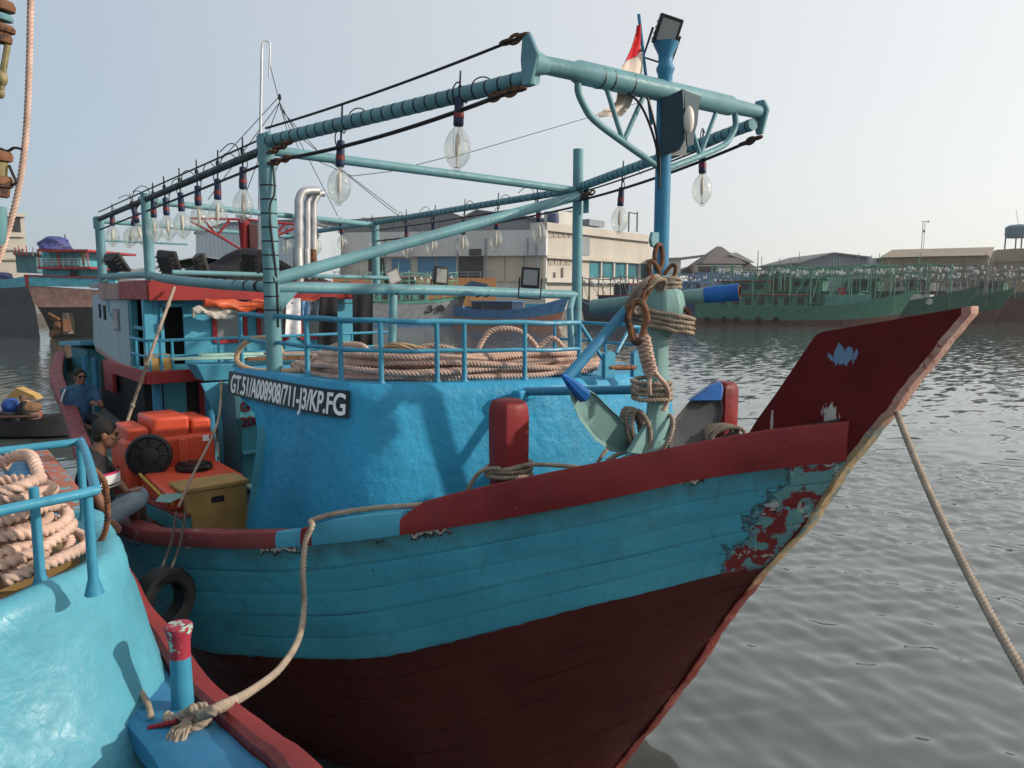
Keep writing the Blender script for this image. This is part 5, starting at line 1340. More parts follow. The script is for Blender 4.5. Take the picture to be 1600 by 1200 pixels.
def man_two():
    D = 12.0; S = pix(128, 657, D=D); f = (RIGHT*.55-FWD*.75).normalized(); l = V((-f.y, f.x, 0)); k = 1.0
    t = thing('person', 'person in a blue polo shirt and sunglasses sitting by the stern house', 'person', (S.x, S.y, S.z-.05))
    Q = lambda a, b, d: S+(f*a+l*b+ZU*d)*k
    body, shirt, shorts, hair = MB(), MB(), MB(), MB()
    hc = pix(125, 589, D=D); P = head(body, hair, hc, (RIGHT*.75-FWD*.62), ZU, 1.05)
    sh = Q(0, 0, .54); limb(body, [sh, sh.lerp(hc, .6), hc-ZU*.04], [.07, .056, .056])
    limb(shirt, [Q(0, 0, .0), Q(0, 0, .15), Q(-.02, 0, .33), Q(0, 0, .48)], [.15, .15, .155, .12], 16)
    for sg in (-1, 1): shirt.ell(Q(-.01, sg*.10, .36), (.12, .11, .16))
    limb(shirt, [Q(0, -.18, .48), Q(0, 0, .53), Q(0, .18, .48)], [.07, .08, .07])
    for sg, el, wr in ((-1, pix(112, 650, D=D-.05), pix(133, 664, D=D-.25)), (1, Q(.22, .26, .24), pix(144, 628, D=D-.1))):
        s_ = Q(-.01, sg*.2, .47); limb(body, [s_, s_.lerp(el, .5), el, el.lerp(wr, .5), wr], [.055, .05, .043, .038, .028]); hand(body, wr, (f*.7+RIGHT*.5-ZU*.2), ZU, .5, -sg)
        limb(shirt, [s_, s_.lerp(el, .6)], [.075, .07])
    for sg in (-1, 1):
        hip = Q(0, sg*.1, 0); kn = hip+f*.42+l*sg*.05+ZU*.02; an_ = kn+f*.02-ZU*.42
        limb(shorts, [hip, hip.lerp(kn, .6), kn, kn.lerp(an_, .5), an_], [.115, .095, .078, .066, .06], 14); body.ell(an_+f*.08-ZU*.05, (.12, .045, .035), along(f)); limb(body, [an_+ZU*.05, an_-ZU*.03], [.04, .04])
    blob(body, 'body', skin('skin_tan', (.24, .125, .080)), t, .0095, 4); blob(shirt, 'shirt', cl('blue_polo', (.035, .10, .19)), t, .014, 8)
    blob(shorts, 'trousers', cl('dark_trousers', (.02, .025, .035)), t, .014, 6); blob(hair, 'hair', MATS['black_hair'], t, .011, 3)
    mb = MB()
    for sg in (-1, 1): mb.ell(P(.090, sg*.034, .008), (.010, .030, .020), Matrix((V((RIGHT*.75-FWD*.62)).normalized(), ZU.cross(RIGHT*.75-FWD*.62).normalized(), ZU)).transposed(), 10, 6)
    mb.tube([P(.092, -.05, .014), P(.098, 0, .016), P(.092, .05, .014)], .004, 5)
    mb.build('sunglasses', M['lid'], t)
    MB().tube(spline([Q(.05, -.20, .52), Q(.07, -.24, .44), Q(.06, -.27, .34)], 5), .012, 6).build('sleeve_stripe', M['white'], t)
man_two()
# ================================================================== NEIGHBOURING BOAT (lower left)
nb = thing('moored_boat', 'neighbouring light turquoise boat whose forecastle corner fills the lower left', 'fishing boat', (0, -6.3, 0))
_o = [(-.10, -4.43), (.12, -4.43), (.35, -4.44), (.70, -4.52), (.93, -4.76), (1.08, -5.15), (1.18, -5.7), (1.21, -6.3)]
_o = _o+[(x, -12.6-y) for x, y in _o[-2::-1]]
NO = resample(spline([V((x, y, 0)) for x, y in _o], 8), .07); NN = []
for i in range(len(NO)):
    a = NO[max(i-1, 0)]; b = NO[min(i+1, len(NO)-1)]; t = (b-a).normalized(); NN.append(V((-t.y, t.x, 0)))
if NN[len(NN)//2].x < 0: NN = [-n for n in NN]
NZ = 3.62
rows = []
for z, off in ((NZ-.05, -.10), (NZ-.02, -.07), (NZ, -.02), (NZ+.012, .03), (NZ-.01, .065), (NZ-.05, .085), (NZ-.15, .10), (NZ-.30, .14), (NZ-.45, .20), (NZ-.58, .27), (NZ-.70, .38), (NZ-.95, .64)):
    rows.append([p+n*((off if off < .15 else .15+(off-.15)*(.25+.75*max(0, n.x)))+.008*math.sin(i*.7+z*9)+.005*math.sin(i*1.9-z*21))*1.0+V((0, 0, z+.006*math.sin(i*.9))) for i, (p, n) in enumerate(zip(NO, NN))])
mb = MB(); mb.grid(rows); ntr = mb.build('forecastle_house', M['nblue'], nb, angle=70)
mb = MB(); mb.v = [tuple(p) for p in rows[0]]; mb.f = [tuple(range(len(rows[0])))]; mb.build('forecastle_roof', paint('ochre_roof_paint', (.40, .27, .11), .5, .25, .006, 8, damt=.35), nb)
mb = MB(); mb.grid([[r_[0], r_[-1]] for r_ in rows[2:]]); mb.build('forecastle_back_wall', M['nblue'], nb)
# gunwale: blue covering board, red outer strip, hull planks
G = smooth_tab([(-7, -4.02), (-3, -4.03), (-.4, -4.17), (1.05, -4.20), (1.7, -4.22), (2.2, -4.30), (3.0, -4.62), (4.0, -5.3), (4.7, -6.3)])
GZ = smooth_tab([(-7, 3.2), (-3, 3.05), (-.4, 3.02), (1.05, 3.03), (1.7, 3.16), (2.2, 3.32), (3.0, 3.6), (4.0, 3.9), (4.7, 4.1)])
xs = list(np.linspace(-4.4, 4.6, 60))
def strip(prof, mat, name, x0=-7, x1=4.6, parent=None):
    rws = []
    for x in xs:
        if x < x0-.01 or x > x1+.01: continue
        y = lerp(G, x); z = lerp(GZ, x); w_ = .01*math.sin(x*6)
        rws.append([V((x, y+a+w_, z+b)) for a, b in prof])
    mb = MB().grid(rws, True); k = len(prof); mb.f.append(tuple(range(k))[::-1]); mb.f.append(tuple(range(len(mb.v)-k, len(mb.v))))
    return mb.build(name, mat, parent or nb, angle=45)
nbl = paint('covering_board_shade_blue', (.036, .185, .345), .4, .18, .005, 8, damt=.25)  # darker blue than the forecastle: shade is painted into the board's colour
strip([(-.33, -.09), (-.33, -.005), (-.31, .01), (-.12, .0), (-.06, -.02), (-.06, -.08)], nbl, 'covering_board')
strip([(-.055, -.10), (-.055, .015), (-.03, .03), (.05, .005), (.09, -.05), (.09, -.13), (.05, -.15)], M['nred'], 'rub_rail')
for k in range(10):
    z1 = -.14-.30*k; z0 = z1-.285
    strip([(.0-.012*k*k*.5, z0), (.0-.012*k*k*.5+.03, z0+.02), (.035-.010*k*k*.5, z1-.02), (.0-.010*k*k*.5, z1)], M['teal'], 'plank')
rws = [[V((x, lerp(G, x)-.3, 2.72)), V((x, -6.3, 2.78)), V((x, -12.6-lerp(G, x)+.3, 2.72))] for x in np.linspace(-4.4, 4.5, 24)]
MB().grid(rws).build('deck', M['deck'], nb)
# far (starboard) side of that boat, closed for other viewpoints
rws = [[V((x, -12.6-lerp(G, x), -.5)), V((x, -12.6-lerp(G, x), lerp(GZ, x)))] for x in np.linspace(-4.4, 4.6, 30)]; MB().grid(rws).build('hull_side', M['teal'], nb)
rws = [[V((x, lerp(G, x)-.06, -.8)), V((x, lerp(G, x)-.06, lerp(GZ, x)-.1))] for x in np.linspace(-4.4, 4.65, 30)]; MB().grid(rws).build('hull_side', M['dark'], nb)
# raised, worn cap aft of the side deck
mb = MB(); rws = []
for x in np.linspace(-.40, -4.4, 22):
    y = lerp(G, x)+.04; z = lerp(GZ, x)
    rws.append([V((x, y+a, z+b)) for a, b in ((-.20, -.02), (-.20, .14), (-.18, .17), (-.06, .17), (-.03, .14), (-.03, -.02))])
mb.grid(rws, True); mb.f.append(tuple(range(6))[::-1]); mb.f.append(tuple(range(len(mb.v)-6, len(mb.v)))); mb.build('raised_cap', M['nworn'], nb, angle=40)
# mooring post with flared pink top
q = pix(286, 1105, Z=3.03); zt_ = pix(287, 973, X=q.x).z
MB().lathe([(.046, -.2), (.044, .05), (.040, zt_-3.03-.10)], (q.x, q.y, 3.03), n=18).build('mooring_post', M['rail'], nb)
MB().lathe([(.0412, -.035), (.042, .03), (.050, .065), (.055, .085), (.055, .098), (.048, .105), (.002, .106)], (q.x, q.y, zt_-.105), n=18).build('post_cap', M['pinkcap'], nb)
# railing on the trunk
def P3(x, y, z): return V((x, y, z))
c1 = P3(1.10, -4.60, 4.0); c2 = P3(.04, -4.44, 4.0)
for pts in ([P3(1.38, -6.2, 4.0), P3(1.28, -5.3, 4.0), P3(1.17, -4.80, 4.0), c1, P3(1.0, -4.57, 4.0), c2, P3(.0, -4.50, 4.0), P3(.03, -5.2, 4.0), P3(.05, -6.2, 4.0)],): MB().tube(resample(spline(pts, 8), .03), .019, 10).build('handrail', M['rail'], nb)
q2 = pix(65, 912, Z=NZ)
for p in (V((q2.x-.02, q2.y, 0)), V((1.08, -4.61, 0)), V((.05, -4.45, 0)), V((1.2, -5.6, 0)), V((.03, -5.3, 0))):
    z1 = 4.0; MB().tube([at(p, NZ-.03), at(p, NZ+.035), at(p, z1)], [.036, .019, .018], 10).build('railing_post', M['rail'], nb)
# rope coil heaped on the trunk top
mb = MB(); rr = random.Random(9); c0 = V((.50, -4.90, NZ))
pts = []
for k in range(13):
    lay = k//3; j = k % 3
    rx = .42-.075*j-.045*lay+rr.uniform(-.02, .02); ry = .36-.07*j-.03*lay+rr.uniform(-.02, .02); ox, oy = rr.uniform(-.04, .04), rr.uniform(-.03, .03); ph = rr.uniform(0, 6)
    for q in range(14):
        a = 2*math.pi*q/14
        pts.append(c0+V((ox+rx*math.cos(a), oy+ry*math.sin(a), .03+.066*lay+.014*math.sin(2*a+ph)+.012*math.sin(3*a+ph*2))))
mb.rope(spline(pts, 6), .026)
for (a0, a1, z0) in ((-.2, 1.9, .33), (1.2, 3.2, .36), (2.6, 5.0, .34), (-.9, .7, .30)):
    L = [c0+V(((.30+.06*math.sin(3*a))*math.cos(a), (.25+.05*math.cos(2*a))*math.sin(a), z0+.05*math.sin(2*(a-a0)))) for a in np.linspace(a0, a1, 9)]
    mb.rope(spline(L, 6), .026)
tag(mb.build('rope_coil', M['rope'], None, angle=80), 'heaped pale pink rope coil on the near boat forecastle, lower left', 'rope')
mb = MB(); pts = [V((.62, -4.50, 3.98)), V((.60, -4.455, 3.9)), V((.56, -4.45, 3.72)), V((.5, -4.47, 3.62))]
mb.rope(spline(pts, 6), .014); tag(mb.build('short_rope', M['rust'], None, angle=80), 'short brown rope hanging from the near boat railing corner', 'rope')
# frayed eye of the mooring line on the post
mb = MB(); k0 = pix(312, 1118, Z=3.10); pc = V((q.x, q.y, 0)) if False else pix(286, 1105, Z=3.03)
pts = [k0, k0+RG*-.03+ZU*.03, pix(297, 1112, Z=3.12), pix(280, 1120, Z=3.09), pix(268, 1128, Z=3.07), pix(262, 1118, Z=3.07)]
mb.rope(spline(pts, 6), .022)
pts = [k0, pix(318, 1130, Z=3.09), pix(302, 1140, Z=3.08), pix(288, 1150, Z=3.07), pix(276, 1165, Z=3.07)]; mb.rope(spline(pts, 6), .022)
for a_ in (0, 1.2, 2.3):
    mb.rope(spline([k0+RG*(.032*math.cos(t+a_))+ZU*(.030*math.sin(t))+FWD*(.020*math.sin(t+a_)) for t in [2*math.pi*q_/10 for q_ in range(10)]], 4, True), .017, True)
rr = random.Random(2)
for i in range(110):
    a = pix(292+rr.uniform(-6, 8), 1128+rr.uniform(-8, 8), Z=3.11); b = pix(268+rr.uniform(-12, 16), 1168+rr.uniform(-12, 18), Z=3.055+rr.uniform(0, .03))
    mb.tube([a, a.lerp(b, .5)+RG*rr.uniform(-.015, .015)+ZU*rr.uniform(.0, .02), b], .0035, 4)
tag(mb.build('frayed_knot', M['rope3'], None, angle=80), 'frayed knot of the mooring line at the foot of the pink-topped post', 'rope')
mb = MB(); mb.rope(spline([pix(232, 1137, Z=3.06), pix(250, 1133, Z=3.07), pix(275, 1127, Z=3.09)], 5), .011); tag(mb.build('thin_line', M['redpipe'], None, angle=80), 'thin red line leading to the post at the lower left', 'rope')
mb = MB(); mb.rope(spline([pix(205, 1040, Z=3.07), pix(217, 1075, Z=3.07), pix(231, 1100, Z=3.07), pix(236, 1120, Z=3.07)], 6), .013); tag(mb.build('edge_line', M['rope2'], None, angle=80), 'grey line lying along the foot of the near forecastle wall', 'rope')
# fittings of that boat's light frame, at the upper left edge
D0 = 4.6
def fp(x, y): return pix(x, y, D=D0)
nbm = MB(); nbm.tube([fp(-13, 620), fp(-13, 250), fp(-11, 100), fp(-11, -40)], .034, 12); nbm.build('frame_post', paint('olive_post_paint', (.16, .20, .12), .5, .3, .004, 14, wear=(.12, .06, .035), wamt=.55, wscale=12), nb)
olv = plain('olive_grease', (.20, .17, .085), .5, .3, 20)
for y, r, h, m_ in ((8, .085, .03, 'rust'), (26, .075, .02, 'pipe'), (43, .085, .022, 'rust'), (58, .070, .03, 'rust'), (243, .075, .03, 'rust'), (262, .050, .10, None), (283, .078, .035, 'rust'), (297, .060, .04, 'rust'), (352, .045, .11, 'pipe')):
    c = fp(-3, y); MB().lathe([(r*.8, -h), (r, -h*.7), (r*1.02, h*.2), (r*.85, h)], c, (.15, .1, 1), 14).build('cable_spool', olv if m_ is None else M[m_], nb)
mb = MB(); mb.tube([fp(12, 70), fp(6, 105), fp(2, 140)], .017, 8); mb.ell(fp(3, 122), (.03, .03, .05)); mb.ell(fp(1, 146), (.022, .022, .03)); mb.build('hanging_shackle', olv, nb)
mb = MB(); mb.tube(spline([fp(0, 232), fp(12, 236), fp(22, 231), fp(34, 233)], 5), .008, 6); mb.tube(spline([fp(14, 258), fp(20, 272), fp(25, 285), fp(18, 290)], 5), .008, 6); mb.build('tie_wire', M['cable'], nb)
mb = MB(); D1 = 5.4
mb.rope(spline([pix(50, -60, D=D1), pix(48, 0, D=D1), pix(46, 90, D=D1), pix(43, 170, D=D1), pix(38, 235, D=D1), pix(28, 300, D=D1), pix(14, 355, D=D1), pix(-2, 405, D=D1), pix(-22, 450, D=D1)], 8), .0215)
tag(mb.build('hanging_rope', M['rope'], None, angle=80), 'pale pink rope hanging down the upper left edge', 'rope')
# ================================================================== LAND AND BUILDINGS ACROSS THE BASIN
def gp(px, D, z=0): p = pix(px, 455, D=D); return V((p.x, p.y, z))
def gpy(px, py, D): return pix(px, py, D=D)
mb = MB(); f0 = [gp(-900, 100), gp(250, 115), gp(700, 127), gp(1100, 148), gp(1700, 150), gp(2200, 155)]; far = [gp(-900, 330), gp(250, 330), gp(700, 330), gp(1100, 330), gp(1500, 330), gp(2000, 330)]
rws = [[V((p.x, p.y, -1)) for p in f0], [V((p.x, p.y, 1.5)) for p in f0], [V((p.x, p.y, 1.5)) for p in far]]
struct(mb.grid(rws).build('quay', plain('quay_concrete', (.20, .19, .175), .85, .25, .15), None, angle=20))
class Facade:
    def __init__(s, px0, D0, px1, D1, name, label, cat='building'):
        s.a = gp(px0, D0); s.b = gp(px1, D1); s.u = (s.b-s.a).normalized(); s.n = V((s.u.y, -s.u.x, 0))
        if s.n.dot(CAM-s.a) < 0: s.n = -s.n
        s.t = thing(name, label, cat, (s.a.x, s.a.y, 1.5)); s.R = Matrix((s.u, s.n, V((0, 0, 1)))).transposed()
    def hit(s, px, py, out=0):
        r = ray(px, py); o = s.a+s.n*out; t = (o-CAM).dot(s.n)/r.dot(s.n); return CAM+r*t
    def box(s, name, x0, x1, y0, y1, out, depth, mat, parent=None, z0=None, ref=None):
        p0 = s.hit(x0, y0 if ref is None else y0, out); p1 = s.hit(x1, y0, out)
        zt = s.hit(x0 if ref is None else ref, y0, out).z; zb = z0 if z0 is not None else s.hit(x0 if ref is None else ref, y1, out).z
        u0 = (p0-s.a).dot(s.u); u1 = (p1-s.a).dot(s.u)
        c = s.a+s.u*((u0+u1)/2)+s.n*(out-depth/2); c.z = (zt+zb)/2
        return MB().box(c, (abs(u1-u0), depth, abs(zt-zb)), s.R).build(name, mat, parent or s.t)
    def prism(s, name, pts, out, depth, mat, parent=None):
        poly = [s.hit(x, y, out) for x, y in pts]
        return MB().prism(poly, s.n*-depth).build(name, mat, parent or s.t)
def wallm(name, rgb, rough=.8, corr=0, var=.12, sc=.25, axis=(1, 0, 0)):
    m, n, b = mat_base(name); co = N(n, 'ShaderNodeTexCoord').outputs['Object']
    c = mix(n, ramp(n, noise(n, co, sc, 6, .6, (1, 1, .35)), .3, .7), [x*(1-var) for x in rgb], [min(1, x*(1+var)) for x in rgb])
    n.links.new(c, b.inputs['Base Color']); b.inputs['Roughness'].default_value = rough
    if corr:
        mp = N(n, 'ShaderNodeMapping'); mp.inputs['Rotation'].default_value = (0, 0, math.atan2(RIGHT.y, RIGHT.x)*-1); n.links.new(co, mp.inputs[0])
        wv = N(n, 'ShaderNodeTexWave', wave_type='BANDS', bands_direction='X'); wv.inputs['Scale'].default_value = corr; n.links.new(mp.outputs[0], wv.inputs[0])
        bumps(n, b, wv.outputs['Fac'], .05)
    return m
W_ = wallm('white_wall', (.44, .435, .41)); WC = wallm('corrugated_white', (.46, .47, .47), .6, .9); GR = wallm('grey_metal_wall', (.17, .20, .23), .6, .6); RF = wallm('grey_roof', (.115, .12, .13), .7, .6)
BE = wallm('beige_wall', (.40, .375, .33)); BEL = wallm('cream_panel', (.40, .365, .30)); DK = plain('dark_opening', (.03, .033, .037), .6, .3, .2); TL = plain('teal_window_glass', (.035, .16, .20), .25, .4, .3)
BD = wallm('blue_shutter', (.035, .19, .36), .5, 1.2); LB = wallm('pale_blue_grey_wall', (.36, .43, .49), .6, .5); TAN = wallm('tan_wall', (.22, .172, .115), .8, .3); TANR = wallm('tan_roof', (.24, .195, .145), .75, .4)
SL = plain('window_slats', (.30, .28, .24), .7, .4, 3); ORW = wallm('orange_wall', (.55, .25, .08)); BRN = wallm('brown_tile_roof', (.115, .095, .09), .8, .8)

# long warehouse with white fascia
f = Facade(470, 140, 853, 132, 'warehouse', 'long warehouse with white corrugated fascia behind the lamps')
f.box('wall', 470, 853, 398, 452, 0, 18, W_, z0=1.5)
f.box('fascia', 496, 853, 364, 402, 1.2, 3, WC); f.prism('roof', [(440, 352), (700, 330), (853, 385), (853, 392), (470, 392)], -1.5, 16, RF)
for x0, x1, y0, y1, m_ in ((652, 681, 396, 432, BD), (683, 712, 397, 432, BD), (716, 755, 400, 440, DK), (575, 600, 404, 436, DK), (612, 640, 404, 436, BD)): f.box('shutter', x0, x1, y0, y1, .15, .3, m_)
f.box('window', 733, 752, 389, 399, 1.45, .3, DK)
for x0, x1 in ((760, 788), (790, 818), (820, 850)): f.box('wall_panel', x0, x1, 400, 440, .25, .3, BEL)
for x in (500, 600, 640, 714, 758, 824, 838): f.box('down_pipe', x, x+1.5, 372, 446, 1.5, .3, GR)
h2 = Facade(676, 142, 855, 140, 'grey_hall', 'large grey gabled hall rising behind the white fascia warehouse')
h2.prism('gable_wall', [(676, 400), (676, 366), (744, 330), (853, 345), (853, 400)], 0, 20, GR); h2.prism('roof', [(672, 369), (744, 330.5), (858, 345.5), (858, 342), (744, 327), (672, 366)], .6, 21, RF)
h2.box('wall_panel', 745, 853, 368, 400, .5, .5, plain('dark_grey_panel', (.10, .115, .13), .6))
# beige office block
f = Facade(856, 134, 1019, 166, 'office_block', 'beige office block with teal windows left of the mast')
f.box('wall', 856, 1019, 352, 446, 0, 3.5, BE, z0=1.5)
f.box('cornice', 855, 1020, 347, 360, .8, 3.5, BE); f.box('ledge', 855, 1020, 398, 403, .9, 2, BE); f.box('ledge', 855, 1020, 434, 441, 1.2, 2, W_)
for i in range(5): f.box('vent_slats', 857+8*i, 863+8*i, 362, 371, .12, .3, SL)
for i in range(9): f.box('vent_slats', 925+10*i, 932+10*i, 363, 371, .12, .3, SL, ref=925)
for i in range(4): f.box('vent_slats', 858+9*i, 865+9*i, 404, 414, .12, .3, SL)
f.box('stair_window', 909, 922, 365, 398, .2, .3, GR)
for i in range(5):
    x0 = 922+20*i; f.box('window', x0, x0+17, 406, 433, .1, .3, TL, ref=922); f.box('column', x0+17.5, x0+19.5, 404, 434, .5, .5, W_, ref=922)
f.box('parapet_room', 872, 894, 329, 350, -.5, 3, W_); f.box('parapet_room', 894, 908, 329, 350, -.5, 3, BEL); f.box('roof_unit', 921, 945, 342, 352, -3, 2, GR)
for x in (983, 996): f.box('roof_pole', x, x+1, 331, 362, -2, .2, DK)
f.box('roof_pole', 983, 997, 331, 332.5, -2, .2, DK)
for x, y in ((868, 425), (880, 418)): f.box('wall_lamp', x, x+1.2, y, y+16, .4, .3, SL)
MB().lathe([(1.0, 0), (1.05, .6), (1.0, 1.7), (.3, 1.9), (.001, 1.92)], gpy(864, 350, 136), n=16).build('roof_tank', plain('dark_blue_tank', (.03, .05, .12), .5), f.t)
# white strip right of the office, low sheds, tiled pavilion
f = Facade(1019, 160, 1056, 160, 'white_annex', 'narrow white annex between the mast and the tiled pavilion'); f.box('wall', 1019, 1064, 404, 440, 0, 10, W_, z0=1.5); f.prism('roof', [(1018, 404), (1066, 402), (1106, 397), (1106, 400), (1060, 406), (1018, 408)], .5, 10, RF)
f = Facade(1060, 165, 1190, 165, 'pavilion', 'pavilion with a steep brown hipped roof across the water')
c = gpy(1128, 400, 172); 
def hip(name, px0, px1, pyb, pxt0, pxt1, pyt, D, dep, mat, t):
    b0, b1 = gpy(px0, pyb, D), gpy(px1, pyb, D); t0, t1 = gpy(pxt0, pyt, D+dep/2), gpy(pxt1, pyt, D+dep/2); b0b, b1b = b0+FWD*dep, b1+FWD*dep
    return MB().add([b0, b1, b1b, b0b, t0, t1], [(0, 1, 5, 4), (1, 2, 5), (2, 3, 4, 5), (3, 0, 4), (3, 2, 1, 0)]).build(name, mat, t, angle=10)
hip('upper_roof', 1096, 1166, 412, 1120, 1127, 385, 165, 12, BRN, f.t); hip('lower_roof', 1056, 1200, 428, 1098, 1166, 408, 163, 16, BRN, f.t)
f.box('wall', 1085, 1160, 414, 440, 3.0, 6, BEL, z0=1.5); f.box('window', 1092, 1118, 416, 428, 3.2, .3, DK); f.box('window', 1120, 1134, 415, 430, 3.2, .3, GR); f.box('blue_wall', 1086, 1182, 425, 445, 5, 1, wallm('dull_blue_wall', (.05, .11, .20)))
f.prism('side_roof', [(1140, 398), (1150, 394), (1180, 410), (1174, 411)], -2, 10, W_)
f = Facade(1190, 175, 1250, 175, 'long_shed', 'low long shed with a pale roof right of the pavilion'); f.box('roof', 1180, 1250, 421, 424, 1, 12, W_); f.box('wall', 1185, 1248, 424, 445, 0, 10, DK, z0=1.5)
f = Facade(1247, 165, 1360, 165, 'blue_grey_shed', 'blue grey shed with a low gable behind the green boats'); f.prism('gable_wall', [(1248, 432), (1248, 412), (1304, 396), (1360, 403), (1360, 432)], 0, 25, wallm('slate_wall', (.15, .18, .22), .7, .5)); f.prism('roof', [(1246, 413), (1304, 396), (1362, 403.5), (1362, 401), (1304, 394), (1246, 410)], .6, 26, RF); f.box('lower_wall', 1248, 1360, 418, 445, .4, 2, wallm('pale_slate_wall', (.20, .26, .33), .7, .5), z0=1.5)
f = Facade(1360, 163, 1380, 163, 'pale_shed', 'small pale grey building beside the tan warehouse'); f.box('wall', 1360, 1380, 403, 445, 0, 15, wallm('light_grey_wall', (.42, .46, .50)), z0=1.5); f.box('vent', 1371, 1378, 404, 409, .3, .3, DK)
f = Facade(1378, 160, 1544, 150, 'tan_warehouse', 'tan warehouse with a long sloping roof behind the green boats')
f.box('wall', 1378, 1543, 403, 450, 0, 26, TAN, z0=1.5)
p = [f.hit(1374, 404, .8), f.hit(1545, 397, .8)]; r0 = f.hit(1394, 391, -13); r1 = f.hit(1554, 385, -13); p[0].z = p[1].z = (p[0].z+p[1].z)/2; r0.z = r1.z = (r0.z+r1.z)/2
MB().add([p[0], p[1], r1, r0, p[0]-f.n*27, p[1]-f.n*27], [(0, 1, 2, 3), (3, 2, 5, 4), (1, 5, 2), (0, 3, 4)]).build('roof', TANR, f.t, angle=10)
for i in range(7): f.box('buttress', 1384+24*i, 1386+24*i, 408, 445, .25, .3, TAN)
f = Facade(1556, 170, 1760, 160, 'tan_annex', 'tan shed cut by the right edge beside the tan warehouse'); f.box('wall', 1556, 1760, 408, 450, 0, 20, TAN, z0=1.5); f.prism('roof', [(1555, 409), (1558, 390), (1760, 384), (1762, 406)], .5, 20, TANR)
# water tower
f = thing('water_tower', 'blue water tank on steel legs at the right edge', 'water tower', gp(1590, 180, 1.5))
c = gpy(1593, 362, 180); stl = plain('tower_steel', (.09, .11, .14), .6)
MB().lathe([(2.6, -1.4), (2.9, -.8), (2.9, 1.0), (2.2, 1.5), (.01, 1.7)], c, n=16).build('tank', plain('tank_blue_grey', (.10, .17, .23), .6), f)
for dx in (-1.9, 1.9):
    for dy in (-1.9, 1.9):
        b = c+RIGHT*dx+FWD*dy; MB().tube([V((b.x, b.y, 1.5)), V((b.x, b.y, c.z-1))], .16, 6).build('leg', stl, f)
for z in (c.z-4, c.z-7.5): MB().tube([V((c.x, c.y, z))+RIGHT*a+FWD*b for a, b in ((-1.9, -1.9), (1.9, -1.9), (1.9, 1.9), (-1.9, 1.9))], .09, 5, closed=True).build('brace_ring', stl, f)
MB().tube([c, c+V((0, 0, 5))-RIGHT*1.2], .05, 5).build('lightning_rod', stl, f)
f = thing('aerial_mast', 'thin lattice aerial mast rising behind the tan warehouse', 'mast', gp(1444, 185, 1.5)); a = gpy(1444, 346, 185)
for dx, dy in ((-.25, 0), (.25, 0), (0, .4)): MB().tube([V((a.x, a.y, 1.5))+RIGHT*dx+FWD*dy, a+RIGHT*dx+FWD*dy], .06, 5).build('mast_leg', stl, f)
MB().tube([a+RIGHT*-.7, a+RIGHT*1.0], .06, 5).build('cross_arm', stl, f); MB().ell(a+RIGHT*1.0, (.25, .25, .3), n=8, m=5).build('dish', W_, f); MB().ell(gpy(1444, 361, 185), (.25, .25, .35), n=8, m=5).build('dish', DK, f)
for px, py in ((1249, 393), (1190, 401), (1362, 398)):
    b = gp(px, 168, 1.5); tag(MB().tube([b, gpy(px, py, 168)], [.12, .06], 6).build('flag_pole', stl, None), 'thin pole standing %s' % {1249: 'at the left end of the blue grey shed', 1190: 'right of the tiled pavilion', 1362: 'above the small pale grey building'}[px], 'pole')
# pale blue gable and white house at the left
f = Facade(306, 120, 470, 118, 'blue_gable_shed', 'pale blue grey shed seen behind the near lamps and red derrick'); f.prism('wall', [(306, 460), (306, 364), (352, 350), (470, 345), (470, 460)], 0, 18, LB); f.prism('roof', [(303, 366), (352, 350.5), (472, 345.5), (472, 342), (352, 347), (303, 362)], .4, 18, RF)
f = Facade(-60, 100, 37, 104, 'white_house', 'white building with barred windows at the left edge'); f.box('wall', -60, 37, 332, 470, 0, 14, BE, z0=1.5)
f.box('cornice', -62, 39, 328, 334, .5, 15, BE); f.box('window', 3, 16, 338, 362, .1, .3, DK); f.box('window', 18, 31, 338, 362, .1, .3, DK); f.box('ledge', -60, 38, 386, 389, .4, 2, SL); f.box('ledge', -60, 38, 402, 405, .4, 2, SL); f.box('ledge', -60, 38, 364, 367, .4, 2, BE)
# low orange quay wall with railing, lamp standards
f = Facade(520, 126, 790, 126, 'quay_wall', 'low orange quay wall with a railing in front of the warehouse', 'wall'); f.box('wall', 520, 775, 434, 452, 0, 1, ORW, z0=1.0)
for i in range(14): f.box('railing_post', 522+19*i, 522.8+19*i, 424, 434, .2, .15, GR)
f.box('top_rail', 520, 775, 424.5, 425.6, .2, .12, GR); f.box('mid_rail', 520, 775, 429, 430, .2, .12, GR)

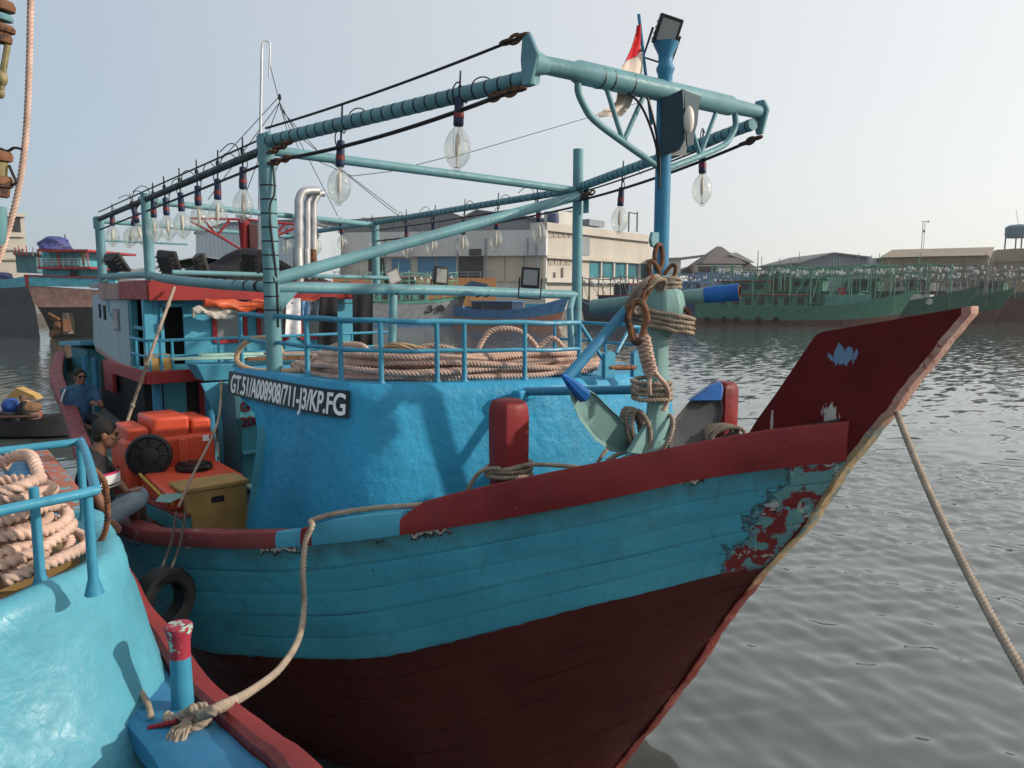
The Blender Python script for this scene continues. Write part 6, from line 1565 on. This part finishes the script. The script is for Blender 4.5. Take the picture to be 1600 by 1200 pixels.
# ================================================================== MOORED BOATS ACROSS THE WATER
def far_boat(label, px_s, D_s, px_b, D_b, z_deck, z_bow, z_stern, hullc, botc, housec, beam=5.0, house=(.12, .45, 2.2), wheel=(.18, .32, 1.9), rig=None, roofc=None, bot=.9, name='moored_boat', group='boats moored across the basin', extra=None, trimc=None):
    s = gp(px_s, D_s); b = gp(px_b, D_b); L = (b-s).length; u = (b-s).normalized(); n = V((-u.y, u.x, 0))
    if n.dot(CAM-s) < 0: n = -n
    t = thing(name, label, 'boat', ((s.x+b.x)/2, (s.y+b.y)/2, 0), group)
    Q = lambda a, c, z: V((s.x, s.y, z))+u*(a*L)+n*c
    def sheer(a): return z_deck+(z_bow-z_deck)*max(0, (a-.45)/.55)**2+(z_stern-z_deck)*max(0, (.4-a)/.4)**2
    def hb(a): return beam/2*(1-max(0, (a-.55)/.45)**2.2)*(.82+.18*min(1, a/.25))
    aa = np.linspace(0, 1, 25)
    def band(name, f0, f1, mat, o=0):
        rws = []
        for a in aa:
            row = []
            for sg in (1, -1):
                z0 = -.3+(sheer(a)+.3)*f0; z1 = -.3+(sheer(a)+.3)*f1
                for z, fr in ((z1, f1), (z0, f0)) if sg > 0 else ((z0, f0), (z1, f1)):
                    w_ = max(hb(a)*(.72+.28*fr**.7)+o, .06); aft = a-.10*(1-fr)*max(0, a-.75)/.25
                    row.append(Q(aft, sg*w_, z))
            rws.append(row)
        mb = MB().grid(rws); k = len(mb.v); mb.f.append((0, 1, 2, 3)); mb.f.append((k-1, k-2, k-3, k-4)); return mb.build(name, mat, t, angle=50)
    band('hull_bottom', 0, bot*.5, botc); band('topside', bot*.5, .90, hullc, .0); band('rail', .90, 1.0, trimc or hullc, .06)
    rws = [[Q(a, sg*hb(a)*.94, sheer(a)-.35) for sg in (1, -1)] for a in aa]; MB().grid(rws).build('deck', DKD, t)
    def hbox(name, a0, a1, c0, c1, z0, z1, mat, parent=None): 
        return MB().hexa([Q(a0, c0, z0), Q(a1, c0, z0), Q(a1, c1, z0), Q(a0, c1, z0)], [Q(a0, c0, z1), Q(a1, c0, z1), Q(a1, c1, z1), Q(a0, c1, z1)]).build(name, mat, parent or t)
    z0 = z_deck-.35
    if house:
        a0, a1, h = house; hbox('deckhouse', a0, a1, beam*.36, -beam*.36, z0, z0+h, housec); hbox('deckhouse_roof', a0-.015, a1+.015, beam*.42, -beam*.42, z0+h, z0+h+.14, roofc or housec)
        nw = max(3, int((a1-a0)*L/1.6))
        for i in range(nw):
            q = a0+(a1-a0)*(i+.25)/nw; hbox('opening', q, q+(a1-a0)*.5/nw, beam*.36+.04, beam*.36-.1, z0+h*.32, z0+h*.82, DK)
        if wheel:
            w0, w1, wh = wheel; zz = z0+h+.14; hbox('wheelhouse', w0, w1, beam*.26, -beam*.26, zz, zz+wh, housec); hbox('wheelhouse_roof', w0-.02, w1+.02, beam*.32, -beam*.32, zz+wh, zz+wh+.14, roofc or housec)
            for i in range(3): q = w0+(w1-w0)*(i+.2)/3; hbox('window', q, q+(w1-w0)*.2, beam*.26+.04, beam*.26-.1, zz+wh*.4, zz+wh*.8, DK)
    if rig:
        a0, a1, n_, zt, rm, seed = rig; rr = random.Random(seed); tops = []
        for sg in (1, -1):
            prev = None
            for i in range(n_):
                a = a0+(a1-a0)*i/(n_-1)+rr.uniform(-.01, .01); zz = zt+rr.uniform(-.4, .4); cw = min(beam*.44, hb(a)*.85); p = Q(a, sg*cw, zz)
                MB().tube([Q(a, sg*cw, z0), p+V((0, 0, .3))], .075, 5).build('frame_post', rm, t)
                if prev is not None:
                    MB().tube([prev, p], .055, 5).build('frame_rail', rm, t); MB().tube([prev-V((0, 0, 1.1)), p-V((0, 0, 1.1))], .045, 5).build('frame_rail', rm, t)
                    if i % 2: MB().tube([prev-V((0, 0, zt-z_deck-.2)), p], .05, 5).build('frame_brace', rm, t)
                if sg > 0: tops.append(p)
                else: MB().tube([tops[i], p], .05, 5).build('cross_rail', rm, t)
                prev = p
                for q in range(2):
                    c = p-u*(a1-a0)*L/(n_-1)*rr.uniform(.15, .8)*(1 if i else -1)-V((0, 0, rr.uniform(.5, .7)))
                    MB().ell(c, (.16, .16, .26), n=6, m=4).build('lamp', FLP, t)
        for k in range(2):
            a = rr.uniform(a0, a1); MB().tube([Q(a, 0, z0), Q(a, 0, zt+rr.uniform(1.2, 2.6))], [.10, .05], 6).build('mast', rm, t)
    if extra: extra(t, Q, hbox, z0)
    return t
DKD = plain('far_deck', (.10, .10, .09), .8, .4, .8); FLP = plain('far_lamp_glass', (.55, .56, .55), .2, .2)
fp_ = lambda n_, c, v_=.25: paint('far_'+n_, c, .55, v_, .03, .6, wear=(.14, .10, .08), wamt=.66, wscale=.8, damt=.55)
GN = fp_('green', (.050, .165, .118)); GN2 = fp_('dark_green', (.034, .105, .074)); GN3 = fp_('aqua', (.08, .24, .20)); RB = fp_('rust_bottom', (.115, .060, .050)); BLU = fp_('blue', (.055, .17, .34)); SAL = fp_('salmon_bottom', (.34, .15, .105)); GYH = fp_('grey_hull', (.20, .22, .24)); RDT = fp_('red_trim', (.28, .035, .04)); NVY = fp_('navy', (.025, .05, .10)); GPO = fp_('green_poles', (.075, .20, .145)); GPY = fp_('grey_poles', (.13, .14, .135)); WH = fp_('dirty_white', (.45, .44, .41)); TQ = fp_('turquoise', (.09, .37, .46)); BKH = fp_('black_hull', (.030, .032, .034)); RFT = fp_('red_roof', (.20, .045, .04))
grp = 'green squid boats moored in a row at the right'
def green_extra(t, Q, hbox, z0):
    hbox('fore_house', .60, .80, 1.7, -1.7, z0, z0+2.0, GN3)
    for a in (.06, .14, .2, .3, .38): MB().lathe([(.25, -.12), (.45, -.14), (.5, 0), (.45, .14), (.25, .12)], Q(a, 2.62, .75), n1, 12).build('tyre', M['black'], t)
    for a, c in ((.5, .9), (.53, 1.3)): MB().tube([Q(a, c, z0), Q(a+.05, c*.4, z0+6.0)], .09, 6).build('derrick', GPO, t)
    hbox('red_box', .66, .69, 1.0, .2, z0+2.0, z0+3.0, RDT)
n1 = V((0, 1, 0))
far_boat('long green squid boat with dark rust waterline, nearest of the right-hand row', 1088, 112, 1432, 104, 2.6, 4.9, 3.2, GN, RB, GN, 5.4, (.10, .52, 1.9), (.12, .34, 1.8), (.08, .90, 10, 8.0, GPO, 1), RFT, .75, group=grp, extra=green_extra)
far_boat('green squid boat with a white tyre mark near its bow, second bow from the left', 1200, 124, 1532, 106, 2.8, 5.6, 3.2, GN2, RB, GN, 5.2, (.10, .48, 2.2), (.14, .3, 1.8), (.1, .88, 9, 8.2, GPO, 2), None, .9, group=grp, extra=lambda t, Q, hbox, z0: (hbox('fore_house', .68, .80, 1.5, -1.5, z0, z0+1.8, WH), MB().lathe([(.2, -.1), (.42, -.12), (.46, 0), (.42, .12), (.2, .1)], Q(.80, 1.9, 3.3), n1, 12).build('white_tyre', WH, t)))
far_boat('green boat with a grey-red bow, third bow in the right-hand row', 1300, 132, 1585, 112, 2.8, 5.2, 3.2, GN2, RB, GN2, 5.2, (.10, .5, 2.2), (.14, .3, 1.8), (.1, .88, 9, 8.0, GPY, 3), None, .9, group=grp)
far_boat('brown red boat with a blue-streaked bow near the right edge', 1390, 138, 1655, 116, 2.8, 5.0, 3.2, RB, RB, GPY, 5.2, (.10, .5, 2.2), (.14, .3, 1.8), (.1, .85, 8, 7.8, GPY, 4), None, .9, group=grp)
far_boat('green boat mostly cut off by the right edge', 1500, 140, 1760, 122, 2.6, 5.0, 3.2, GN3, BLU, GN, 5.2, (.10, .5, 2.2), (.14, .3, 1.8), (.1, .85, 8, 7.6, GPY, 5), None, .9, group=grp)
for k in range(5):
    far_boat(['green boat whose pole frame shows left of the blue grey shed', 'green boat behind the row whose pole frame shows before the blue grey shed', 'green boat behind the row whose pole frame shows before the pale shed', 'grey framed boat behind the row before the left of the tan warehouse', 'grey framed boat behind the row before the right of the tan warehouse'][k],
             1130+78*k, 136+2*k, 1330+78*k, 130+2*k, 2.8, 4.6, 3.2, GN2, RB, GN if k < 3 else WH, 5.0, (.1, .5, 2.2), (.15, .35, 1.8), (.05, .9, 9, 8.6+.2*k, GPO if k < 3 else GPY, 10+k), None, .9, group=grp)
far_boat('dark blue boat seen through the light frame left of the mast', 1012, 112, 905, 120, 2.4, 3.8, 2.8, NVY, BKH, NVY, 5.0, (.15, .6, 2.0), (.2, .4, 1.6), (.1, .9, 6, 6.6, GPY, 20), RDT, .7)
far_boat('blue framed boat just right of the anchor', 1048, 126, 1160, 130, 2.6, 4.2, 3.0, NVY, BKH, BLU, 5.0, (.1, .6, 2.2), (.15, .35, 1.6), (.05, .9, 7, 7.4, plain('far_blue_poles', (.10, .17, .25), .6), 21), None, .7)
far_boat('blue boat with a salmon bottom under the square floodlight', 716, 112, 890, 104, 2.2, 4.1, 2.6, BLU, SAL, NVY, 4.6, (.18, .55, 1.4), None, None, BLU, 1.02, trimc=BLU,
         extra=lambda t, Q, hbox, z0: (MB().add([Q(.02, 1.8, z0+2.6), Q(.30, 1.8, z0+2.2), Q(.30, -1.8, z0+2.2), Q(.02, -1.8, z0+2.6), Q(.12, 0, z0+4.4), Q(.28, 0, z0+3.9)], [(0, 1, 5, 4), (2, 3, 4, 5), (0, 4, 3), (1, 2, 5)]).build('canopy', NVY, t), hbox('small_boat', .66, .80, 1.4, -.6, z0+.3, z0+1.2, TQ), [MB().tube([Q(a, 1.7, z0), Q(a, 1.7, z0+2.8)], .06, 5).build('canopy_post', GPY, t) for a in (.03, .16, .29)]))
wb = far_boat('white hulled boat with a green sheer stripe left of the blue boat', 560, 106, 728, 112, 3.4, 4.2, 3.8, GYH, BLU, GN3, 5.0, (.15, .6, 1.8), (.3, .5, 1.6), (.1, .9, 6, 7.0, fp_('mint_poles', (.16, .36, .27)), 22), RDT, .30, trimc=GN3)
for px0, px1, py0, py1 in ((663, 665, 476, 489), (665, 671, 487, 489), (673, 675, 477, 488), (677, 680, 482, 484)): 
    a = gpy(px0, py0, 107.5); b = gpy(px1, py1, 107.5); MB().box((a+b)/2, ((b-a).dot(RIGHT), .5, abs(a.z-b.z)), Matrix((RIGHT, FWD, ZU)).transposed()).build('letter', DK, wb)
MB().lathe([(.28, 0), (.5, 0), (.5, .5), (.28, .5)], gpy(689, 482, 107.8), FWD, 14).build('hawse_ring', DK, wb)
far_boat('green boat with an orange deck load far behind the washing', 480, 118, 640, 122, 2.6, 4.0, 3.0, GN2, RB, ORW, 5.0, (.1, .7, 1.8), None, (.05, .9, 6, 6.4, GPO, 23), None, .9)
# big turquoise stern, moored at the left
def stern_ship():
    D = 78; t = thing('stern_ship', 'large turquoise ship seen from its pink-brown stern at the left', 'ship', gp(70, D))
    U = RIGHT; H = FWD*-.45-RIGHT*.9; H = (FWD*.80-RIGHT*.95).normalized()
    g = lambda px, py, d=0: gpy(px, py, D+d)
    pk = fp_('pink_transom', (.36, .21, .165), .35); bk = fp_('ship_side', (.060, .065, .068))
    tr = [g(43, 446), g(180, 455), g(176, 480), g(60, 480), g(52, 472)]
    MB().prism(tr, FWD*.6).build('transom', pk, t)
    ban = [g(42, 431), g(182, 436), g(181, 449), g(45, 447)]; MB().prism([p-FWD*.15 for p in ban], FWD*.8).build('transom_band', TQ, t)
    MB().prism([g(40, 429)-FWD*.3, g(184, 434)-FWD*.3, g(184, 436.2)-FWD*.3, g(40, 431.5)-FWD*.3], FWD*.9).build('rail', RDT, t); MB().prism([g(40, 430)-FWD*.25, g(46, 430)-FWD*.25, g(47, 448)-FWD*.25, g(43, 448)-FWD*.25], FWD*.8).build('corner_post', RDT, t)
    # port side runs away to the left
    def row(zf): return zf
    far_ = H*26
    a0, a1, a2, a3 = g(42, 431), g(45, 447), g(55, 478), g(64, 536)
    for nm, p, q, m_, w0, w1 in (('topside', a0, a1, TQ, 1, .6), ('side', a1, a2, bk, .6, .3), ('side', a2, a3, bk, .3, 0)):
        mb = MB(); rws = []
        for k in range(9):
            s_ = k/8; sh_ = V((0, 0, 2.6*(s_-.35)**2-.3)); rws.append([p+far_*s_+sh_*w0, q+far_*s_+sh_*w1])
        mb.grid(rws).build(nm, m_, t)
    rws = [[g(54, 477)+FWD*.3, g(185, 479)+FWD*.3], [g(58, 494)+FWD*1.0, g(185, 496)+FWD*1.0], [g(62, 515)+FWD*1.6, g(185, 516)+FWD*1.6], [g(65, 540)+FWD*2.0, g(185, 540)+FWD*2.0]]
    MB().grid(rws).build('counter', bk, t)
    MB().prism([g(97, 489), g(106, 489), g(107, 522), g(98, 522)], FWD*1.2).build('rudder_post', fp_('rudder_grey', (.16, .14, .12)), t)
    MB().ell(g(92, 508), (.5, .5, .5), n=10, m=6).build('propeller_hub', M['rust'], t)
    for k in range(3): MB().box(g(92, 508)+(RIGHT*math.cos(k*2.1)+ZU*math.sin(k*2.1))*.8, (.25, .7, 1.3), Matrix.Rotation(k*2.1, 3, tuple(FWD))).build('propeller_blade', M['rust'], t)
    deckp = [g(42, 431), g(182, 436), g(182, 436)+FWD*8, g(42, 431)+FWD*8]
    MB().prism(deckp, V((0, 0, -.2))).build('deck', DKD, t)
    # superstructure
    def sb(nm, x0, x1, y0, y1, d0, dep, m_, par=None):
        a, b = g(x0, y0, d0), g(x1, y1, d0); c = (a+b)/2+FWD*dep/2; return MB().box(c, (abs((b-a).dot(RIGHT)), dep, abs(a.z-b.z)), Matrix((RIGHT, FWD, ZU)).transposed()).build(nm, m_, par or t)
    sb('lower_house', 66, 127, 419, 434, 1.0, 8, fp_('ship_teal', (.06, .25, .32))); sb('white_board', 76, 108, 421.5, 431, .7, .2, TQ); sb('opening', 110, 120, 423, 434, .9, .3, DK)
    sb('balcony_floor', 58, 141, 416.5, 420, -.5, 9, RDT)
    sb('upper_house', 65, 126, 393, 417, 1.2, 8, TQ); sb('roof', 57, 137, 389.5, 393, -.6, 10, RDT)
    for x in (65, 75, 83.5, 95, 101, 108, 117): sb('wall_board', x, x+5.5, 394.5, 415, 1.1, .15, TQ)
    sb('door', 89, 92.5, 394, 417, 1.0, .3, RDT); 
    for x, m_ in ((59, RDT), (136, RDT), (90, RDT)): sb('roof_post', x, x+1.3, 392, 418, -.4, .2, m_)
    for y in (404, 408, 412): sb('rail_bar', 59, 138, y, y+.8, -.45, .08, WH)
    for x in range(62, 138, 9): sb('rail_post', x, x+.8, 404, 417, -.45, .08, WH)
    sb('side_house', 24, 58, 398, 426, 9, 12, fp_('ship_side_teal', (.07, .17, .20))); sb('side_roof', 20, 60, 394, 398, 8.5, 13, GPY)
    for x, y0 in ((22, 386), (28, 384), (34, 388), (40, 384), (50, 386), (101, 366)): sb('pole', x, x+1.2, y0, 400, 8, .2, RDT if x < 50 else GPY)
    def lump(nm, x, y, w_, h, d, m_, lab): 
        c = g(x, y, d); k = D/1200; mb = MB(); rr = random.Random(int(x)); rows = []
        for i in range(10):
            th = math.pi/2*i/9; row = []
            for j in range(20):
                a = 2*math.pi*j/20; q = 1+.12*math.sin(3*a+i)+.10*math.sin(7*a+2*i)
                row.append(c+RIGHT*(w_*k/2*math.cos(th)**.7*math.cos(a)*q)+FWD*(w_*k/2*math.cos(th)**.7*math.sin(a)*q)+ZU*(h*k*math.sin(th)*(1+.06*math.sin(5*a))))
            rows.append(row)
        o = MB().grid(rows, True).build(nm, m_, None, angle=60); tag(o, lab, 'tarpaulin'); return o
    tb = plain('navy_tarp', (.045, .055, .19), .5, .35, 2.5, bump=.25, bscale=1.2)
    lump('tarpaulin', 86, 390, 46, 20, 3, tb, 'dark blue tarpaulin bundle on the roof of the turquoise ship'); lump('tarpaulin', 4, 438, 36, 14, 14, tb, 'dark blue tarpaulin heap on the side deck of the ship at the left edge')
    p = thing('person', 'tiny person standing on the balcony of the turquoise ship', 'person', g(131, 417, 0)); k = 1.0
    c = g(131, 417, -.1); bd = MB(); limb(bd, [c+ZU*.1+RIGHT*.08, c+ZU*.85+RIGHT*.07], [.07, .09]); limb(bd, [c+ZU*.1-RIGHT*.08, c+ZU*.85-RIGHT*.07], [.07, .09]); limb(bd, [c+ZU*.85, c+ZU*1.4], [.15, .17]); limb(bd, [c+ZU*1.4+RIGHT*.2, c+ZU*1.1+RIGHT*.28, c+ZU*.9+RIGHT*.2], [.06, .05, .04]); limb(bd, [c+ZU*1.4-RIGHT*.2, c+ZU*1.1-RIGHT*.28, c+ZU*.9-RIGHT*.2], [.06, .05, .04]); limb(bd, [c+ZU*1.4, c+ZU*1.55], [.06, .06]); bd.ell(c+ZU*1.66, (.10, .09, .13)); blob(bd, 'body', skin('skin_far', (.16, .10, .08)), p, .03, 3)
stern_ship()
# rubbish-laden dinghy astern, with a figure
def dinghy():
    D = 25; t = thing('dinghy', 'dark open dinghy loaded with sacks at the left edge', 'dinghy', gp(30, D))
    g = lambda px, py, d=0: gpy(px, py, D+d); u = RIGHT; k = D/1200
    rws = []
    for i in range(15):
        s = i/14; a = -1.6+3.6*s; w_ = .75*(1-(2*abs(s-.45))**3*.8); z = .62+.5*(s-.4)**2*2
        base = gp(28, D)+RIGHT*a
        rws.append([V((base.x, base.y, zz))+FWD*c for c, zz in ((-w_, z), (-w_*.8, .1), (0, -.1), (w_*.8, .1), (w_, z), (w_*.85, z-.02), (0, .25), (-w_*.85, z-.02))])
    mb = MB().grid(rws, True); mb.f.append(tuple(range(8))); mb.f.append(tuple(range(14*8, 15*8))[::-1]); mb.build('hull', BKH, t, angle=40)
    MB().tube([gp(-20, D, .72)-FWD*.6, gp(64, D, .75)-FWD*.6], .05, 6).build('rub_strake', RB, t)
    rr = random.Random(3); labs = ['grey sack', 'brown sack', 'tan sack', 'dark bundle', 'pale sack', 'brown crate heap', 'grey bundle', 'rust coloured sack', 'dirty white sack']
    cs = [(.12, .11, .10), (.16, .09, .05), (.30, .19, .10), (.03, .03, .035), (.34, .33, .32), (.13, .08, .06), (.18, .18, .19), (.22, .08, .05), (.40, .38, .36)]
    for i in range(9):
        px = 6+rr.random()*50; py = 646+rr.uniform(-16, 10); c = g(px, py, rr.uniform(-.3, .5)); o = MB(); o.ell(c, (rr.uniform(.18, .34), rr.uniform(.18, .3), rr.uniform(.12, .22)), rotz(rr.random()*3), 10, 6)
        ob = o.build('sack', plain('sack_%d' % i, cs[i], .85, .3, 5, bump=.05, bscale=7), None, angle=180); tag(ob, labs[i]+' among the load of the dinghy', 'sack', 'load in the dinghy')
    tag(MB().ell(g(17, 634), (.36, .28, .27), None, 14, 8).build('blue_bag', plain('royal_blue_bag', (.015, .06, .26), .45, .3, 4, bump=.05, bscale=6), None, angle=180), 'bright blue bag on top of the dinghy load', 'bag')
    tag(MB().prism([g(8, 622, .4), g(25, 606, .4), g(52, 618, .4), g(58, 624, .4), g(30, 622, .4)], FWD*.4).build('carton_sheet', M['card'], None), 'brown cardboard sheet on top of the dinghy load', 'cardboard')
    p = thing('person', 'person in dark clothes crouching in the loaded dinghy', 'person', g(42, 670)); c = g(42, 657, -.2)
    b = MB(); s = MB(); limb(s, [c, c+ZU*.28, c+ZU*.5+RIGHT*-.05], [.20, .20, .16]); limb(s, [c, c+RIGHT*.25+ZU*.25, c+RIGHT*.28-ZU*.1], [.12, .1, .08]); limb(s, [c+ZU*.48-RIGHT*.12, c+ZU*.2-RIGHT*.3, c+ZU*.1-RIGHT*.12], [.08, .07, .05]); limb(b, [c+ZU*.06-RIGHT*.02, c+ZU*.1-RIGHT*.12, c+ZU*.2-RIGHT*.3, c+ZU*.46-RIGHT*.12, c+ZU*.52-RIGHT*.05], [.04, .045, .045, .05, .05]); hh = MB(); head(b, hh, c+ZU*.72-RIGHT*.08, -RIGHT*.5-FWD*.5-ZU*.4, ZU, 1.05); limb(b, [c+ZU*.5-RIGHT*.05, c+ZU*.66-RIGHT*.07], [.06, .055])
    blob(b, 'body', skin('skin_d', (.22, .12, .08)), p, .016, 3); blob(s, 'clothes', cl('dark_clothes', (.015, .014, .015)), p, .02, 5); blob(hh, 'cap', plain('brown_cap', (.10, .06, .045), .8), p, .016, 3)
dinghy()
# ================================================================== HAZE
def haze(density):
    c = gp(800, 120); mb = MB(); mb.box((c.x*.5, c.y*.5, 16.5), (1100, 1100, 36)); o = mb.build('haze', None, None)
    m = bpy.data.materials.new('haze_air'); m.use_nodes = True; n = m.node_tree; n.nodes.clear()
    out = N(n, 'ShaderNodeOutputMaterial'); v = N(n, 'ShaderNodeVolumePrincipled'); v.inputs['Color'].default_value = (.95, .96, .97, 1); v.inputs['Density'].default_value = density; v.inputs['Anisotropy'].default_value = .2
    n.links.new(v.outputs[0], out.inputs['Volume']); o.data.materials.append(m); tag(o, 'pale harbour haze', 'haze', kind='stuff'); del o['category']
haze(.00028)
for o in BASES:
    if 'base' in o.keys(): del o['base']
